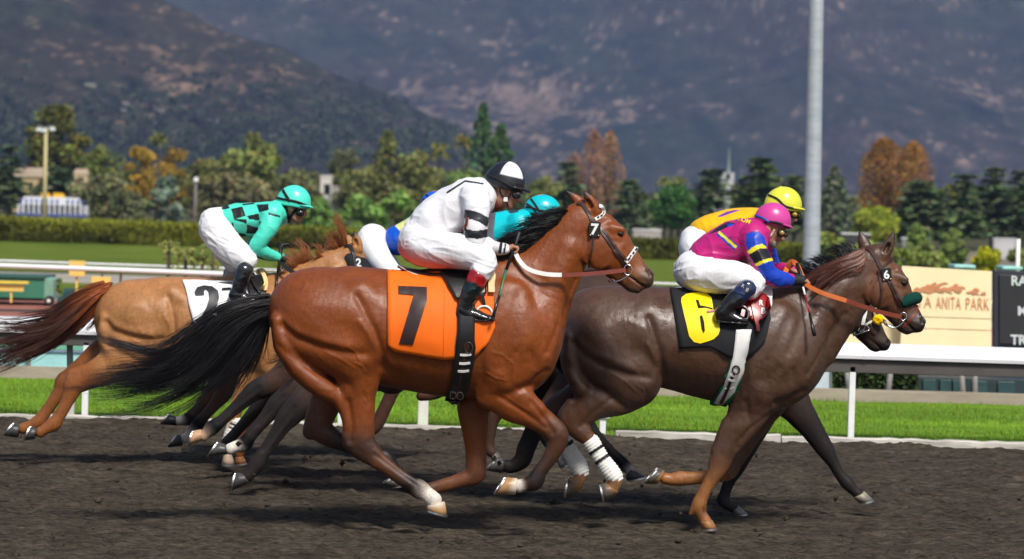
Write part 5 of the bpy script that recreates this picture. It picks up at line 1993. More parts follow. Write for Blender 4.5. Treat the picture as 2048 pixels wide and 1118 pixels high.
def shoulder(H, dst, wk=1.0):
 fk = affine(REF_SHOULDER, dst)
 for s in (1, -1):
  n = -.125 * wk * s
  mapped(H, fk, [(1030, 668, 84, .17, -.09 * s), (1040, 708, 74, .15, -.09 * s), (1022, 752, 50, .11, -.09 * s)], k=.05)
  mapped(H, fk, [(1012, 660, 72, .10, n - .05 * s), (1002, 718, 60, .10, n - .035 * s), (992, 760, 42, .085, n)], k=.035)
  mapped(H, fk, [(985, 700, 52, .07, n - .075 * s), (1012, 742, 40, .06, n - .07 * s)], k=.035)
  mapped(H, fk, [(1020, 600, 36, .05, n - .06 * s), (1030, 680, 40, .05, n - .09 * s)], k=.05)
  mapped(H, fk, [(1138, 500, 18, .035, -.08 * s), (1100, 582, 28, .05, -.105 * s), (1075, 660, 44, .06, -.15 * s), (1050, 720, 40, .05, -.17 * s)], k=.05)
  mapped(H, fk, [(968, 760, 22, .05, n - .03 * s), (972, 795, 20, .05, n - .01 * s), (985, 803, 14, .04, n)], k=.025)
 for ln, a, sg in (([(1152, 560), (1132, 610), (1112, 660), (1095, 700)], -.009, 7), ([(1040, 580), (1022, 640), (1010, 690), (1000, 730)], -.008, 12),
       ([(1092, 740), (1062, 766), (1040, 775)], -.012, 7), ([(1060, 700), (1075, 735), (1068, 770)], -.008, 9), ([(958, 690), (966, 740), (958, 790)], -.009, 9),
       ([(1085, 560), (1070, 610), (1062, 650)], -.006, 12), ([(1030, 700), (1015, 730), (1020, 760)], -.006, 8), ([(1078, 600), (1060, 660), (1052, 700)], .005, 12),
       ([(975, 742), (992, 752), (1010, 756)], .0014, 2.2), ([(985, 700), (1005, 706), (1025, 722)], .0014, 2.2)):
  mcarve(H, fk, ln, a, sg)


def horse_head(H, dst, wk=1.0, cols=None, face=None):
 """skull, jaw, lips, nostrils, mouth and eye sockets; returns the carry-over function"""
 fk = affine(REF_HEAD, dst)
 nose, lip, jaw, chin = cols or ((.23, .080, .024), (.07, .040, .028), (.10, .034, .012), (.06, .034, .022))
 mid = tuple((a + b) / 2 for a, b in zip(nose, lip))
 mapped(H, fk, [(1164, 434, 20, .064, 0), (1183, 456, 39, .083, 0), (1207, 488, 48.5, .092, 0), (1228, 510, 40, .08, 0), (1243, 525, 33.5, .062, 0), (1262, 543, 27, .052, 0),
      (1281, 556, 23, .056, 0), (1291, 560, 15, .052, 0)], cols=[face, face, face, face, face, nose, mid, lip], k=.02, sub=6)
 mapped(H, fk, [(1212, 444, 16, .05, 0), (1238, 470, 15, .042, 0), (1262, 505, 12, .035, 0), (1290, 545, 11, .028, 0)], cols=[face, face, nose, mid], k=.02)
 mapped(H, fk, [(1222, 545, 12, .04, 0), (1246, 561, 11, .035, 0), (1262, 572, 12, .036, 0), (1274, 578, 9, .034, 0)], cols=[jaw, jaw, chin, chin], k=.02)
 mapped(H, fk, [(1296, 556, 12, .05, 0), (1298, 566, 8, .036, 0)], cols=[lip, lip], k=.02)
 for s in (1, -1):
  mapped(H, fk, [(1190, 500, 33, .03, -.072 * s), (1198, 515, 25, .025, -.07 * s)], k=.025, cols=[face] * 2)
  mapped(H, fk, [(1238, 502, 6, .012, -.066 * s), (1258, 526, 5, .01, -.054 * s)], k=.02)
  mapped(H, fk, [(1226, 456, 8, .016, -.060 * s), (1243, 460, 8, .018, -.060 * s)], k=.025)
  mapped(H, fk, [(1296, 540, 5, .016, -.034 * s), (1304, 548, 5, .014, -.034 * s), (1299, 556, 4, .014, -.034 * s)], cols=[lip] * 3, k=.012)
  mapped(H, fk, [(1300, 542, 4.5, .02, -.054 * s), (1301, 551, 3.8, .018, -.054 * s)], k=.006, sign=-1)
  mapped(H, fk, [(1236, 468, 6.5, .012, -.088 * s), (1244, 469, 6.5, .012, -.087 * s)], k=.012, sign=-1)
 for s in (1, -1):
  mapped(H, fk, [(1255, 551, 1.8, .022, -.058 * s), (1272, 562, 2.4, .022, -.055 * s), (1290, 574, 2.6, .03, -.045 * s)], k=.006, sign=-1)
 for ln, a, sg in (([(1180, 545), (1173, 520), (1172, 490), (1178, 465)], -.010, 6), ([(1215, 462), (1222, 480), (1240, 484)], -.004, 5), ([(1250, 500), (1262, 520), (1280, 535)], -.005, 5),
       ([(1276, 560), (1290, 562)], -.003, 4), ([(1222, 500), (1240, 512), (1252, 530)], .004, 4), ([(1200, 450), (1215, 440)], -.006, 6), ([(1195, 538), (1215, 520), (1225, 500)], -.004, 8)):
  mcarve(H, fk, ln, a, sg)
 return fk


def ear(H, base, mid, tip, d, front=True, k=1.0, inner=None):
 (x0, y0), (x1, y1), (x2, y2) = base, mid, tip
 H.limb([(x0, y0, 12 * k, .027, d), ((x0 + x1) / 2, (y0 + y1) / 2, 12.5 * k, .026, d * 1.08), (x1, y1, 11 * k, .021, d * 1.12), ((x1 + x2) / 2, (y1 + y2) / 2, 7 * k, .014, d * 1.14), (x2, y2, 2.0, .006, d * 1.14)],
    k=.012, cols=[None, None, None, (.05, .02, .012), (.02, .012, .01)])
 if inner:
  ix, iy = inner
  H.limb([((x0 + x1) / 2 + ix, (y0 + y1) / 2 + iy, 5 * k, .03, d - .03), (x1 + ix, y1 + iy, 4 * k, .022, d - .02)], k=.006, sign=-1)
# ------------------------------------------------------------------ jockeys
SKIN = (0.42, 0.205, 0.125)


class Rider:
 def __init__(self, Y, base, label, skin=SKIN, h=0.0048):
  self.Y, self.h, self.skin = Y, h, skin
  g = at(base[0], base[1], Y)
  self.root = empty("person", (g.x, Y, g.z), label, "jockey", "jockeys riding in the race")
  self.flesh = Body(skin)

 def row(self, q, grow=0.0):
  x, y, r, w_, d = q
  Y = self.Y + d
  p = at(x, y, Y)
  g = grow * ppm(self.Y)
  return (p.x, p.y, p.z, max(1.0, r + g) / ppm(Y), max(.004, w_ + grow))

 def rows(self, L, grow=0.0):
  return [self.row(q, grow) for q in L]

 # ---- head: local units, x forward, y down, unit about 9.5 cm
 def head(self, cx, cy, unit, pitch, d=0.0, yaw=0.0):
  u = unit
  ca, sa = math.cos(pitch), math.sin(pitch)
  self.hd = (cx, cy, u, ca, sa, d)
  m = u / ppm(self.Y)

  def q(x, y, r, w_, yy=0.0):
   return (cx + (x * ca - y * sa) * u, cy + (x * sa + y * ca) * u, r * u, w_ * m, d + yy * m)
  self.hq = q
  S = tuple(c * 0.82 for c in self.skin)
  lipc = tuple(min(1, a * b) for a, b in zip(self.skin, (0.85, 0.62, 0.62)))
  B = self.flesh
  R_ = self.rows
  B.limb(R_([q(-.2, -.1, .98, .78), q(.1, -.1, .98, .76)]), k=.02)
  B.limb(R_([q(.42, .3, .55, .60), q(.5, .75, .42, .50), q(.5, 1.05, .34, .36)]), k=.025)
  B.limb(R_([q(-.05, .75, .34, .62), q(.25, 1.12, .24, .46), q(.66, 1.34, .17, .2)]), k=.022)      # jaw to chin
  B.limb(R_([q(.86, .18, .12, .10), q(1.0, .46, .10, .11), q(1.14, .72, .11, .13)]), k=.012)        # nose
  B.limb(R_([q(1.0, .78, .08, .19), q(.98, .8, .07, .18)]), k=.01)                                  # nostril wings
  B.limb(R_([q(.82, .1, .13, .36), q(.84, .12, .12, .3)]), k=.012)                                  # brow
  for s in (1, -1):
   B.limb(R_([q(.58, .55, .2, .14, -.42 * s), q(.62, .62, .16, .12, -.38 * s)]), k=.015)         # cheekbones
   B.limb(R_([q(.80, .36, .09, .1, -.36 * s), q(.82, .36, .08, .1, -.28 * s)]), k=.006, sign=-1)  # eye sockets
   B.limb(R_([q(-.12, .28, .20, .06, -.80 * s), q(-.08, .5, .17, .055, -.80 * s), q(-.0, .68, .09, .045, -.76 * s)]), k=.006)
   B.limb(R_([q(-.06, .34, .09, .05, -.88 * s), q(-.03, .5, .07, .04, -.87 * s)]), k=.004, sign=-1)
  B.limb(R_([q(.92, .97, .075, .22), q(.93, .99, .07, .2)]), k=.008, cols=[lipc] * 2)
  B.limb(R_([q(.89, 1.12, .08, .2), q(.88, 1.13, .08, .18)]), k=.008, cols=[lipc] * 2)
  B.limb(R_([q(.97, 1.045, .018, .22), q(.85, 1.06, .018, .24)]), k=.003, sign=-1)

 def hp(self, x, y, yy=0.0):
  a = self.hq(x, y, .1, .1, yy)
  return np.array(at(a[0], a[1], self.Y + a[4]))

 def helmet(self, cx, cy, a, b, tilt, col, panel=None, d=0.0, peak=1.32, wy=0.82):
  """cap shell: centre of the rim ellipse, half width, height above the rim (photo pixels), tilt of the rim"""
  c = np.array(at(cx, cy, self.Y + d))
  k = 1.0 / ppm(self.Y)
  ct, st = math.cos(tilt), math.sin(tilt)
  ex, ez, ey = np.array([ct, 0, -st]), np.array([st, 0, ct]), np.array([0, 1.0, 0])
  nphi, nth = 72, 26
  phi = np.linspace(0, 2 * np.pi, nphi, endpoint=False)     # 0 = front, pi/2 = towards the camera
  th = np.linspace(0.02, np.pi / 2 + .22, nth)
  V, C = [], []
  col = np.array(col)
  for t in th:
   for p in phi:
    rr = math.sin(t)
    back = 1.0 + 0.05 * max(0, -math.cos(p)) * rr
    zz = math.cos(t) * b * (1.0 if t < np.pi / 2 else 1.1)
    q = c + k * (ex * rr * a * math.cos(p) * back - ey * rr * a * wy * math.sin(p) + ez * zz)
    V.append(q)
    C.append(panel(p, t) if panel else col)
  F = [(i * nphi + j, i * nphi + (j + 1) % nphi, (i + 1) * nphi + (j + 1) % nphi, (i + 1) * nphi + j) for i in range(nth - 1) for j in range(nphi)]
  F.append(tuple(range(nphi)))
  me = mesh_np("helmet", np.array(V), F, True, np.array(C))
  hel = link_mesh("helmet", me, M['shell'], self.root)
  s = hel.modifiers.new("thickness", 'SOLIDIFY')
  s.thickness, s.offset = 0.012, -1
  # peak
  P, C2 = [], []
  ph = np.linspace(-1.15, 1.15, 25)
  for t, ext in ((0, .97), (.35, 1.06), (.7, 1.0 + .8 * (peak - 1)), (1.0, peak)):
   for p in ph:
    e = 1 + (ext - 1) * max(0.02, math.cos(p * 1.25)) if ext > 1 else ext
    P.append(c + k * (ex * a * math.cos(p) * e - ey * a * wy * math.sin(p) * min(e, 1.06) + ez * (b * .02 - t * t * b * .13)))
    C2.append(panel(p, 1.57) if panel else col * .92)
  m = len(ph)
  F2 = [(i * m + j, i * m + j + 1, (i + 1) * m + j + 1, (i + 1) * m + j) for i in range(3) for j in range(m - 1)]
  me = mesh_np("peak", np.array(P), F2, True, np.array(C2))
  pk = link_mesh("peak", me, M['shell'], hel)
  s = pk.modifiers.new("thickness", 'SOLIDIFY')
  s.thickness = 0.007
  # button on top
  sphere("button", c + k * ez * b * 1.0, (0.010, 0.010, 0.005), M['white_plastic'], hel) if False else None
  self.hel = hel
  self.hbvh = bvh_of(np.array(V), F)
  return hel

 def limbs(self, part, L, k=.025, grow=0.0, both=False, cols=None):
  rr = self.rows(L, grow)
  part.limb(rr, k, 5, cols)
  if both:
   m = np.array(rr)
   m[:, 1] = 2 * self.Y - m[:, 1]
   part.limb(m, k, 5, cols)

 def hand(self, wrist, knuckle, d, k=1.0, curl=1.0, cols=None):
  """a closed hand: palm, four fingers of different lengths bent round the rein, thumb across them"""
  wx, wy = wrist
  x, y = knuckle
  L = math.hypot(x - wx, y - wy)
  ax, ay = (x - wx) / L, (y - wy) / L
  bx, by = -ay, ax                       # across, towards the palm (down)
  s = L / 24.0 * k

  def p(a, b, r, w_, yy):
   return (x + ax * a * s + bx * b * s, y + ay * a * s + by * b * s, r * s, w_, d + yy)
  F = self.flesh
  c2 = None if cols is None else [cols] * 2
  c4 = None if cols is None else [cols] * 4
  F.limb(self.rows([(wx, wy, 8.5 * s, .026, d), p(-12, 1, 9.5, .035, 0), p(-2, 0, 8.5, .038, 0)]), k=.012, cols=None if cols is None else [cols] * 3)
  for i, (yy, ln) in enumerate(((-.034, .86), (-.012, 1.0), (.010, 1.05), (.031, .94))):
   o = (1.5 - i) * 1.6
   F.limb(self.rows([p(-1, -3 + o, 3.6, .0095, yy), p(6 * ln, -1 + o, 3.3, .009, yy * 1.05), p(9.5 * ln, 6 + o, 3.1, .0085, yy * 1.02), p(4.5 * ln, 11.5 + o, 2.8, .008, yy), p(-1.5, 11 + o, 2.5, .0075, yy)]),
      k=.004, cols=None if cols is None else [cols] * 5)
  F.limb(self.rows([p(-13, 5, 4.2, .012, .036), p(-6, 10, 3.8, .011, .03), p(1, 12.5, 3.2, .0095, .012), p(6, 12, 2.6, .008, -.004)]), k=.006, cols=c4)

 def finish(self):
  V, F = self.flesh.mesh(self.h, smooth=1, pad=.02)
  self.V, self.F = V, F
  me = mesh_np("rider_body", V, F, True, self.flesh.colours(V, .006))
  self.body = link_mesh("body", me, M['skin'], self.root)
  self.bvh = bvh_of(V, F)

 def garment(self, name, body, mat, colour=None, folds=(), puff=0.0, h=None, sigma=.008, seed=0):
  """folds: (direction px vector, amplitude m, frequency across per m, frequency along per m)"""
  V, F = body.mesh(h or self.h, smooth=1, pad=.02)
  N = normals(V, F)
  C = body.colours(V, sigma)
  disp = np.zeros(len(V))
  for (dx, dz), amp, fa, fl in folds:
   L = math.hypot(dx, dz)
   u = np.array([dx / L, 0, -dz / L])
   v = np.array([u[2], 0, -u[0]])
   Q = np.stack([V @ u * fl, V @ v * fa, V[:, 1] * fa * .8], 1) + seed * 3.7
   Q[:, 1] += 0.7 * vnoise(Q * np.array([1, .25, .25]) + 5)
   nz = vnoise(Q)
   disp += amp * .95 * (1 - 2.2 * np.abs(nz) ** .85)
  V = V + N * disp[:, None]
  if colour is not None:
   C = colour(V, C, proj(V), N)
  me = mesh_np(name, V, F, True, C)
  o = link_mesh(name, me, M[mat] if isinstance(mat, str) else mat, self.root)
  return o, bvh_of(V, F)

 def boot(self, knee, ankle, heel, toe, d, top=None, cuffc=None, rk=22, wk=.05, dz=0.0, mat='patent', cuff=.22):
  """riding boot from below the knee to the sole"""
  kx, ky = knee
  axx, axy = ankle
  s = ppm(self.Y) / 350.0
  B = Body((.010, .010, .011))
  c = cuffc or (.010, .010, .011)
  mx = lambda t: (kx + (axx - kx) * t, ky + (axy - ky) * t)
  cols = [c, c, None, None, None]
  pts = [mx(0.0), mx(cuff), mx(cuff + .03), mx(.6), mx(1.0)]
  rr = [rk, rk * .98, rk * .97, rk * .93, rk * .70]
  ww = [wk, wk, wk, wk * .95, wk * .8]
  self.limbs(B, [(p[0], p[1], r * s, w_, d) for p, r, w_ in zip(pts, rr, ww)], k=.01, cols=cols)
  hx, hy = heel
  tx, ty = toe
  at_ = lambda t, o: (hx + (tx - hx) * t, hy + (ty - hy) * t - o * s)
  self.limbs(B, [(*at_(.16, 14), 14 * s, .034, d), (*at_(.42, 14), 13.5 * s, .038, d), (*at_(.72, 9), 9 * s, .043, d), (*at_(.92, 6.5), 6 * s, .036, d)], k=.025)
  self.limbs(B, [(*at_(.06, 3.5), 3.8 * s, .03, d), (*at_(.3, 1.5), 2.2 * s, .032, d), (*at_(.7, 1.5), 2.6 * s, .042, d), (*at_(.97, 3), 2.4 * s, .03, d)], k=.006)
  o, bv = self.garment("boot", B, mat, folds=(((1, .25), .0025, 34, 12),), h=.0045, sigma=.003)
  return o, bv

 def goggle(self, x, y, r, d, lens, frame, frame_r=None):
  """one eye cup: photo centre, radius px, depth from the middle plane"""
  c = np.array(at(x, y, self.Y + d))
  k = 1 / ppm(self.Y)
  fr = frame_r or r * 1.45
  g = sphere("goggles", c, (fr * k, .018, fr * .86 * k), frame, self.root, rot=.3)
  sphere("lens", c + np.array([.004, -.012, 0]), (r * k, .012, r * .9 * k), lens, g, rot=.3)
  return g
# ------------------------------------------------------------------ the bay horse with the orange cloth
BAY, BAYD, BLK, WHT, BUFF = (0.205, 0.050, 0.008), (0.06, 0.021, 0.009), (0.014, 0.010, 0.009), (0.72, 0.66, 0.58), (0.5, 0.3, 0.16)


def build_h7():
 H = Horse(19.1, (880, 1040), "bay racehorse with a black tail wearing an orange saddle cloth numbered 7", coat=BAY, h=0.0072)
 # trunk
 H.limb([(612, 616, 74, .19, 0), (634, 628, 94, .25, 0), (690, 640, 103, .285, 0), (760, 655, 112, .285, 0), (845, 664, 121, .30, 0),
   (925, 664, 132, .30, 0), (985, 660, 133, .27, 0), (1035, 684, 82, .21, 0)], k=.05, sub=6)
 # withers and back ridge
 H.limb([(700, 560, 24, .10, 0), (840, 572, 26, .12, 0), (960, 552, 30, .10, 0), (1030, 555, 40, .09, 0)], k=.06)
 # neck
 H.limb([(985, 600, 80, .16, 0), (1032, 602, 98, .16, 0), (1084, 556, 72, .122, 0), (1122, 503, 57, .10, 0), (1153, 458, 47, .09, 0), (1172, 432, 34, .075, 0)], k=.05, sub=6)
 # windpipe side of the neck
 H.limb([(1146, 540, 13, .05, 0), (1122, 605, 16, .055, 0), (1096, 690, 26, .06, 0)], k=.04)
 haunch(H, REF_HAUNCH)
 shoulder(H, REF_SHOULDER)
 horse_head(H, REF_HEAD)
 ear(H, (1192, 424), (1180, 401), (1168, 383), -.048, inner=(-4, 1))
 ear(H, (1172, 418), (1152, 398), (1132, 382), .052, k=.9)
 # ---- near hind
 n = -.135
 H.limb([(640, 655, 78, .12, n + .0), (676, 672, 76, .125, n - .01), (706, 712, 56, .105, n - .015), (716, 752, 44, .08, n - .01), (716, 788, 36, .065, n), (718, 822, 32, .055, n),
   (718, 858, 31, .047, n), (720, 884, 31, .043, n), (741, 907, 23, .037, n), (760, 924, 17.5, .033, n), (800, 954, 15, .031, n), (826, 971, 16.5, .035, n), (838, 977, 18.5, .038, n),
   (853, 987, 15.5, .034, n), (868, 1000, 16, .036, n)], k=.035, sub=6,
    cols=[None] * 5 + [None, (.14, .042, .012), (.05, .02, .011), (.06, .024, .012), (.12, .042, .016), (.06, .024, .012), (.02, .012, .009), (.2, .16, .13), WHT, WHT])
 H.limb([(568, 690, 20, .08, n), (600, 738, 23, .08, n), (640, 772, 22, .065, n - .01), (676, 797, 17, .05, n), (690, 822, 13, .04, n), (698, 850, 11, .034, n)], k=.022, sub=6)
 # point of hock and tendon
 H.limb([(700, 840, 9, .022, n), (697, 872, 12, .03, n), (696, 888, 10, .03, n)], k=.02, cols=[None, BAYD, (.03, .016, .012)])
 # ---- far hind
 f = .135
 H.limb([(640, 655, 74, .12, f), (676, 690, 66, .115, f), (676, 742, 46, .085, f), (660, 785, 36, .065, f), (646, 820, 30, .052, f), (637, 852, 27, .044, f), (660, 873, 21, .038, f),
   (690, 889, 15.5, .033, f), (735, 908, 13.5, .031, f), (768, 914, 16, .036, f), (784, 932, 13, .033, f), (793, 948, 14, .035, f)], k=.035, sub=6,
    cols=[None] * 4 + [(.16, .05, .02), (.10, .035, .016), (.06, .022, .012), BLK, BLK, BLK, BLK, BLK])
 H.limb([(625, 835, 9, .022, f), (614, 862, 9, .028, f), (618, 872, 8, .026, f)], k=.02, cols=[BAYD] * 3)
 # ---- near fore
 n = -.125
 H.limb([(1012, 660, 72, .10, n - .05), (1002, 724, 62, .10, n - .03), (994, 768, 44, .085, n), (1022, 802, 40, .075, n), (1062, 827, 29, .058, n), (1096, 850, 24, .047, n), (1114, 870, 23.5, .044, n),
   (1111, 894, 18.5, .038, n), (1095, 922, 14.5, .032, n), (1080, 943, 14.5, .032, n), (1069, 963, 18, .037, n), (1052, 969, 14, .033, n), (1038, 972, 14, .035, n)], k=.03, sub=6,
    cols=[None] * 5 + [(.13, .04, .013), (.07, .025, .011), (.07, .026, .012), (.055, .022, .012), (.03, .015, .010), (.018, .011, .009), (.10, .07, .05), WHT])
 H.limb([(1040, 790, 24, .05, n - .035), (1075, 818, 16, .035, n - .03)], k=.025)                              # forearm extensor
 # ---- far fore
 f = .125
 H.limb([(1012, 690, 66, .10, f + .03), (980, 756, 48, .09, f + .01), (948, 806, 34, .07, f), (949, 852, 27, .055, f), (951, 895, 21.5, .046, f), (952, 930, 21, .044, f), (948, 950, 21, .042, f),
   (925, 959, 15.5, .035, f), (893, 969, 13.5, .032, f), (865, 977, 13.5, .032, f), (842, 983, 16, .036, f), (822, 976, 12.5, .033, f), (806, 970, 13, .034, f)], k=.03, sub=6,
    cols=[None] * 5 + [(.15, .05, .02), (.10, .036, .016), (.15, .055, .022), (.15, .055, .022), (.1, .04, .02), (.03, .016, .012), BLK, BLK])
 H.hoof((889, 1003), (855, 1011), (895, 1031), (853, 1019), -.135, .055, (.42, .25, .11), (.6, .5, .4))
 H.hoof((1031, 989), (1035, 957), (990, 989), (1013, 954), -.125, .056, (.36, .2, .09), (.62, .52, .42))
 H.hoof((800, 982), (804, 957), (766, 968), (787, 955), .125, .055, (.05, .042, .038))
 H.hoof((806, 945), (783, 956), (814, 968), (782, 973), .135, .055, (.04, .034, .03))
 H.carve([(1062, 800), (1092, 838), (1105, 862)], -.006, 5)
 H.carve([(1000, 790), (1050, 822), (1090, 852)], -.006, 5)
 H.carve([(752, 905), (800, 940), (835, 966)], -.005, 4)
 H.carve([(700, 800), (706, 840), (704, 876)], -.008, 6)
 for v in ([(640, 772), (660, 776), (684, 774), (694, 768)], [(735, 772), (740, 792), (735, 800), (726, 790)], [(700, 690), (715, 700), (722, 715)],
     [(975, 742), (992, 752), (1010, 756)], [(1150, 478), (1140, 492), (1130, 505)], [(985, 700), (1005, 706), (1025, 722)], [(716, 722), (728, 728), (735, 740)],
     [(1100, 470), (1090, 490), (1075, 510), (1066, 530)], [(1136, 516), (1128, 534), (1118, 540)], [(1015, 790), (1035, 806), (1060, 818)]):
  H.carve(v, .0016, 2.4)
 H.make()
 H.eye(1240, 468, 0)
 # ---- tail
 G = [[(541, 598, -.02), (500, 604, -.03), (455, 613, -.05), (408, 636, -.07), (374, 660, -.08), (345, 690, -.08), (300, 706, -.09), (245, 712, -.09)],
    [(541, 600, -.03), (490, 608, -.05), (434, 632, -.08), (388, 672, -.09), (350, 708, -.1), (300, 726, -.1), (250, 732, -.1), (205, 738, -.1)],
    [(541, 602, -.03), (485, 618, -.05), (425, 652, -.08), (388, 700, -.09), (338, 736, -.1), (280, 750, -.1), (230, 756, -.1), (190, 760, -.1)],
    [(541, 606, -.02), (485, 632, -.04), (430, 676, -.06), (388, 716, -.07), (330, 748, -.07), (270, 764, -.07), (220, 770, -.07), (168, 772, -.07)],
    [(541, 610, 0), (490, 645, -.01), (440, 694, -.03), (400, 736, -.03), (350, 764, -.03), (290, 780, -.03), (230, 782, -.03), (186, 776, -.03)],
    [(541, 614, .01), (500, 655, .01), (458, 700, 0), (418, 748, 0), (372, 782, 0), (330, 800, 0), (286, 804, 0), (236, 792, 0)],
    [(541, 618, .02), (512, 655, .02), (486, 694, .02), (455, 730, .02), (420, 758, .02), (385, 786, .02), (350, 800, .02), (316, 806, .02)],
    [(541, 622, .03), (524, 655, .03), (510, 690, .03), (494, 716, .03), (474, 742, .03), (450, 764, .03), (428, 778, .03)],
    [(541, 622, .03), (533, 650, .03), (526, 680, .03), (522, 706, .03), (516, 726, .03)]]
 H.hair("tail", G, 2100, .0021, 'mane_black', 3, spread0=.016, spread1=.06, wav=.010, clump=.75)
 G = [[(430, 630, -.09), (390, 660, -.1), (350, 690, -.1), (310, 698, -.1), (268, 680, -.1), (232, 652, -.1)], [(400, 660, -.1), (350, 700, -.1), (300, 712, -.1), (250, 700, -.1), (205, 690, -.1), (170, 672, -.1)]]
 H.hair("tail_wisps", G, 70, .0019, 'mane_black', 4, spread0=.02, spread1=.05, wav=.012)
 # ---- mane, blown back and to the far side
 roots = [(1036, 517), (1052, 503), (1068, 487), (1085, 472), (1103, 457), (1120, 445), (1135, 432), (1142, 424)]
 G = []
 for i, (x, y) in enumerate(roots):
  k = i / 7
  G.append([(x, y + 3, -.02), (x - 10, y - 8 + 14 * (1 - k), -.05), (x - 34 - 14 * k, y + 6 * (1 - k) - 2, -.06), (x - 58 - 20 * k, y + 12 - 18 * k * .2, -.05), (x - 76 - 26 * k, y + 18 + 4 * k, -.03)])
 H.hair("mane", G, 900, .0021, 'mane_black', 5, spread0=.012, spread1=.035, wav=.010)
 G2 = []
 for i, (x, y) in enumerate(roots[:4]):
  G2.append([(x, y, .0), (x - 6, y + 12, -.05), (x - 4, y + 30, -.09), (x + 2, y + 46, -.1)])
 G2 += [[(1139, 432, 0), (1136, 420, 0), (1133, 410, 0), (1128, 402, 0)], [(1144, 424, 0), (1143, 416, 0), (1141, 408, 0), (1139, 402, 0)]]
 H.hair("mane", G2[4:], 40, .0026, 'mane_black', 8, spread0=.008, spread1=.012, wav=.004)
 return H
# ------------------------------------------------------------------ tack
def lash(H, parent, name, path, width, mat, lift=.004, thick=.004, mirror=True, bvh=None, Y=None):
 mb, mb2 = MB(), MB()
 r_ = strap_mesh(mb, path, width, bvh or H.bvh, lift, thick, mb2=mb2, mirror_y=H.Y if mirror else None, Y=Y)
 o = mb.build(name, mat, parent, smooth=False)
 if mirror:
  mb2.build(name, mat, parent if parent is not H.root else o, smooth=False)
 return o, r_


def ring(H, parent, name, cx, cy, r, tube, mat, d, ry=None, mirror=True):
 a = np.linspace(0, 2 * np.pi, 25)
 pts = np.array([tuple(at(cx + r * math.cos(t), cy + (ry or r) * math.sin(t), H.Y + d)) for t in a])
 for s in ((-1, 1) if mirror else (1,)):
  mb = MB()
  pts[:, 1] = H.Y + d * s
  mb.tube(pts, tube, 6, cap=False)
  o = mb.build(name, mat, parent, smooth=True)
 return o


def tube_px(H, parent, name, path, rad, mat, mirror=False, n=8):
 """round bar through (px, py, y m)"""
 P = spline(np.array(path, float), 5) if len(path) > 2 else np.array(path, float)
 pts = np.array([tuple(at(x, y, H.Y + d)) for x, y, d in P])
 for s in ((1, -1) if mirror else (1,)):
  q = pts.copy()
  q[:, 1] = H.Y + (q[:, 1] - H.Y) * s
  mb = MB()
  mb.tube(q, rad, n)
  o = mb.build(name, mat, parent, smooth=True)
 return o


def rein(H, parent, name, path, width, mats, split=None):
 """flat leather line through (px, py, y m), near and far side, each with its grip"""
 P = resample(spline(np.array(path, float), 6), 40)
 pts = np.array([tuple(at(x, y, H.Y + d)) for x, y, d in P])
 k = 40 if split is None else int(40 * split)
 for s in (1, -1):
  q = pts.copy()
  q[:, 1] = H.Y + (q[:, 1] - H.Y) * s
  N = np.tile(np.array([0, -1.0 * s, .1]), (40, 1))
  obs = None
  for i, (a, b, m) in enumerate(((0, k, mats[0]), (k - 1, 40, mats[-1]))):
   if b - a < 2:
    continue
   mb = MB()
   ribbon(mb, q[a:b], N[a:b], width, .005 if i == 0 else .007)
   o = mb.build(name if i == 0 else "grip", m, parent if i == 0 else obs)
   obs = obs or o


def tag_plate(H, parent, px, py, w_, h_, txt, ang=0.0, size=18, col='black_rubber'):
 """number plate hanging on the cheek of the bridle"""
 h0 = hit(H.bvh, px, py)
 yy = h0[0].y - .012
 ca, sa = math.cos(ang), math.sin(ang)
 c = []
 r_ = 3.0
 for sx, sy in ((1, 1), (-1, 1), (-1, -1), (1, -1)):
  for t in np.linspace(0, np.pi / 2, 4):
   o = math.atan2(sy, sx) - np.pi / 4 + t
   x, y = sx * (w_ / 2 - r_) + r_ * math.cos(o), sy * (h_ / 2 - r_) + r_ * math.sin(o)
   c.append((px + x * ca - y * sa, py + x * sa + y * ca))
 poly = [at(x, y, yy) for x, y in c]
 mb = MB()
 mb.prism([(p.x, p.z) for p in poly], yy - .010, yy + .008)
 o = mb.build("number_plate", M[col], parent, bevel=.002)
 V, F = text_loops(txt, .035)
 lo, hi = V.min(0), V.max(0)
 k = size / (hi[1] - lo[1])
 cc = (lo + hi) / 2
 P = []
 for v in V:
  x, y = (v[0] - cc[0]) * k, -(v[1] - cc[1]) * k
  P.append(tuple(at(px + x * ca - y * sa, py + x * sa + y * ca, yy - .013)))
 me = mesh_np("number", np.array(P), F, False)
 link_mesh("number", me, M['white_print'], o)
 mb = MB()
 for q in ((-.36, .40), (.36, .40)):
  mb = MB()
  p = at(px + q[0] * w_ * ca - q[1] * h_ * sa, py + q[0] * w_ * sa + q[1] * h_ * ca, yy - .012)
  mb.tube([tuple(p), (p.x, p.y - .004, p.z)], [.006, .004], 8)
  mb.build("stud", M['brass'], o, smooth=True)
 return o


def sdf_part(H, parent, name, limbs, mat, h=.006, k=.015, col=(.01, .01, .011), both=False):
 B = Body(col)
 for L in limbs:
  rr = H.rows(L)
  B.limb(rr, k)
  if both:
   m = np.array(rr)
   m[:, 1] = 2 * H.Y - m[:, 1]
   B.limb(m, k)
 V, F = B.mesh(h, 1, .02)
 me = mesh_np(name, V, F, True, np.tile(np.array(col), (len(V), 1)))
 return link_mesh(name, me, mat, parent), bvh_of(V, F)


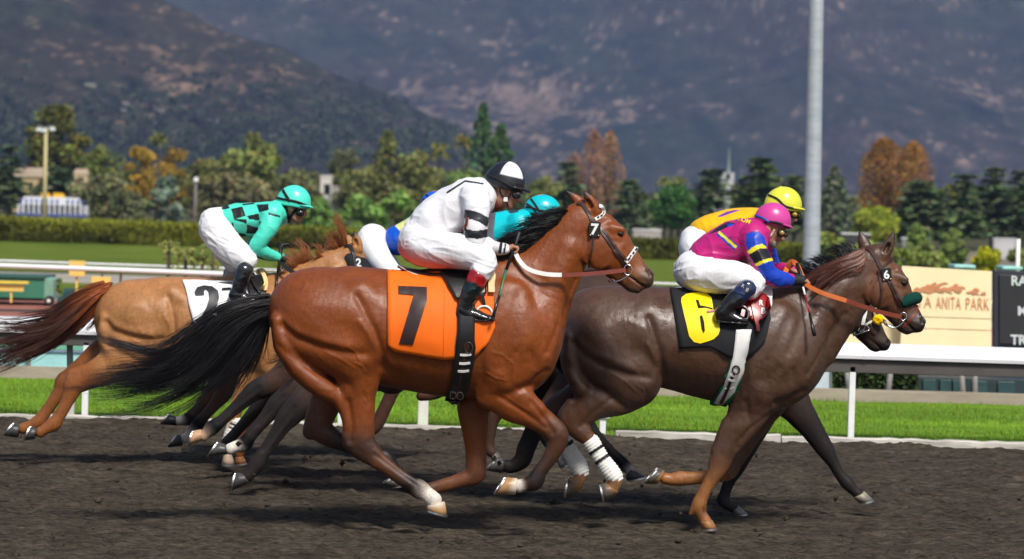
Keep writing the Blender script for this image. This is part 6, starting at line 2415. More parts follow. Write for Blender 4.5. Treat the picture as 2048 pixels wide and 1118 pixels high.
def whip(Y, label, parts, base_px):
 """parts: (path of (px,py,y m), radius list, material)"""
 g = at(base_px[0], base_px[1], Y)
 root = empty("riding_crop", tuple(g), label, "riding crop", "crops carried by the jockeys")
 for nm, path, rad, mt in parts:
  P = np.array([tuple(at(x, y, Y + d)) for x, y, d in path])
  mb = MB()
  mb.tube(P, rad, 8)
  mb.build(nm, mt, root, smooth=True)
 return root


def bandage(H, rows, bands, name="leg_bandage", col=(.84, .82, .77), label=None):
 """wrap round a cannon bone; bands: photo quads in black tape"""
 B = Body(col)
 B.limb(H.rows(rows), .01)
 V, F = B.mesh(.0055, 1, .02)
 N = normals(V, F)
 C = B.colours(V, .006)
 P = proj(V)
 a, b = np.array(rows[0][:2], float), np.array(rows[-1][:2], float)
 u = (b - a) / np.linalg.norm(b - a)
 t = (P - a) @ u
 V = V + N * (.0022 * np.sin(t * .95 + 1.5 * vnoise(V * 18)))[:, None]
 C = C * (1 - .10 * np.clip(t / np.linalg.norm(b - a), 0, 1) * (0.5 + 0.5 * vnoise(V * 30)))[:, None]
 for lo, hi in bands:
  C[(t > lo) & (t < hi)] = (.012, .012, .014)
 me = mesh_np(name, V, F, True, C)
 return link_mesh(name, me, M['cloth'], H.root)


def tack_h7(H):
 orange = mat_plain("orange cloth", (0.92, 0.15, 0.004), .62, 0, .3, var=.06, bump=.08, bscale=300)
 o, cb = H.cloth("saddle_cloth", [(775, 546), (850, 549), (930, 545), (986, 547)], [(776, 690), (790, 702), (886, 718), (910, 716), (950, 712), (975, 688), (990, 655)], orange, wr=.006, lift=.016, seed=1)
 H.clothb = cb
 drape_poly("number", [[[(796.4, 573), (853.9, 575), (853.9, 601.6), (826.4, 689), (798.4, 687.5), (827.3, 591), (797.2, 588.2)]]], cb, M['black_print'], o, .006)
 mb = MB()
 strap_mesh(mb, [(890, 572), (889, 640), (888, 714)], .006, cb, .002, .003)
 mb.build("seam", orange, o)
 sd, sb = sdf_part(H, H.root, "saddle", [[(797, 533, 3, .05, 0), (820, 541, 5, .11, 0), (860, 548, 7, .16, 0), (905, 549, 9, .17, 0), (945, 546, 10, .15, 0), (972, 541, 11, .09, 0)]], M['black_leather'])
 fl, fb = H.cloth("saddle_flap", [(880, 549), (920, 549), (972, 548)], [(912, 602), (940, 606), (972, 590)], M['black_leather'], parent=sd, lift=.034, wr=.002, nu=14, nv=12)
 tube_px(H, sd, "white_piping", [(797, 531, -.05), (822, 545, -.11), (850, 554, -.15), (884, 560, -.18)], .004, M['white_plastic'])
 lash(H, sd, "pommel_pad", [(979, 546), (985, 566), (984, 590)], .035, mat_plain("cream fleece", (.7, .55, .3), .8), lift=.035, thick=.012)
 g, gb = H.band("girth", [(915, 600), (915, 660), (910, 710), (900, 768), (890, 792), (888, 799)], [(950, 600), (949, 660), (948, 718), (937, 772), (924, 800), (921, 806)], M['black_leather'], lift=.026)
 lash(H, g, "girth_strap", [(936, 690), (928, 720), (920, 760), (911, 800)], .014, M['dark_leather'], lift=.006, mirror=False, bvh=gb)
 ring(H, g, "strap_loop", 937, 696, 8, .004, M['dark_leather'], -.325, ry=11, mirror=False)
 for x, y in ((930, 708), (928, 725), (926, 740)):
  lash(H, g, "keeper", [(x - 10, y), (x, y + 1), (x + 12, y - 1)], .013, M['white_plastic'], lift=.012, mirror=False, bvh=gb)
 for x, y in ((907, 788), (921, 789)):
  lash(H, g, "buckle", [(x - 5, y - 7), (x + 5, y - 6), (x + 4, y + 6), (x - 6, y + 5), (x - 5, y - 7)], .005, M['steel'], lift=.008, thick=.004, mirror=False, bvh=gb)
 # stirrup
 st = ring(H, sd, "stirrup", 968, 630, 17, .007, M['white_plastic'], -.29, ry=18)
 lash(H, sd, "stirrup_leather", [(958, 575), (966, 596), (969, 613)], .018, M['black_leather'], lift=.01, bvh=fb, mirror=False, Y=H.Y - .28)
 # bridle
 br, _ = lash(H, H.root, "bridle", [(1154, 408), (1166, 410), (1177, 427), (1184, 442), (1195, 452), (1202, 461), (1226, 497), (1247, 524), (1254, 536)], .018, M['dark_leather'])
 lash(H, br, "cheek_strap", [(1207, 462), (1230, 494), (1252, 521)], .014, M['dark_leather'], lift=.008)
 lash(H, br, "throat_strap", [(1189, 462), (1187, 480), (1184, 502), (1178, 534)], .011, M['dark_leather'])
 bb, _ = lash(H, br, "browband", [(1190, 439), (1201, 432), (1208, 423), (1205, 414), (1197, 412)], .020, M['white_web'])
 for x, y in ((1195, 434.5), (1201, 430.5), (1205.5, 425)):
  lash(H, bb, "inlay", [(x - 1.7, y + 1.1), (x + 1.7, y - 1.1)], .010, M['black_print'], lift=.009, thick=.002, mirror=False)
 nb, _ = lash(H, br, "noseband", [(1251, 524), (1257, 516), (1263, 508), (1269, 499), (1272, 494)], .024, M['white_web'], lift=.007)
 for i in range(4):
  x, y = 1255.5 + i * 4.6, 518.5 - i * 6.1
  lash(H, nb, "inlay", [(x - 1.4, y + 1.8), (x + 1.4, y - 1.8)], .011, M['black_print'], lift=.013, thick=.002, mirror=False)
 tag_plate(H, br, 1189.5, 458.5, 23, 31, "7", .06, 23)
 ring(H, br, "bit_ring", 1256, 540, 8, .004, M['steel'], -.085, ry=10.5)
 tube_px(H, br, "bit", [(1217, 562, -.05), (1224, 565, -.075), (1244, 559, -.085), (1259, 549, -.088)], .0045, M['steel'], mirror=True)
 lash(H, br, "chin_strap", [(1222, 556), (1233, 562), (1246, 560)], .012, M['red_leather'])
 rein(H, br, "rein", [(1252, 540, -.095), (1210, 545, -.13), (1160, 549, -.17), (1129, 550, -.19), (1090, 548, -.19), (1056, 538, -.17), (1038, 520, -.14), (1031, 506, -.12)], .024, (M['red_leather'], M['white_web']), .55)


def crop_h7():
 whip(19.1, "riding crop with a green shaft held by the jockey in white", [
  ("grip", [(1039, 464, -.13), (1028, 498, -.115), (1012, 540, -.16)], [.011, .010, .008], M['black_rubber']),
  ("shaft", [(1012, 540, -.16), (999, 592, -.30)], [.006, .005], mat_plain("green crop shaft", (.03, .22, .12), .4)),
  ("flap", [(999, 592, -.30), (992, 612, -.34), (986, 634, -.36)], [.0075, .0085, .009], M['black_leather'])], (1012, 640))
# ------------------------------------------------------------------ the dark brown horse with the black cloth
def build_h6():
 BR, DK, GOLD = (0.085, 0.041, 0.024), (0.035, 0.017, 0.011), (0.30, 0.115, 0.028)
 MID, BUF = (.085, .034, .015), (.24, .12, .05)
 H = Horse(19.8, (1420, 1050), "dark brown racehorse with a black saddle cloth numbered 6 and green fleece noseband", coat=BR, h=0.0075, mat='coat_damp')
 H.limb([(1192, 650, 76, .19, 0), (1215, 668, 97, .25, 0), (1275, 672, 99, .28, 0), (1340, 679, 98, .28, 0), (1415, 686, 111, .29, 0), (1485, 690, 122, .295, 0), (1540, 702, 114, .27, 0), (1567, 732, 66, .21, 0)], k=.05, sub=6)
 H.limb([(1270, 600, 24, .10, 0), (1400, 606, 26, .12, 0), (1520, 604, 30, .10, 0), (1575, 610, 36, .09, 0)], k=.06)
 H.limb([(1530, 668, 80, .16, 0), (1565, 675, 98, .16, 0), (1598, 655, 85, .135, 0), (1648, 620, 63, .105, 0), (1698, 568, 54, .09, 0), (1730, 540, 44, .08, 0), (1756, 517, 30, .072, 0)], k=.05, sub=6)
 H.limb([(1722, 610, 15, .05, 0), (1690, 652, 17, .055, 0), (1650, 705, 24, .06, 0)], k=.04)
 haunch(H, [(1235, 572), (1117, 688), (1318, 748)])
 shoulder(H, [(1545, 580), (1634, 738), (1474, 812)])
 hd = [(1753, 506), (1847, 650), (1737, 603)]
 fk = horse_head(H, hd, cols=((.085, .045, .026), (.025, .018, .016), (.03, .015, .01), (.035, .022, .018)), face=(.14, .05, .018))
 ear(H, (1768, 512), (1779, 487), (1788, 463), -.045, inner=(-2, 3))
 ear(H, (1734, 500), (1726, 482), (1719, 464), .05)
 # near hind with bandage
 n = -.135
 H.limb([(1238, 715, 76, .12, n - .01), (1262, 752, 62, .11, n - .01), (1262, 768, 52, .09, n), (1233, 786, 46, .075, n), (1190, 807, 33, .058, n), (1160, 828, 29.5, .046, n), (1150, 840, 29, .043, n), (1162, 862, 21, .038, n),
   (1179, 880, 15, .033, n), (1203, 917, 13.5, .031, n), (1222, 944, 16, .035, n), (1230, 957, 16, .036, n), (1228, 970, 13.5, .034, n), (1223, 979, 14, .036, n)], k=.035, sub=6,
    cols=[None] * 5 + [MID, MID, MID, (.12, .045, .018), BR, BUF, BUF, BUF, BUF])
 H.limb([(1140, 806, 9, .022, n), (1124, 828, 9, .028, n), (1126, 842, 9, .028, n)], k=.02, cols=[None, DK, DK])
 # far hind
 f = .135
 H.limb([(1238, 715, 70, .12, f), (1230, 745, 54, .10, f), (1190, 770, 38, .07, f), (1150, 792, 27, .052, f), (1112, 818, 25, .045, f), (1098, 830, 24, .043, f), (1103, 848, 20, .038, f),
   (1117, 866, 15, .033, f), (1140, 902, 13.5, .031, f), (1157, 930, 16, .035, f), (1162, 944, 15, .036, f), (1158, 960, 13, .034, f), (1151, 970, 13.5, .036, f)], k=.035, sub=6,
    cols=[None] * 4 + [MID, MID, MID, BR, BR, BUF, BUF, BUF, BUF])
 # near fore, planted
 n = -.125
 H.limb([(1518, 712, 66, .10, n - .04), (1510, 772, 56, .095, n - .02), (1502, 808, 45, .08, n), (1489, 838, 37, .066, n), (1467, 872, 30, .055, n), (1448, 903, 24, .047, n), (1440, 922, 22.5, .045, n), (1432, 942, 18, .041, n),
   (1419, 965, 13.5, .034, n), (1406, 990, 12.5, .032, n), (1398, 1010, 15.5, .037, n), (1401, 1026, 12.5, .034, n), (1408, 1038, 12, .034, n), (1412, 1044, 12, .036, n)], k=.03, sub=6,
    cols=[None] * 6 + [(.13, .055, .024), (.19, .075, .024), GOLD, GOLD, GOLD, (.2, .075, .024), GOLD, GOLD])
 H.limb([(1388, 1018, 8, .024, n), (1381, 1028, 4, .016, n)], k=.012, cols=[GOLD] * 2)
 H.limb([(1452, 845, 10, .03, n), (1430, 900, 8, .026, n)], k=.02)
 # far fore, folded
 f = .125
 H.limb([(1520, 740, 60, .10, f + .03), (1535, 790, 45, .08, f), (1512, 836, 32, .062, f), (1487, 884, 24, .05, f), (1466, 922, 20, .045, f), (1455, 940, 20, .043, f), (1432, 950, 15.5, .036, f),
   (1400, 955, 13, .032, f), (1372, 957, 14, .034, f), (1358, 957, 15, .037, f), (1342, 959, 12, .034, f), (1330, 957, 12, .036, f)], k=.03, sub=6,
    cols=[None] * 5 + [(.12, .05, .022), GOLD, GOLD, GOLD, GOLD, GOLD, GOLD])
 H.hoof((1237, 984), (1213, 967), (1209, 1005), (1201, 967), -.135, .055, (.09, .075, .06), (.2, .11, .05))
 H.hoof((1159, 983), (1142, 960), (1131, 996), (1136, 957), .135, .055, (.09, .075, .06), (.2, .11, .05))
 H.hoof((1424, 1040), (1400, 1043), (1434, 1056), (1403, 1058), -.125, .056, (.28, .13, .045), (.3, .14, .05))
 H.hoof((1314, 968), (1329, 942), (1289, 967), (1318, 936), .125, .055, (.07, .06, .05), (.3, .15, .06))
 H.carve([(1485, 800), (1500, 850), (1470, 890)], -.006, 6)
 H.carve([(1540, 822), (1500, 850), (1470, 880)], -.005, 5)
 H.carve([(1225, 790), (1180, 825), (1160, 850)], -.007, 6)
 H.carve([(1620, 610), (1590, 650), (1570, 700)], -.007, 9)
 H.carve([(1690, 530), (1680, 570), (1650, 610)], -.005, 8)
 H.make()
 f_, _ = fk
 H.eye(*f_(1240, 468), 0)
 # tail hangs down behind the haunch
 G = [[(1130, 606, 0), (1119, 628, .02), (1109, 655, .02), (1106, 690, .02), (1112, 720, .02), (1126, 745, .02)],
    [(1133, 608, 0), (1123, 635, -.02), (1115, 665, -.03), (1113, 695, -.03), (1122, 725, -.03), (1140, 752, -.02)],
    [(1136, 612, .02), (1128, 640, .06), (1124, 680, .08), (1130, 720, .08), (1150, 750, .08), (1172, 764, .08)]]
 H.hair("tail", G, 420, .0034, 'mane_black', 13, spread0=.014, spread1=.02, wav=.006)
 roots = [(1600, 590), (1622, 566), (1648, 545), (1672, 526), (1700, 508), (1724, 498), (1740, 496)]
 G = [[(x, y + 6, 0), (x - 8, y - 8, .03), (x - 22, y - 14 + 6 * (i < 2), .05), (x - 42, y - 16 + 4 * (i % 2), .07), (x - 64 + 6 * i, y - 14 + 10 * (i < 3), .08)] for i, (x, y) in enumerate(roots[:6])]
 H.hair("mane", G, 700, .0021, 'mane_black', 15, spread0=.014, spread1=.03, wav=.012)
 G = [[(1738, 498, -.02), (1720, 505, -.05), (1690, 520, -.075), (1655, 540, -.085), (1625, 562, -.10), (1605, 590, -.11)],
    [(1736, 502, -.03), (1722, 520, -.07), (1690, 530, -.09), (1655, 552, -.10), (1630, 572, -.11), (1615, 590, -.12)],
    [(1732, 505, -.04), (1728, 520, -.08), (1722, 535, -.09), (1690, 540, -.10), (1655, 562, -.11), (1632, 580, -.12)]]
 H.hair("mane", G, 260, .0032, 'mane_red', 17, spread0=.008, spread1=.02, wav=.006)
 return H


def tack_h6(H):
 o, cb = H.cloth("saddle_cloth", [(1341, 582), (1430, 577), (1500, 574), (1536, 582)], [(1360, 697), (1408, 694), (1422, 693), (1449, 710), (1462, 716), (1497, 716), (1529, 686), (1541, 640)], M['black_cloth'], wr=.007, lift=.016, seed=4)
 S = lambda x, y: (1320 + x / 3.727, 540 + y / 3.727)
 outer = [S(*p) for p in [(158, 240), (162, 208), (195, 184), (250, 174), (300, 172), (350, 182), (383, 208), (393, 262), (398, 310), (428, 336), (442, 390), (446, 450), (436, 482), (400, 515), (355, 532), (300, 548), (252, 536), (218, 495), (198, 410), (176, 320)]]
 hole = [S(*p) for p in [(296, 348), (314, 340), (328, 385), (335, 455), (322, 475), (308, 440)]]
 notch = [S(*p) for p in [(266, 226), (288, 230), (300, 268), (345, 276), (393, 288), (390, 300), (340, 286), (284, 290)]]
 drape_poly("number", [[outer, hole, notch]], cb, M['yellow_print'], o, .006)
 sd, sb = sdf_part(H, H.root, "saddle", [[(1368, 578, 4, .06, 0), (1395, 583, 6, .13, 0), (1440, 586, 8, .17, 0), (1490, 584, 10, .17, 0), (1525, 577, 11, .10, 0)]], M['red_patent'])
 wp, wb = H.cloth("saddle_pad", [(1512, 575), (1534, 575), (1543, 584)], [(1512, 610), (1535, 632), (1544, 612)], M['white_web'], parent=sd, lift=.028, wr=.001, nu=12, nv=10)
 flap = [S(*p) for p in [(690, 172), (730, 178), (780, 200), (815, 235), (822, 285), (806, 335), (765, 375), (725, 392), (695, 396), (655, 350), (640, 280), (655, 215)]]
 rf, rb = drape_sheet(H, "saddle_flap", flap, cb, M['red_patent'], sd, .022, .006)
 drape_text("lettering", "R", *S(755, 247), 10.5, .06, rb, M['white_print'], rf, .005, .03)
 drape_text("lettering", "B", *S(771, 306), 12.5, .0, rb, M['white_print'], rf, .005, .03)
 lash(H, sd, "stirrup_leather", [S(655, 200), S(690, 300), S(715, 400), S(730, 462)], .020, M['red_patent'], lift=.03, bvh=cb, mirror=False)
 lash(H, sd, "stirrup_leather", [S(640, 215), S(620, 300), S(605, 360)], .022, M['red_patent'], lift=.034, bvh=cb, mirror=False)
 lash(H, sd, "strap_end", [S(350, 318), S(380, 312), S(410, 310)], .012, M['red_patent'], lift=.008, bvh=cb, mirror=False)
 ring(H, sd, "stirrup", 1482, 628, 15, .007, M['steel'], -.30, ry=17)
 wg, gb0 = H.band("girth", [S(565, 450), S(553, 560), S(540, 650), S(505, 770), S(455, 890), S(410, 960)], [S(678, 450), S(660, 560), S(645, 650), S(605, 780), S(560, 900), S(505, 990)], M['white_web'], lift=.028, thick=.006)
 H.band("girth_felt", [S(528, 665), S(505, 750), S(470, 790), S(500, 795), S(465, 850), S(425, 915), S(385, 975)], [S(648, 680), S(625, 740), S(600, 785), S(610, 790), S(590, 870), S(560, 930), S(515, 1010)], M['green_felt'], parent=wg, lift=.019, thick=.012)
 lash(H, wg, "girth_strap", [S(560, 760), S(535, 800), S(500, 890), S(455, 985)], .018, M['dark_leather'], lift=.008, bvh=gb0, mirror=False)
 ring(H, wg, "strap_loop", *S(567, 745), 7, .005, M['dark_leather'], -.315, ry=8, mirror=False)
 for a, b in ((S(520, 765), S(565, 785)), (S(508, 805), S(560, 815)), (S(475, 862), S(492, 872)), (S(525, 875), S(545, 865))):
  lash(H, wg, "keeper", [a, ((a[0] + b[0]) / 2, (a[1] + b[1]) / 2 + 2), b], .012, M['white_plastic'], lift=.014, mirror=False, bvh=gb0)
 br, _ = lash(H, H.root, "bridle", [(1731, 497), (1741, 500), (1751, 514), (1760, 533), (1768, 546), (1780, 567), (1791, 590), (1801, 612)], .022, M['dark_leather'])
 lash(H, br, "throat_strap", [(1757, 540), (1761, 562), (1763, 585), (1758, 614)], .013, M['dark_leather'])
 lash(H, br, "browband", [(1764, 534), (1772, 528), (1780, 521), (1785, 517)], .014, M['dark_leather'])
 lash(H, br, "cheek_strap", [(1781, 566), (1793, 588), (1804, 604)], .012, M['dark_leather'], lift=.009)
 lash(H, br, "flash_strap", [(1834, 612), (1830, 626), (1818, 642), (1805, 654)], .014, M['red_leather'])
 tag_plate(H, br, 1773, 549, 20, 26, "6", -.12, 18)
 fl, _ = sdf_part(H, br, "fleece_noseband", [[(1808, 606, 10, .035, -.058), (1816, 601, 12.5, .045, -.045), (1828, 597, 12.5, .05, -.02), (1833, 596, 12, .05, 0), (1828, 597, 12.5, .05, .02), (1808, 606, 10, .035, .058)]], M['green_fleece'], h=.005)
 ring(H, br, "bit_ring", 1807, 633, 6, .004, M['steel'], -.07, ry=8)
 tube_px(H, br, "bit", [(1770, 640, -.05), (1776, 651, -.07), (1790, 655, -.075), (1803, 648, -.078), (1810, 638, -.078)], .0045, M['steel'], mirror=True)
 rein(H, br, "rein", [(1803, 634, -.085), (1760, 624, -.13), (1720, 611, -.16), (1688, 600, -.18), (1650, 588, -.19), (1625, 577, -.17), (1611, 568, -.13)], .026, (M['red_leather'], M['tan_leather']), .58)
 rein(H, br, "rein_loop", [(1611, 566, -.10), (1602, 548, -.07), (1594, 530, -.04), (1584, 524, -.02), (1575, 535, .0), (1568, 545, .04)], .03, (M['tan_leather'],))
 for nm, rows, b in (("near", [(1183, 885, 17.5, .038, -.135), (1203, 917, 16, .036, -.135), (1220, 941, 18, .039, -.135), (1230, 954, 16.5, .039, -.135)], ((14, 21), (36, 43))),
      ("far", [(1120, 872, 17.5, .038, .135), (1140, 902, 16, .036, .135), (1155, 927, 18, .039, .135), (1162, 942, 16.5, .039, .135)], ((18, 26),))):
  bandage(H, rows, b)


def drape_sheet(H, name, poly, bvh, mat, parent, lift, thick):
 o = drape_poly(name, [[poly]], bvh, mat, parent, lift, cell=5)
 s = o.modifiers.new("thickness", 'SOLIDIFY')
 s.thickness, s.offset = thick, -1
 V = np.array([v.co[:] for v in o.data.vertices])
 F = [tuple(p.vertices) for p in o.data.polygons]
 return o, BVHTree.FromPolygons([Vector(v) for v in V], F)


def build_j6(H):
 J = Rider(19.8, (1450, 580), "jockey in magenta silks with blue sleeves and a pink helmet", skin=(.42, .2, .12))
 PK, BL, YE, BK = (.50, .014, .17), (.012, .055, .48), (.85, .68, .02), (.012, .012, .014)
 J.head(1543, 448, 28.5, .36)
 J.limbs(J.flesh, [(1530, 470, 19, .052, 0), (1518, 474, 22, .06, 0), (1500, 474, 28, .09, 0)], k=.02)
 torso = [(1393, 524, 24, .13, 0), (1415, 510, 34, .15, 0), (1445, 497, 42, .165, 0), (1475, 486, 46, .185, 0), (1500, 476, 40, .19, 0), (1513, 470, 30, .15, 0)]
 arm = [(1508, 472, 28, .075, -.165), (1513, 500, 22.5, .062, -.215), (1524, 524, 21, .058, -.235), (1536, 548, 20, .052, -.225), (1556, 558, 17, .045, -.19), (1578, 560, 13, .036, -.14), (1592, 560, 10, .03, -.11)]
 farm = [(1518, 470, 28, .075, .165), (1528, 495, 22.5, .064, .215), (1536, 520, 20, .056, .22), (1548, 542, 17, .05, .20), (1566, 540, 14, .043, .15), (1584, 540, 11, .034, .08)]
 for L in (torso, arm, farm):
  J.limbs(J.flesh, L, grow=-.012)
 J.hand((1597, 560), (1613, 563), -.10)
 J.hand((1584, 540), (1597, 546), .06, cols=None)
 hipn = [(1382, 540, 33, .12, -.03), (1396, 546, 37, .10, -.10), (1430, 552, 35, .095, -.16), (1465, 554, 33, .08, -.215), (1492, 559, 28, .074, -.235), (1506, 567, 24, .074, -.25), (1500, 580, 19, .07, -.262)]
 hipf = [(1382, 540, 33, .12, .03), (1402, 546, 37, .10, .10), (1438, 552, 34, .09, .17), (1474, 553, 30, .075, .22), (1502, 556, 26, .07, .24), (1516, 563, 24, .07, .25), (1512, 578, 20, .07, .262)]
 J.limbs(J.flesh, hipn, grow=-.012)
 J.limbs(J.flesh, hipf, grow=-.012)
 J.limbs(J.flesh, [(1498, 575, 16, .045, -.262), (1472, 600, 14, .04, -.28), (1446, 624, 10, .032, -.30), (1478, 640, 6, .034, -.30)])
 J.limbs(J.flesh, [(1508, 575, 16, .045, .262), (1484, 600, 14, .04, .28), (1458, 624, 10, .032, .30), (1490, 640, 6, .034, .30)])
 J.finish()
 S2 = lambda x, y: (1340 + x / 4.3, 360 + y / 4.3)
 back = lambda *L: [S2(*p) for p in L]

 def silkc(V, C, P, N):
  near = V[:, 1] < J.Y - .02
  slv = back((650, 470), (690, 445), (760, 440), (815, 490), (835, 580), (900, 680), (960, 760), (1075, 840), (1075, 900), (940, 925), (800, 840), (760, 770), (690, 650), (650, 560))
  m = in_poly(P, slv) & (V[:, 1] < J.Y - .12)
  C[m] = BL
  C[(V[:, 1] > J.Y + .17)] = BL
  for b, c in ((back((398, 470), (425, 430), (600, 570), (545, 600)), BL), (back((410, 455), (425, 437), (582, 572), (560, 588)), YE), (back((330, 470), (420, 400), (500, 360), (560, 372), (440, 430)), BK),
       (back((488, 380), (520, 372), (555, 388), (500, 402)), BL)):
   q = in_poly(P, b) & near
   C[q] = c
  for b, c in ((back((660, 618), (720, 570), (790, 548), (825, 570), (830, 590), (770, 590), (680, 640)), YE), (back((680, 640), (770, 588), (832, 588), (880, 668), (800, 690), (728, 722)), BK),
       (back((728, 722), (800, 688), (885, 666), (893, 690), (810, 712), (742, 745)), YE)):
   q = in_poly(P, b) & (V[:, 1] < J.Y - .10)
   C[q] = c
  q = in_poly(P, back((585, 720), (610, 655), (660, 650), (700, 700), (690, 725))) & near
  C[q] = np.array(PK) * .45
  return C
 S = Body(PK)
 J.limbs(S, torso, k=.03)
 J.limbs(S, arm, k=.022)
 J.limbs(S, farm, k=.022)
 J.limbs(S, [(1400, 513, 18, .14, 0), (1430, 512, 20, .15, 0), (1470, 507, 20, .14, 0)], k=.03)
 J.limbs(S, [(1514, 455, 18, .10, 0), (1520, 465, 18, .10, 0)], k=.02)
 silk, sb = J.garment("silks", S, 'silk', silkc, folds=(((1, -.55), .0045, 12, 5), ((.3, 1), .003, 14, 6), ((1, -.1), .0025, 26, 8)), sigma=.006, seed=5)
 drape_text("lettering", "COM", *S2(635, 348), 9, .32, sb, M['yellow_print'], silk, .004, .02)
 for i in range(9):
  for (x0, y0, x1, y1) in ((690, 622, 815, 592), (715, 715, 850, 660)):
   t = i / 8
   x, y = S2(x0 + (x1 - x0) * t, y0 + (y1 - y0) * t + 6)
   h_ = hit(sb, x, y)
   if h_ and i % 1 == 0:
    pass
 B = Body((.82, .81, .82))
 J.limbs(B, hipn, k=.03)
 J.limbs(B, hipf, k=.03)
 J.limbs(B, [(1396, 522, 26, .145, 0), (1382, 535, 28, .14, 0), (1379, 548, 28, .13, 0)], k=.03)
 J.garment("breeches", B, 'breeches', None, folds=(((1, -.1), .0035, 26, 2.2), ((1, -.5), .0028, 38, 4)), seed=7)
 J.limbs(Body(BK), [], k=.02) if False else None
 G = Body((.014, .014, .016))
 J.limbs(G, [(1586, 560, 12.5, .036, -.125), (1598, 560, 11, .034, -.112), (1604, 561, 10.5, .036, -.105)], k=.01)
 J.garment("glove_cuff", G, 'cloth', None, folds=(((0, 1), .001, 40, 30),))
 bt, bb = J.boot((1495, 577), (1446, 622), (1430, 645), (1497, 648), -.30, cuffc=(.012, .022, .07), rk=20, wk=.056, cuff=.34)
 drape_text("lettering", "R", *S2(630, 912), 7, .5, bb, M['cream_print'], bt, .003, .0)
 drape_text("lettering", "B", *S2(665, 945), 7, .5, bb, M['cream_print'], bt, .003, .0)
 J.boot((1505, 580), (1460, 624), (1444, 645), (1508, 650), .30, rk=20, wk=.054)
 P2 = np.array((.62, .055, .30))
 J.helmet(1546, 441, 36, 36, .26, P2, None, peak=1.22)
 mb = MB()
 strap_mesh(mb, [(1510, 444), (1530, 443), (1555, 446), (1579, 455)], .016, J.hbvh, .002, .003)
 mb.build("helmet_band", M['black_cloth'], J.hel, smooth=True)
 mb = MB()
 strap_mesh(mb, [(1509, 431), (1525, 436), (1541, 447), (1553, 459)], .014, J.hbvh, .003, .003)
 mb.build("goggle_strap", mat_plain("blue elastic", (.012, .06, .4), .6), J.hel, smooth=True)
 J.goggle(1562, 466, 5.5, -.052, M['amber_lens'], M['black_rubber'], 9.5)
 J.goggle(1568, 468, 5, .045, M['amber_lens'], M['black_rubber'], 8.5)
 mb = MB()
 strap_mesh(mb, [(1524, 449), (1528, 462), (1536, 472), (1539, 484)], .016, J.bvh, .002, .004)
 strap_mesh(mb, [(1549, 458), (1545, 466), (1539, 474)], .012, J.bvh, .002, .004)
 mb.build("chin_strap", mat_plain("cream strap", (.6, .55, .42), .6), J.hel, smooth=True)
 c = J.hp(.62, 1.25, -.25)
 sphere("chin_cup", c, (.018, .02, .026), mat_plain("grey chin cup", (.16, .15, .14), .5), J.hel)
 whip(19.8, "riding crop with a red and white shaft held by the jockey in magenta", [
  ("grip", [(1594, 527, -.05), (1601, 545, -.09), (1606, 574, -.13)], [.010, .010, .008], M['black_rubber']),
  ("white_ferrule", [(1606, 574, -.13), (1610, 590, -.16)], [.007, .006], M['white_plastic']),
  ("shaft", [(1610, 590, -.16), (1619, 626, -.24)], [.006, .0055], mat_plain("red crop shaft", (.3, .01, .02), .35)),
  ("flap", [(1619, 626, -.24), (1624, 650, -.3), (1629, 671, -.33)], [.007, .010, .012], M['black_leather'])], (1620, 672))
 return J
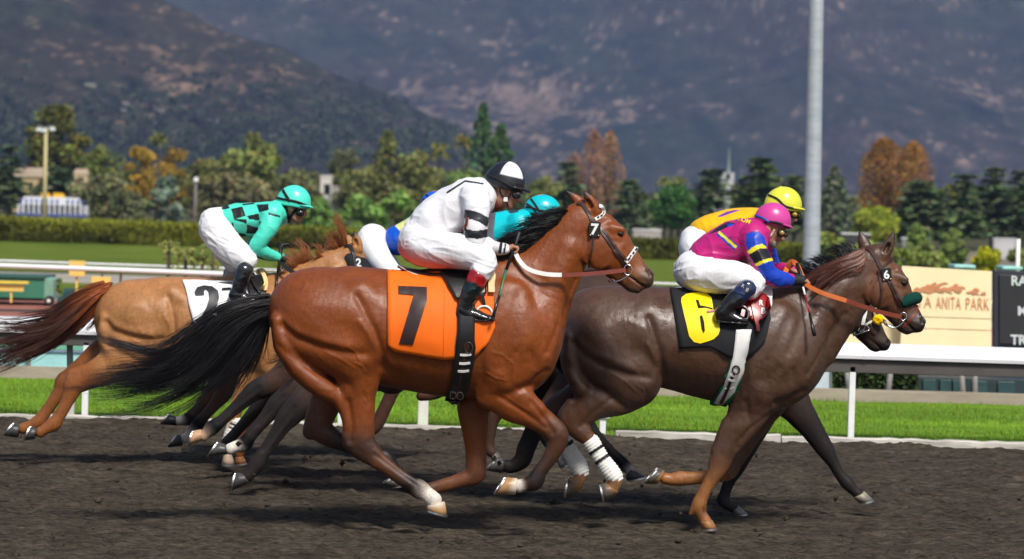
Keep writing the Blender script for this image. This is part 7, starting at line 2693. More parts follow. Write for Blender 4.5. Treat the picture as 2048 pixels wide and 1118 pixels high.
# ------------------------------------------------------------------ the other five horses and four riders
def build_h2():
 C2, CD, WH = (.40, .18, .062), (.25, .085, .022), (.72, .66, .58)
 H = Horse(23.2, (300, 940), "light chestnut racehorse wearing a white saddle cloth numbered 2 and a black hood", coat=C2, h=0.0085)
 H.limb([(258, 625, 62, .19, 0), (276, 642, 84, .25, 0), (340, 642, 86, .28, 0), (420, 645, 88, .28, 0), (500, 650, 95, .29, 0), (560, 655, 98, .27, 0), (592, 680, 62, .21, 0)], k=.05, sub=6)
 H.limb([(320, 580, 20, .10, 0), (430, 582, 22, .12, 0), (540, 576, 26, .10, 0)], k=.06)
 H.limb([(540, 630, 70, .16, 0), (585, 625, 82, .15, 0), (630, 582, 62, .11, 0), (665, 550, 50, .09, 0), (692, 532, 40, .08, 0), (702, 514, 28, .07, 0)], k=.05, sub=6)
 haunch(H, [(300, 552), (193, 648), (354, 672)])
 shoulder(H, [(545, 575), (660, 690), (520, 780)])
 horse_head(H, [(699, 503), (778, 622), (692, 570)])
 ear(H, (716, 498), (713, 480), (708, 463), -.045, k=.85, inner=(-2, 1))
 ear(H, (700, 492), (696, 479), (693, 467), .05, k=.85)
 n = -.13
 H.limb([(276, 680, 68, .12, n), (262, 705, 52, .10, n), (226, 730, 36, .075, n), (186, 750, 26.5, .056, n), (160, 762, 23, .047, n), (148, 769, 21.5, .043, n), (142, 786, 16.5, .036, n), (132, 808, 13, .031, n), (118, 833, 12.5, .031, n),
   (107, 848, 15, .036, n), (92, 857, 11, .033, n), (80, 865, 11, .035, n)], k=.035, sub=6, cols=[None] * 3 + [CD] * 9)
 H.limb([(165, 738, 8, .022, n), (146, 745, 8, .026, n), (139, 752, 8, .026, n)], k=.02, cols=[CD] * 3)
 f = .13
 H.limb([(270, 680, 66, .12, f), (232, 700, 46, .09, f), (198, 718, 33, .07, f), (166, 738, 24, .052, f), (140, 756, 20, .045, f), (128, 764, 18.5, .042, f), (120, 782, 14.5, .034, f), (100, 812, 12, .031, f), (86, 832, 12, .031, f),
   (76, 843, 13.5, .036, f), (60, 852, 11, .033, f), (46, 857, 11, .035, f)], k=.035, sub=6, cols=[None, CD] + [CD] * 10)
 n = -.12
 H.limb([(585, 690, 52, .10, n), (555, 720, 40, .08, n), (520, 740, 27, .06, n), (494, 764, 19, .05, n), (480, 795, 15, .044, n), (472, 818, 14, .042, n), (467, 838, 11.5, .035, n), (459, 865, 10, .031, n), (453, 888, 10.5, .033, n), (452, 897, 11.5, .036, n), (455, 906, 9, .033, n)], k=.03,
    cols=[None] * 7 + [WH] * 4)
 f = .12
 H.limb([(590, 690, 46, .10, f), (560, 740, 28, .07, f), (528, 790, 18, .05, f), (505, 830, 14, .042, f), (496, 850, 12, .036, f), (488, 880, 9.5, .031, f), (481, 900, 10.5, .034, f), (479, 910, 8.5, .033, f)], k=.03, cols=[None] * 2 + [CD] * 6)
 H.hoof((69, 878), (75, 857), (50, 881), (63, 852), -.13, .053, (.045, .043, .042))
 H.hoof((36, 875), (41, 851), (8, 872), (29, 846), .13, .053, (.045, .043, .042))
 H.hoof((463, 908), (447, 911), (470, 929), (443, 929), -.12, .053, (.5, .36, .26))
 H.hoof((486, 912), (471, 914), (494, 926), (468, 929), .12, .053, (.3, .12, .04))
 H.carve([(330, 690), (352, 640), (358, 610)], -.012, 12)
 H.make()
 G = [[(212, 572, 0), (180, 580, -.01), (148, 600, -.02), (115, 628, -.02), (70, 640, -.03), (30, 648, -.03), (-20, 640, -.03)],
    [(212, 576, -.01), (180, 592, -.03), (146, 618, -.04), (110, 648, -.05), (60, 664, -.05), (10, 668, -.05), (-40, 676, -.05)],
    [(212, 580, 0), (184, 604, -.02), (150, 636, -.03), (112, 664, -.03), (60, 684, -.03), (10, 700, -.03), (-40, 720, -.03)],
    [(212, 584, .01), (190, 616, 0), (158, 650, 0), (118, 676, 0), (70, 698, 0), (20, 720, 0), (-40, 740, 0)]]
 H.hair("tail", G, 1250, .0025, 'mane_chestnut', 23, spread0=.022, spread1=.06, wav=.010)
 G = [[(204, 590, .02), (200, 612, .02), (190, 632, .02), (176, 650, .02), (150, 668, .02)], [(204, 592, .04), (203, 616, .04), (199, 640, .04), (190, 660, .04)]]
 H.hair("tail", G, 90, .004, 'mane_chestnut', 24, spread0=.02, spread1=.03)
 roots = [(560, 552), (586, 532), (612, 520), (640, 510), (664, 502), (684, 494), (694, 490)]
 G = [[(x, y + 6, 0), (x - 2, y - 4, -.02), (x - 6, y - 13 - i * .5, -.02), (x - 14, y - 20 - i, -.02), (x - 25, y - 24 - i, -.01)] for i, (x, y) in enumerate(roots)]
 H.hair("mane", G, 620, .0023, 'mane_ginger', 25, spread0=.012, spread1=.040, wav=.014, clump=.8)
 # tack
 white = mat_plain("white saddle cloth", (.80, .80, .80), .6, 0, .3, var=.04)
 o, cb = H.cloth("saddle_cloth", [(365, 563), (420, 565), (500, 566), (530, 562)], [(392, 660), (430, 680), (490, 684), (530, 660)], white, wr=.004, lift=.016, seed=6)
 S = lambda x, y: (180 + x / 3.726, 540 + y / 3.726)
 drape_poly("number", [[[S(*p) for p in [(778, 168), (798, 132), (850, 118), (912, 125), (955, 158), (963, 208), (950, 262), (905, 340), (885, 385), (975, 385), (975, 450), (800, 450), (803, 395), (868, 280), (888, 215), (882, 165), (862, 148), (850, 158), (852, 190), (787, 193)]]]], cb, M['dark_print'], o, .006)
 lash(H, o, "strap_end", [S(985, 148), S(1020, 145), S(1052, 145)], .016, M['black_leather'], bvh=cb, lift=.008, mirror=False)
 sd, sb = sdf_part(H, H.root, "saddle", [[(404, 558, 3, .06, 0), (425, 563, 5, .13, 0), (460, 566, 7, .17, 0), (500, 566, 8, .17, 0), (535, 558, 9, .10, 0)]], mat_plain("grey leather saddle", (.07, .08, .095), .3))
 H.cloth("saddle_flap", [(490, 562), (515, 560), (528, 558)], [(500, 596), (520, 600), (532, 585)], M['black_leather'], parent=sd, lift=.034, wr=.002, nu=14, nv=12)
 lash(H, sd, "pommel_pad", [(516, 548), (526, 556), (532, 570), (531, 588)], .028, mat_plain("cream fleece pad", (.7, .5, .24), .8), lift=.036, thick=.012)
 lash(H, sd, "stirrup_leather", [(500, 560), (510, 578), (521, 592)], .02, M['black_leather'], lift=.05, mirror=True)
 tube_px(H, sd, "cloth_clip", [(521, 578, -.27), (527, 572, -.27), (530, 566, -.26)], .008, M['brass'])
 hood = Body((.012, .012, .013))
 f_, k_ = affine(REF_HEAD, [(699, 503), (778, 622), (692, 570)])
 hood.limb(H.rows([(*f_(1176, 440), 36 * k_, .088, 0), (*f_(1192, 458), 44 * k_, .097, 0), (*f_(1210, 480), 48 * k_, .101, 0)]), .02)
 hood.limb(H.rows([(*f_(1238, 470), 13 * k_, .018, -.088), (*f_(1240, 472), 13 * k_, .018, -.09)]), .01)
 hood.limb(H.rows([(*f_(1238, 470), 13 * k_, .018, .088), (*f_(1240, 472), 13 * k_, .018, .09)]), .01)
 V, F = hood.mesh(.007, 1, .02)
 br = link_mesh("blinker_hood", mesh_np("hood", V, F, True), M['black_cloth'], H.root)
 lash(H, br, "bridle", [(690, 494), (700, 493), (706, 503), (709, 520), (712, 540)], .02, M['black_leather'], lift=.012)
 tag_plate(H, br, 717, 525, 17, 22, "2", .05, 17)
 rein(H, br, "rein", [(745, 590, -.09), (690, 570, -.15), (640, 566, -.2), (600, 552, -.2), (575, 537, -.16), (562, 525, -.12)], .028, (M['black_rubber'],))
 bandage(H, [(470, 842, 12.5, .036, -.12), (462, 860, 11, .034, -.12), (455, 884, 11.5, .036, -.12)], ((5, 9), (13, 17)))
 return H


def build_j2(H):
 J = Rider(23.2, (470, 560), "jockey in mint green and black checked silks with a mint helmet", skin=(.45, .22, .14))
 MT, BK = (.08, .74, .54), (.012, .014, .014)
 J.head(588, 404, 26.5, .25)
 J.limbs(J.flesh, [(571, 424, 15, .05, 0), (562, 427, 17, .06, 0), (548, 428, 22, .09, 0)], k=.02)
 torso = [(448, 440, 22, .13, 0), (466, 438, 29, .15, 0), (490, 440, 34, .165, 0), (515, 441, 35, .185, 0), (538, 434, 30, .19, 0), (552, 430, 23, .15, 0)]
 arm = [(544, 430, 23, .075, -.165), (536, 456, 19, .06, -.21), (522, 478, 16, .054, -.225), (515, 492, 15.5, .05, -.22), (527, 503, 13, .044, -.19), (543, 510, 10.5, .036, -.14), (554, 514, 8.5, .03, -.11)]
 farm = [(548, 428, 23, .075, .165), (530, 462, 18, .06, .21), (508, 488, 14, .05, .22), (518, 505, 12, .043, .19), (545, 512, 10, .034, .10), (565, 514, 8, .03, .03)]
 for L in (torso, arm, farm):
  J.limbs(J.flesh, L, grow=-.010)
 J.hand((556, 515), (567, 518), -.09, k=1.15, cols=(.014, .014, .015))
 J.hand((566, 514), (578, 516), .03, k=1.1)
 hipn = [(428, 446, 28, .12, -.03), (432, 458, 33, .105, -.09), (444, 478, 31, .09, -.14), (464, 498, 28, .078, -.19), (482, 512, 25, .07, -.22), (494, 520, 20, .066, -.235), (490, 530, 16, .06, -.24)]
 hipf = [(428, 446, 28, .12, .03), (436, 460, 32, .105, .09), (444, 485, 28, .09, .14), (458, 508, 24, .078, .19), (466, 522, 20, .07, .22), (466, 530, 16, .06, .235)]
 J.limbs(J.flesh, hipn, grow=-.010)
 J.limbs(J.flesh, hipf, grow=-.010)
 sock = (.40, .32, .30)
 J.limbs(J.flesh, [(496, 523, 14, .048, -.24), (488, 542, 13, .043, -.25), (474, 590, 9, .032, -.29), (495, 602, 5, .034, -.29)], cols=[sock] * 4)
 J.limbs(J.flesh, [(470, 530, 14, .048, .24), (462, 548, 13, .043, .25), (452, 590, 9, .032, .29), (472, 602, 5, .034, .29)], cols=[sock] * 4)
 J.finish()
 S1 = lambda x, y: (380 + x / 4.14, 350 + y / 4.14)
 Q = lambda *L: [S1(*p) for p in L]
 blk = [Q((255, 280), (280, 255), (315, 248), (330, 272), (290, 285)), Q((340, 280), (432, 260), (462, 338), (365, 368)), Q((430, 238), (530, 228), (535, 240), (440, 252)), Q((550, 245), (650, 240), (650, 290), (572, 308)),
    Q((472, 340), (568, 318), (578, 378), (490, 366)), Q((362, 370), (385, 365), (470, 370), (470, 404)), Q((470, 408), (568, 440), (550, 488), (468, 482)), Q((345, 395), (358, 395), (362, 450), (345, 440)),
    Q((385, 478), (465, 488), (455, 512), (420, 512)), Q((650, 308), (745, 335), (745, 352), (648, 328)), Q((570, 385), (590, 380), (580, 440))]

 def silkc(V, C, P, N):
  arm_ = in_poly(P, Q((620, 300), (765, 330), (765, 420), (690, 490), (720, 650), (715, 690), (520, 640), (500, 570), (575, 430))) & (V[:, 1] < J.Y - .15)
  for i, b in enumerate(blk):
   m = in_poly(P, b) & (V[:, 1] < J.Y + .02)
   if i != 9:
    m &= ~arm_
   C[m] = BK
  # the same checks on the far side
  m = (V[:, 1] > J.Y + .02) & (V[:, 1] < J.Y + .17) & ((np.floor(P[:, 0] / 24) + np.floor(P[:, 1] / 22)) % 2 == 0)
  C[m] = BK
  return C
 S = Body(MT)
 J.limbs(S, torso, k=.03)
 J.limbs(S, arm, k=.02)
 J.limbs(S, farm, k=.02)
 J.limbs(S, [(555, 414, 14, .09, 0), (560, 424, 14, .09, 0)], k=.02)
 J.garment("silks", S, 'silk', silkc, folds=(((1, -.3), .003, 13, 5), ((.4, 1), .003, 15, 6)), sigma=.006, seed=9)
 B = Body((.82, .81, .82))
 J.limbs(B, hipn, k=.03)
 J.limbs(B, hipf, k=.03)
 J.limbs(B, [(443, 440, 24, .14, 0), (428, 446, 24, .14, 0), (424, 460, 24, .13, 0)], k=.03)
 J.garment("breeches", B, 'breeches', None, folds=(((1, .9), .003, 24, 2.2), ((1, .3), .0028, 34, 5)), seed=11)
 BKB = (.02, .021, .023)
 J.boot((490, 540), (474, 588), (462, 603), (503, 601), -.29, rk=20, wk=.055, cuffc=BKB, cuff=.1)
 J.boot((462, 548), (450, 590), (440, 604), (480, 602), .29, rk=19, wk=.053, cuffc=BKB, cuff=.1)
 MH = np.array((.08, .74, .56))
 J.helmet(588, 405, 34, 35, .16, MH, None, peak=1.2)
 mb = MB()
 strap_mesh(mb, [(554, 396), (575, 400), (595, 404), (620, 414)], .016, J.hbvh, .002, .003)
 strap_mesh(mb, [(566, 380), (572, 390), (580, 403)], .018, J.hbvh, .003, .003)
 mb.build("helmet_band", M['black_cloth'], J.hel, smooth=True)
 J.goggle(600, 425, 5, -.05, M['lens'], M['black_rubber'], 9)
 J.goggle(606, 427, 5, .045, M['lens'], M['black_rubber'], 8)
 mb = MB()
 strap_mesh(mb, [(570, 408), (573, 424), (578, 432), (578, 446)], .020, J.bvh, .002, .005)
 strap_mesh(mb, [(594, 416), (586, 426), (580, 434)], .016, J.bvh, .002, .005)
 mb.build("chin_strap", M['black_cloth'], J.hel, smooth=True)
 whip(23.2, "black riding crop held by the jockey in mint checks", [
  ("grip", [(559, 486, -.06), (561, 510, -.09), (556, 545, -.14)], [.011, .012, .010], M['black_rubber']),
  ("shaft", [(556, 545, -.14), (551, 582, -.22)], [.008, .009], M['black_leather'])], (550, 582))
 mb = MB()
 p = [(561, 508, -.05), (564, 490, -.02), (575, 488, .0), (584, 496, .02)]
 mb.tube([tuple(at(x, y, 23.2 + d)) for x, y, d in p], .011, 8)
 o = mb.build("rein_loop", M['black_rubber'], H.root, smooth=True)
 return J


def build_hA():
 DB, DK, PW = (.06, .034, .024), (.016, .012, .011), (.38, .33, .29)
 H = Horse(20.9, (1500, 1025), "dark bay racehorse with a yellow wool ball on its bridle, half hidden behind horse 6", coat=DB, h=0.0085, mat='coat_dark')
 H.limb([(1186, 620, 66, .19, 0), (1208, 638, 90, .25, 0), (1290, 660, 90, .27, 0), (1370, 665, 92, .28, 0), (1450, 672, 104, .29, 0), (1525, 684, 104, .27, 0), (1552, 716, 64, .21, 0)], k=.05)
 H.limb([(1540, 660, 78, .15, 0), (1590, 648, 72, .13, 0), (1645, 630, 56, .10, 0), (1690, 612, 42, .08, 0), (1712, 596, 30, .07, 0)], k=.05)
 haunch(H, [(1210, 548), (1110, 640), (1290, 720)], near=False)
 shoulder(H, [(1520, 580), (1616, 710), (1478, 800)])
 hd = [(1706, 584), (1778, 690), (1690, 655)]
 horse_head(H, hd, cols=((.05, .03, .022), (.018, .014, .013), (.02, .014, .012), (.02, .015, .014)))
 ear(H, (1712, 584), (1706, 572), (1700, 562), -.045, k=.7)
 n = -.13
 H.limb([(1215, 700, 60, .12, n), (1210, 740, 48, .09, n), (1195, 780, 34, .07, n), (1178, 812, 26, .053, n), (1168, 834, 23, .045, n), (1176, 852, 17, .038, n), (1192, 872, 12.5, .032, n), (1225, 907, 11.5, .031, n), (1247, 929, 13, .035, n), (1257, 938, 11, .033, n), (1263, 943, 11, .035, n)], k=.035,
    cols=[None] * 4 + [DK] * 5 + [PW, PW])
 f = .13
 H.limb([(1210, 690, 58, .12, f), (1170, 740, 44, .09, f), (1125, 790, 30, .06, f), (1092, 832, 23, .047, f), (1086, 850, 20, .043, f), (1092, 872, 15, .036, f), (1103, 894, 11.5, .031, f), (1112, 909, 12.5, .035, f), (1120, 916, 10.5, .033, f), (1124, 920, 10.5, .035, f)], k=.035,
    cols=[None] * 4 + [DK] * 4 + [PW, PW])
 n = -.12
 H.limb([(1535, 730, 56, .10, n), (1538, 780, 44, .08, n), (1518, 840, 29, .06, n), (1492, 896, 21, .048, n), (1473, 932, 18.5, .044, n), (1465, 946, 16, .04, n), (1457, 966, 11.5, .032, n), (1449, 989, 11.5, .031, n), (1447, 1001, 13.5, .036, n), (1459, 1012, 9.5, .033, n), (1468, 1017, 9.5, .034, n)], k=.03,
    cols=[None] * 3 + [DK] * 8)
 f = .12
 H.limb([(1530, 730, 56, .10, f), (1560, 772, 50, .085, f), (1590, 812, 34, .065, f), (1622, 856, 24, .05, f), (1646, 892, 19, .045, f), (1655, 906, 17, .042, f), (1667, 926, 12.5, .033, f), (1680, 950, 11, .031, f), (1694, 966, 13.5, .036, f), (1707, 980, 10.5, .033, f), (1715, 987, 11, .035, f)], k=.03,
    cols=[None] * 2 + [(.035, .022, .017)] + [DK] * 8)
 H.hoof((1263, 936), (1251, 952), (1292, 953), (1253, 961), -.13, .053, (.05, .05, .055))
 H.hoof((1124, 911), (1116, 928), (1142, 924), (1118, 936), .13, .053, (.2, .18, .17))
 H.hoof((1477, 1012), (1464, 1022), (1494, 1027), (1470, 1031), -.12, .053, (.14, .13, .12))
 H.hoof((1729, 983), (1706, 995), (1747, 1000), (1717, 1006), .12, .055, (.16, .14, .12), (.3, .26, .18))
 H.carve([(1590, 800), (1620, 850), (1645, 890)], -.005, 5)
 H.make()
 G = [[(1128, 590, 0), (1112, 615, .05), (1100, 650, .08), (1096, 690, .08)], [(1130, 594, .02), (1116, 625, .07), (1108, 660, .09), (1106, 700, .09)]]
 H.hair("tail", G, 200, .0034, 'mane_black', 33, spread0=.014, spread1=.02)
 roots = [(1590, 582), (1620, 574), (1650, 572), (1680, 570)]
 G = [[(x, y + 6, 0), (x - 10, y, .03), (x - 24, y + 2, .06), (x - 40, y + 8, .08)] for x, y in roots]
 H.hair("mane", G, 120, .003, 'mane_black', 35, spread0=.012, spread1=.02)
 br, _ = lash(H, H.root, "bridle", [(1704, 596), (1716, 610), (1730, 630), (1742, 650)], .016, M['dark_leather'])
 lash(H, br, "cheek_strap", [(1730, 618), (1728, 632), (1724, 648)], .022, M['white_web'], lift=.008)
 lash(H, br, "noseband", [(1730, 649), (1738, 645), (1750, 638), (1748, 622)], .014, mat_plain("cream noseband", (.6, .55, .45), .6), lift=.007)
 tube_px(H, br, "bit", [(1706, 670, -.07), (1712, 660, -.075), (1722, 652, -.08), (1732, 650, -.08), (1740, 660, -.078)], .006, M['steel'], mirror=True)
 tube_px(H, br, "bit_bar", [(1706, 672, -.07), (1722, 666, -.08), (1740, 660, -.08)], .004, M['steel'])
 tube_px(H, br, "bit_ring", [(1716, 662, -.08), (1722, 648, -.085), (1730, 644, -.085), (1728, 658, -.085), (1718, 664, -.082)], .005, M['steel'])
 lash(H, br, "rein", [(1722, 652), (1706, 644), (1690, 636), (1670, 626)], .02, M['dark_leather'], lift=.012)
 B = Body((.8, .45, .0))
 rng = np.random.default_rng(3)
 for i in range(16):
  q = rng.normal(0, 1, 3)
  q /= np.linalg.norm(q)
  B.limb(H.rows([(1757 + q[0] * 8, 640 + q[1] * 7.5, 4.5, .016, -.085 + q[2] * .02), (1757 + q[0] * 5, 640 + q[1] * 4, 6, .018, -.085)]), .006)
 V, F = B.mesh(.005, 1, .02)
 link_mesh("wool_ball", mesh_np("wool", V + normals(V, F) * (.003 * vnoise(V * 140))[:, None], F, True), M['crimson_cloth'], br)
 o, cb = H.cloth("saddle_cloth", [(1330, 580), (1400, 577), (1500, 574)], [(1340, 680), (1400, 690), (1495, 690)], mat_plain("grey saddle cloth", (.3, .3, .32), .6), wr=.004, lift=.016, seed=8)
 sdf_part(H, H.root, "saddle", [[(1370, 576, 4, .06, 0), (1420, 580, 7, .17, 0), (1490, 578, 9, .15, 0)]], M['black_leather'])
 return H


def build_jA():
 J = Rider(20.9, (1450, 560), "jockey in yellow silks with a pale yellow helmet, beyond the jockey in magenta", skin=(.48, .25, .17))
 YE = (.85, .47, .004)
 J.head(1567, 416, 26, .22)
 J.limbs(J.flesh, [(1552, 440, 18, .05, 0), (1540, 444, 20, .06, 0), (1520, 446, 26, .09, 0)], k=.02)
 torso = [(1402, 462, 24, .13, 0), (1428, 460, 33, .15, 0), (1460, 458, 39, .17, 0), (1490, 456, 40, .185, 0), (1518, 450, 33, .19, 0), (1534, 447, 26, .15, 0)]
 arm = [(1526, 450, 26, .075, -.165), (1528, 490, 20, .06, -.21), (1530, 525, 17, .054, -.22), (1552, 540, 14, .044, -.17), (1578, 545, 10, .033, -.10)]
 for L in (torso,):
  J.limbs(J.flesh, L, grow=-.01)
 J.limbs(J.flesh, arm, grow=-.01, both=True)
 J.hand((1578, 545), (1592, 548), -.08)
 J.hand((1580, 545), (1594, 550), .06)
 hip = [(1390, 484, 29, .12, -.03), (1394, 500, 34, .105, -.09), (1412, 528, 31, .09, -.15), (1445, 545, 28, .078, -.20), (1478, 552, 24, .07, -.23), (1490, 562, 18, .06, -.245)]
 J.limbs(J.flesh, hip, grow=-.01, both=True)
 J.limbs(J.flesh, [(1490, 562, 14, .045, -.25), (1470, 600, 12, .04, -.27), (1450, 630, 9, .032, -.29), (1474, 640, 5, .034, -.29)], both=True)
 J.finish()
 S = Body(YE)
 J.limbs(S, torso, k=.03)
 J.limbs(S, arm, k=.02, both=True)
 J.limbs(S, [(1538, 430, 16, .09, 0), (1544, 440, 16, .09, 0)], k=.02)

 def silkc(V, C, P, N):
  m = in_poly(P, [(1434, 433), (1452, 424), (1468, 420), (1480, 420), (1452, 430), (1440, 434)])
  C[m] = (.18, .03, .35)
  return C
 J.garment("silks", S, 'silk', silkc, folds=(((1, -.3), .003, 13, 5), ((.4, 1), .003, 15, 6)), sigma=.006, seed=19)
 B = Body((.82, .81, .82))
 J.limbs(B, hip, k=.03, both=True)
 J.limbs(B, [(1405, 468, 25, .14, 0), (1390, 480, 26, .14, 0)], k=.03)
 J.garment("breeches", B, 'breeches', None, folds=(((1, .9), .003, 20, 3.5),), seed=21)
 J.boot((1486, 574), (1452, 628), (1438, 642), (1486, 642), -.29, rk=20, wk=.055)
 J.boot((1486, 574), (1452, 628), (1438, 642), (1486, 642), .29, rk=20, wk=.055)
 J.helmet(1567, 411, 37, 38, .10, np.array((.72, .72, .05)), None, peak=1.22)
 mb = MB()
 strap_mesh(mb, [(1537, 390), (1555, 398), (1570, 412), (1590, 417), (1602, 416)], .012, J.hbvh, .002, .003)
 mb.build("helmet_band", M['black_cloth'], J.hel, smooth=True)
 sphere("button", np.array(at(1562, 375, 20.9)), (.014, .014, .008), mat_plain("yellow button", (.72, .72, .05), .4), J.hel)
 J.goggle(1588, 429, 5.5, -.052, M['amber_lens'], M['black_rubber'], 9.5)
 J.goggle(1594, 430, 5, .045, M['amber_lens'], M['black_rubber'], 8.5)
 return J


def build_hT():
 DB, DK, WH = (.05, .028, .02), (.022, .017, .016), (.70, .66, .58)
 H = Horse(21.4, (700, 1010), "near black racehorse with one white hind pastern, mostly hidden behind the bay horse", coat=DB, h=0.009, mat='coat_dark')
 H.limb([(702, 640, 62, .19, 0), (724, 660, 84, .25, 0), (800, 665, 85, .27, 0), (880, 668, 88, .28, 0), (960, 670, 94, .29, 0), (1025, 676, 94, .26, 0), (1052, 702, 62, .21, 0)], k=.05)
 H.limb([(1030, 640, 74, .15, 0), (1075, 610, 66, .12, 0), (1125, 575, 50, .10, 0), (1170, 548, 40, .08, 0), (1196, 524, 28, .07, 0)], k=.05)
 haunch(H, [(730, 577), (640, 680), (830, 740)], near=False)
 shoulder(H, [(1020, 585), (1112, 700), (1000, 790)])
 horse_head(H, [(1190, 496), (1278, 580), (1186, 566)])
 n = -.13
 H.limb([(712, 690, 70, .12, n), (668, 742, 46, .09, n), (628, 784, 33, .065, n), (596, 815, 26, .05, n), (581, 830, 24, .045, n), (566, 848, 19, .038, n), (550, 873, 15.5, .033, n), (527, 906, 13.5, .031, n), (513, 928, 16, .036, n), (503, 943, 12.5, .034, n), (496, 952, 12.5, .036, n)], k=.035,
    cols=[None] * 2 + [(.06, .036, .028)] + [DK] * 8)
 f = .13
 H.limb([(700, 690, 66, .12, f), (650, 736, 42, .085, f), (604, 773, 29, .06, f), (570, 798, 23, .047, f), (556, 808, 20.5, .043, f), (540, 826, 16.5, .036, f), (522, 847, 13.5, .032, f), (502, 870, 13, .031, f), (489, 888, 15.5, .036, f), (472, 893, 12, .034, f), (461, 898, 12, .036, f)], k=.035,
    cols=[None] * 3 + [DK] * 6 + [WH, WH])
 n = -.12
 H.limb([(1030, 730, 55, .10, n), (1028, 780, 36, .07, n), (1000, 812, 22, .053, n), (987, 836, 14, .044, n), (982, 860, 11.5, .036, n), (979, 890, 10.5, .032, n), (981, 902, 11.5, .036, n), (988, 908, 9, .034, n)], k=.03, cols=[None] * 2 + [(.06, .03, .02)] * 6)
 f = .12
 H.limb([(1060, 720, 55, .10, f), (1100, 770, 44, .08, f), (1086, 820, 26, .06, f), (1066, 866, 19.5, .048, f), (1052, 898, 18.5, .044, f), (1044, 920, 17.5, .04, f), (1024, 933, 13.5, .035, f), (1012, 932, 13, .036, f)], k=.03, cols=[None] * 2 + [DK] * 6)
 for ln in ([(592, 812), (572, 838), (556, 862), (530, 897)], [(562, 795), (540, 822), (514, 852)], [(590, 842), (570, 866), (548, 896)]):
  H.carve(ln, -.007, 4, 0)
 H.hoof((500, 965), (488, 947), (465, 981), (472, 945), -.13, .053, (.05, .048, .047))
 H.hoof((456, 908), (452, 889), (416, 913), (437, 884), .13, .056, (.06, .058, .055))
 H.hoof((1005, 946), (1010, 918), (972, 941), (997, 915), .12, .053, (.06, .058, .05))
 H.hoof((995, 903), (981, 913), (1004, 916), (984, 921), -.12, .05, (.12, .1, .09))
 H.make()
 G = [[(646, 612, 0), (625, 640, .02), (600, 680, .03), (575, 700, .03), (550, 705, .03)], [(646, 618, 0), (630, 655, .02), (605, 700, .03), (580, 720, .03), (545, 735, .03)]]
 H.hair("tail", G, 260, .0036, 'mane_black', 43, spread0=.02, spread1=.05)
 rein(H, H.root, "rein", [(1258, 575, -.08), (1210, 590, -.14), (1150, 596, -.18), (1105, 570, -.15), (1080, 540, -.1)], .026, (M['tan_leather'],))
 o, cb = H.cloth("saddle_cloth", [(860, 586), (930, 586), (1000, 584)], [(865, 690), (930, 700), (995, 690)], mat_plain("green saddle cloth", (.02, .12, .05), .6), wr=.004, lift=.016, seed=12)
 sdf_part(H, H.root, "saddle", [[(880, 582, 4, .06, 0), (940, 584, 7, .17, 0), (1000, 580, 9, .15, 0)]], M['black_leather'])
 return H


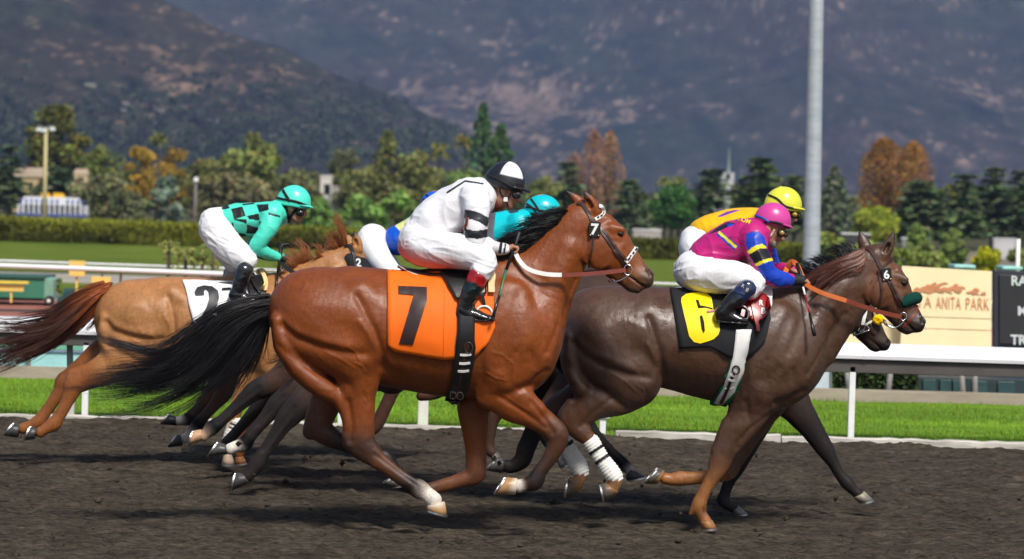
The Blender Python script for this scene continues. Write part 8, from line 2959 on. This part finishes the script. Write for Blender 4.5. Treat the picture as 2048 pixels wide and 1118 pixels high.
def crouched(Y, label, dx, dy, k, silk, hcol, pants=(.82, .81, .82), skin=SKIN, extra=None, ts=0, tor=None, seed=30, anchor=(1087, 410), flip=None):
 """a rider low on the neck, traced from the turquoise jockey; carried by a shift and scale about the helmet"""
 ax, ay = anchor
 q = lambda x, y: (ax + dx + (x - ax) * k, ay + dy + (y - ay) * k)
 t = lambda L: [(*q(x, y), r * k, w_, d) for x, y, r, w_, d in L]
 J = Rider(Y, q(930, 560), label, skin=skin)
 hx, hy = q(1086, 418)
 J.head(hx, hy, 25.5 * k, .5)
 J.limbs(J.flesh, [(868, 424, 13, .05, 0), (862, 434, 15, .06, 0)] if tor else t([(1070, 440, 17, .05, 0), (1058, 444, 19, .06, 0), (1040, 448, 25, .09, 0)]), k=.02)
 torso = t([(918, 486, 22, .13, 0), (940, 478, 31, .15, 0), (972, 468, 36, .17, 0), (1002, 460, 37, .185, 0), (1030, 452, 31, .19, 0), (1046, 447, 24, .15, 0)])
 arm = t([(1040, 450, 27, .075, -.165), (1045, 480, 22, .064, -.21), (1036, 512, 18, .056, -.22), (1054, 530, 14, .044, -.17), (1074, 536, 10, .033, -.10)])
 if tor:
  torso, arm = tor
 J.limbs(J.flesh, torso[ts:], grow=-.01)
 J.limbs(J.flesh, arm, grow=-.01, both=True)
 J.hand(q(1074, 536), q(1087, 540), -.08)
 J.hand(q(1074, 536), q(1087, 540), .07)
 hip = t([(910, 500, 28, .12, -.03), (916, 512, 33, .105, -.09), (938, 528, 30, .09, -.15), (968, 540, 27, .078, -.20), (998, 548, 23, .07, -.23), (1006, 560, 17, .06, -.245)]) if extra is None else extra
 J.limbs(J.flesh, hip, grow=-.01, both=True)
 a, b = hip[-1], hip[-2]
 kx, ky = a[0], a[1]
 s = ppm(Y) / 313.0
 J.limbs(J.flesh, [(kx, ky, 14 * s, .045, -.25), (kx - 18 * s, ky + 36 * s, 12 * s, .04, -.27), (kx - 36 * s, ky + 66 * s, 9 * s, .032, -.29), (kx - 12 * s, ky + 76 * s, 5 * s, .034, -.29)], both=True)
 J.finish()
 S = Body(silk)
 J.limbs(S, torso[ts:], k=.03)
 J.limbs(S, arm, k=.02, both=True)
 if not tor:
  J.limbs(S, t([(1050, 434, 15, .09, 0), (1056, 442, 15, .09, 0)]), k=.02)
 J.garment("silks", S, 'silk', flip, folds=(((1, -.3), .003, 13, 5), ((.4, 1), .003, 15, 6)), sigma=.006, seed=seed)
 B = Body(pants)
 J.limbs(B, hip, k=.03, both=True)
 if tor:
  J.limbs(B, [(751, 474, 24, .145, 0), (744, 478, 25, .13, 0)], k=.03)
 J.garment("breeches", B, 'breeches', None, folds=(((1, .9), .003, 20, 3.5),), seed=seed + 2)
 for s_ in (-1, 1):
  J.boot((kx - 4 * s, ky + 10 * s), (kx - 34 * s, ky + 62 * s), (kx - 48 * s, ky + 77 * s), (kx + 2 * s, ky + 77 * s), .29 * s_, rk=20, wk=.055)
 c = q(1086, 421)
 J.helmet(c[0], c[1], 36 * k, 32 * k, .12, np.array(hcol), None, peak=1.2)
 mb = MB()
 for path in ([(1052, 414), (1065, 416), (1085, 422), (1110, 426)], [(1062, 398), (1070, 408), (1080, 424)], [(1054, 408), (1066, 416), (1074, 428)]):
  strap_mesh(mb, [q(*p) for p in path], .012, J.hbvh, .002, .003)
 mb.build("helmet_band", M['black_cloth'], J.hel, smooth=True)
 x, y = q(1108, 436)
 J.goggle(x, y, 5 * k, -.05, M['lens'], M['black_rubber'], 9 * k)
 return J


def build_hB():
 DB, DK, PW = (.075, .03, .016), (.03, .018, .014), (.45, .42, .40)
 H = Horse(24.3, (600, 910), "brown racehorse with grey pasterns galloping farthest from the camera", coat=DB, h=0.009, mat='coat_dark')
 H.limb([(502, 630, 56, .19, 0), (522, 646, 76, .25, 0), (600, 648, 77, .27, 0), (690, 652, 82, .28, 0), (770, 656, 86, .27, 0), (806, 680, 58, .21, 0)], k=.05)
 H.limb([(780, 630, 66, .15, 0), (825, 605, 56, .12, 0), (870, 580, 44, .10, 0), (910, 565, 34, .08, 0), (930, 556, 24, .07, 0)], k=.05)
 haunch(H, [(530, 572), (446, 660), (610, 710)], near=False)
 shoulder(H, [(770, 575), (862, 680), (750, 770)])
 horse_head(H, [(926, 548), (1000, 630), (920, 606)])
 n = -.12
 H.limb([(545, 690, 60, .12, n), (508, 716, 40, .08, n), (478, 744, 26, .06, n), (456, 772, 20, .047, n), (447, 787, 17.5, .042, n), (436, 802, 14, .036, n), (420, 820, 11.5, .031, n), (403, 840, 11, .031, n), (393, 853, 13.5, .036, n), (379, 870, 10, .033, n), (370, 877, 10, .035, n)], k=.035, cols=[None] * 7 + [DK, DK, (.6, .5, .46), (.6, .5, .46)])
 f = .12
 H.limb([(530, 690, 56, .12, f), (488, 712, 36, .08, f), (460, 738, 23, .055, f), (440, 760, 18, .046, f), (432, 770, 16, .042, f), (420, 788, 12.5, .034, f), (402, 811, 11, .031, f), (386, 828, 12, .032, f), (376, 838, 13.5, .036, f), (362, 841, 9.5, .033, f), (355, 842, 9.5, .035, f)], k=.035, cols=[None] * 6 + [DK, DK, (.012, .01, .01), PW, PW])
 n = -.12
 H.limb([(800, 700, 50, .10, n), (798, 740, 32, .07, n), (788, 775, 15.5, .05, n), (770, 815, 13.5, .045, n), (754, 848, 13.5, .043, n), (738, 864, 11, .036, n), (716, 876, 10, .032, n), (700, 884, 11, .034, n), (692, 880, 9, .034, n)], k=.03, cols=[None] * 2 + [(.07, .03, .02)] * 7)
 f = .12
 H.limb([(815, 700, 46, .10, f), (840, 740, 28, .07, f), (868, 765, 18, .05, f), (880, 780, 14, .043, f), (862, 790, 11, .036, f), (842, 792, 10, .034, f)], k=.03)
 H.hoof((366, 891), (362, 870), (337, 895), (355, 869), -.12, .05, (.05, .046, .044))
 H.hoof((354, 851), (352, 833), (322, 849), (338, 828), .12, .05, (.03, .03, .03))
 H.hoof((698, 888), (688, 876), (684, 898), (676, 884), -.12, .05, (.05, .046, .044))
 H.make()
 G = [[(452, 600, 0), (440, 640, .03), (430, 680, .04), (424, 710, .04)], [(455, 605, 0), (446, 650, .03), (440, 690, .04), (436, 720, .04)]]
 H.hair("tail", G, 160, .0036, 'mane_black', 53, spread0=.02, spread1=.03)
 o, cb = H.cloth("saddle_cloth", [(690, 574), (740, 573), (800, 572)], [(700, 640), (740, 650), (795, 640)], mat_plain("blue saddle cloth", (.012, .06, .42), .6), wr=.004, lift=.016, seed=14)
 sdf_part(H, H.root, "saddle", [[(690, 570, 4, .06, 0), (740, 572, 7, .17, 0), (790, 569, 9, .15, 0)]], M['black_leather'])
 return H


def build_hG():
 DB, DK = (.045, .024, .017), (.02, .016, .015)
 H = Horse(22.3, (640, 960), "dark racehorse with a pale hind hoof, its body hidden behind the bay horse", coat=DB, h=0.0095, mat='coat_dark')
 H.limb([(618, 640, 56, .19, 0), (640, 656, 78, .25, 0), (710, 660, 80, .27, 0), (790, 664, 84, .28, 0), (860, 668, 88, .27, 0), (895, 690, 58, .21, 0)], k=.05)
 H.limb([(870, 640, 66, .15, 0), (910, 620, 58, .12, 0), (955, 600, 44, .10, 0), (1000, 590, 34, .08, 0), (1020, 584, 24, .07, 0)], k=.05)
 haunch(H, [(650, 582), (562, 670), (735, 730)], near=False)
 shoulder(H, [(862, 588), (950, 690), (840, 770)])
 horse_head(H, [(1016, 576), (1075, 668), (1002, 640)])
 n = -.12
 H.limb([(640, 690, 62, .12, n), (596, 732, 38, .08, n), (556, 760, 26, .06, n), (524, 775, 22.5, .05, n), (508, 783, 20, .044, n), (494, 795, 17, .038, n), (472, 815, 13.5, .032, n), (444, 840, 12, .031, n), (425, 855, 15, .036, n), (413, 866, 11.5, .034, n), (407, 871, 11.5, .036, n)], k=.035,
    cols=[None, None, (.07, .036, .025)] + [DK] * 6 + [(.3, .2, .15), (.5, .32, .22)])
 f = .12
 H.limb([(635, 700, 58, .12, f), (596, 742, 36, .08, f), (562, 770, 24, .055, f), (540, 788, 19, .046, f), (530, 798, 17, .042, f), (512, 818, 13.5, .034, f), (486, 848, 11, .031, f), (465, 872, 11, .031, f), (456, 884, 13, .036, f), (448, 894, 10, .034, f)], k=.035, cols=[None, None] + [DK] * 8)
 for s in (1, -1):
  H.limb([(885, 712, 44, .10, -.12 * s), (905, 745, 26, .07, -.12 * s), (928, 765, 17, .05, -.12 * s), (912, 776, 12, .036, -.12 * s), (890, 774, 10, .034, -.12 * s)], k=.03)
 for ln in ([(520, 772), (498, 790), (465, 818), (440, 842)], [(520, 792), (496, 808), (470, 826)]):
  H.carve(ln, -.006, 4, 0)
 H.hoof((407, 880), (402, 859), (378, 891), (387, 861), -.12, .053, (.5, .30, .17))
 H.hoof((448, 902), (440, 890), (432, 908), (428, 894), .12, .05, (.05, .046, .044))
 H.make()
 return H


TURQ, BLUE = (.0, .52, .58), (.004, .085, .55)


def build_riders_far():
 def tq(V, C, P, N):
  m = in_poly(P, [(1014, 420), (1020, 418), (1038, 419), (1036, 424), (1020, 427)])
  C[m] = (.02, .03, .06)
  return C
 crouched(21.4, "jockey in turquoise silks and helmet, beyond the neck of the bay horse", 0, 0, 1.0, TURQ, (.0, .5, .55), flip=tq, seed=31)
 k = 277 / 313.0

 def bl(V, C, P, N):
  m = in_poly(P, [(790, 452), (800, 438), (850, 425), (850, 445), (830, 462), (806, 468)])
  C[m] = (.72, .74, .25)
  m = in_poly(P, [(812, 438), (826, 432), (828, 462), (816, 466)])
  C[m] = (.8, .8, .75)
  return C
 hip = [(744, 476, 26, .12, -.03), (742, 486, 30, .105, -.08), (752, 506, 26, .085, -.13), (766, 526, 23, .075, -.18), (782, 545, 20, .07, -.21), (790, 558, 16, .06, -.23)]
 crouched(24.3, "jockey in blue silks and white breeches, half hidden behind the jockey in white", 875 - 1087, 400 - 410, k, BLUE, (.01, .10, .6), extra=hip, tor=([(797, 480, 30, .165, 0), (822, 470, 31, .175, 0), (846, 454, 30, .18, 0), (860, 440, 24, .15, 0)], [(852, 442, 24, .075, -.165), (852, 470, 19, .064, -.21), (846, 498, 16, .056, -.22), (862, 512, 13, .044, -.17), (880, 516, 9, .033, -.10)]), flip=bl, seed=41)
def build_j7(H):
 J = Rider(19.1, (900, 560), "jockey in white silks with black sleeve bands and a black and white helmet")
 W = (.81, .80, .83)
 J.head(1014, 369, 30.5, .32)
 J.limbs(J.flesh, [(1000, 395, 21, .055, 0), (985, 402, 23, .06, 0), (962, 398, 30, .09, 0)], k=.02, cols=[None, (.11, .018, .016), (.11, .018, .016)])
 torso = [(838, 456, 24, .13, 0), (862, 442, 38, .155, 0), (890, 430, 46, .165, 0), (920, 414, 48, .185, 0), (945, 400, 44, .19, 0), (962, 392, 32, .15, 0)]
 arm = [(950, 394, 30, .075, -.165), (953, 428, 24, .065, -.215), (950, 465, 22.5, .058, -.235), (952, 487, 20, .052, -.225), (975, 492, 17, .045, -.19), (996, 497, 12.5, .034, -.13), (1009, 498, 9.5, .03, -.11)]
 farm = [(958, 398, 30, .075, .165), (965, 430, 24, .065, .215), (964, 465, 22, .058, .23), (968, 487, 19, .052, .22), (988, 496, 16, .045, .17), (1006, 500, 12, .034, .10), (1016, 503, 9, .03, .07)]
 for part, gr in ((J.flesh, -.012),):
  J.limbs(part, torso, grow=gr)
  J.limbs(part, arm, grow=gr)
  J.limbs(part, farm, grow=gr)
 J.hand((1010, 498), (1028, 494), -.10)
 J.hand((1014, 505), (1026, 512), .05)
 hipn = [(834, 488, 36, .12, -.03), (850, 494, 40, .10, -.10), (885, 500, 37, .095, -.16), (925, 503, 34, .08, -.215), (958, 514, 29, .075, -.235), (969, 526, 25, .074, -.25), (963, 541, 23, .072, -.262)]
 hipf = [(834, 488, 36, .12, .03), (856, 494, 40, .10, .10), (895, 500, 36, .09, .17), (935, 502, 32, .075, .22), (972, 512, 26, .065, .24), (980, 524, 24, .07, .25), (974, 540, 22, .07, .262)]
 J.limbs(J.flesh, hipn, grow=-.012)
 J.limbs(J.flesh, hipf, grow=-.012)
 J.limbs(J.flesh, [(966, 535, 17, .045, -.245), (945, 580, 15, .04, -.265), (928, 614, 11, .032, -.28), (935, 634, 8, .03, -.28), (970, 638, 6, .034, -.28)])
 J.limbs(J.flesh, [(978, 535, 17, .045, .245), (957, 580, 15, .04, .265), (942, 618, 11, .032, .28), (950, 640, 8, .03, .28), (984, 644, 6, .034, .28)])
 J.finish()
 BK = np.array((.022, .024, .028))
 bands = [[(929, 420), (945, 421), (962, 427), (979, 436), (975, 455), (958, 444), (945, 439), (929, 437)], [(929, 457), (950, 462), (976, 458), (977, 474), (955, 478), (929, 475)],
     [(1000, 483), (1006, 484), (1002, 507), (996, 506)], [(1009, 486), (1013, 488), (1010, 508), (1006, 507)]]

 def silkc(V, C, P, N):
  m = np.zeros(len(P), bool)
  for b in bands:
   m |= in_poly(P, b) & (V[:, 1] < J.Y - .06)
  m |= in_poly(P, [(892, 384), (930, 360), (968, 366), (966, 369), (930, 364), (894, 388)])
  C[m] = BK
  return C
 S = Body(W)
 J.limbs(S, torso, k=.03)
 J.limbs(S, arm, k=.022)
 J.limbs(S, farm, k=.022)
 J.limbs(S, [(848, 462, 22, .14, 0), (885, 452, 26, .15, 0), (912, 440, 24, .13, 0)], k=.03)
 J.limbs(S, [(961, 377, 20, .10, 0), (970, 392, 20, .10, 0)], k=.02)
 silk, J.sb = J.garment("silks", S, 'silk', silkc, folds=(((1, -.55), .0045, 12, 5), ((.3, 1), .0035, 14, 6), ((1, .1), .0025, 26, 8)), sigma=.006)
 B = Body(W)
 J.limbs(B, hipn, k=.03)
 J.limbs(B, hipf, k=.03)
 J.limbs(B, [(848, 452, 28, .145, 0), (832, 470, 30, .14, 0), (830, 488, 30, .13, 0)], k=.03)

 def brc(V, C, P, N):
  red = np.array((.75, .16, .14))
  t = np.clip(1 - polydist(P, [(800, 500), (818, 516), (850, 527), (900, 533)]) / 26, 0, 1)[:, None] * .85
  C = C * (1 - t) + red * t
  return C
 J.garment("breeches", B, 'breeches', brc, folds=(((1, .12), .0035, 24, 2.2), ((1, .3), .0025, 40, 4)), seed=2)
 b1, J.bb = J.boot((956, 553), (927, 616), (912, 643), (990, 643), -.28, cuffc=(.32, .006, .01), rk=20, wk=.056, cuff=.2)
 J.boot((968, 558), (944, 620), (928, 650), (996, 650), .28, rk=20, wk=.054)
 BKc, WHc = np.array((.014, .015, .018)), np.array((.8, .8, .8))

 def pan(p, t):
  p = (p + np.pi) % (2 * np.pi) - np.pi
  if t > 1.18: return BKc
  w_ = (.55 < p < 1.95) or (-2.6 < p < -1.2)
  return WHc if w_ else BKc
 J.helmet(1011, 368, 41, 46, .20, BKc, pan, peak=1.3)
 mb = MB()
 strap_mesh(mb, [(976, 350), (995, 358), (1020, 372), (1036, 380)], .014, J.hbvh, .002, .003)
 mb.build("goggle_strap", M['black_cloth'], J.hel, smooth=True)
 J.goggle(1032, 388, 8, -.045, M['lens'], M['black_rubber'], 11)
 mb = MB()
 strap_mesh(mb, [(1000, 374), (1001, 386), (1008, 396), (1013, 402), (1016, 412)], .010, J.bvh, .002, .003)
 strap_mesh(mb, [(1024, 376), (1021, 388), (1014, 398)], .008, J.bvh, .002, .003)
 mb.build("chin_strap", mat_plain("navy webbing", (.02, .03, .07), .6), J.hel, smooth=True)
 mb = MB()
 c = np.array(hit(J.bvh, 1011, 399)[0])
 mb.box(c + np.array([0, -.006, 0]), (.024, .008, .026))
 mb.build("buckle", M['white_plastic'], J.hel, bevel=.003)
 mb = MB()
 strap_mesh(mb, [(936, 436), (934, 450), (926, 462), (915, 470)], .022, J.sb, .006, .004)
 mb.build("armband", M['red_leather'], silk, smooth=True)
 return J
# ------------------------------------------------------------------ cast
H7 = build_h7()
tack_h7(H7)
J7 = build_j7(H7)
crop_h7()
H6 = build_h6()
tack_h6(H6)
J6 = build_j6(H6)
H2 = build_h2()
J2 = build_j2(H2)
HA = build_hA()
JA = build_jA()
HT = build_hT()
HB = build_hB()
HG = build_hG()
build_riders_far()
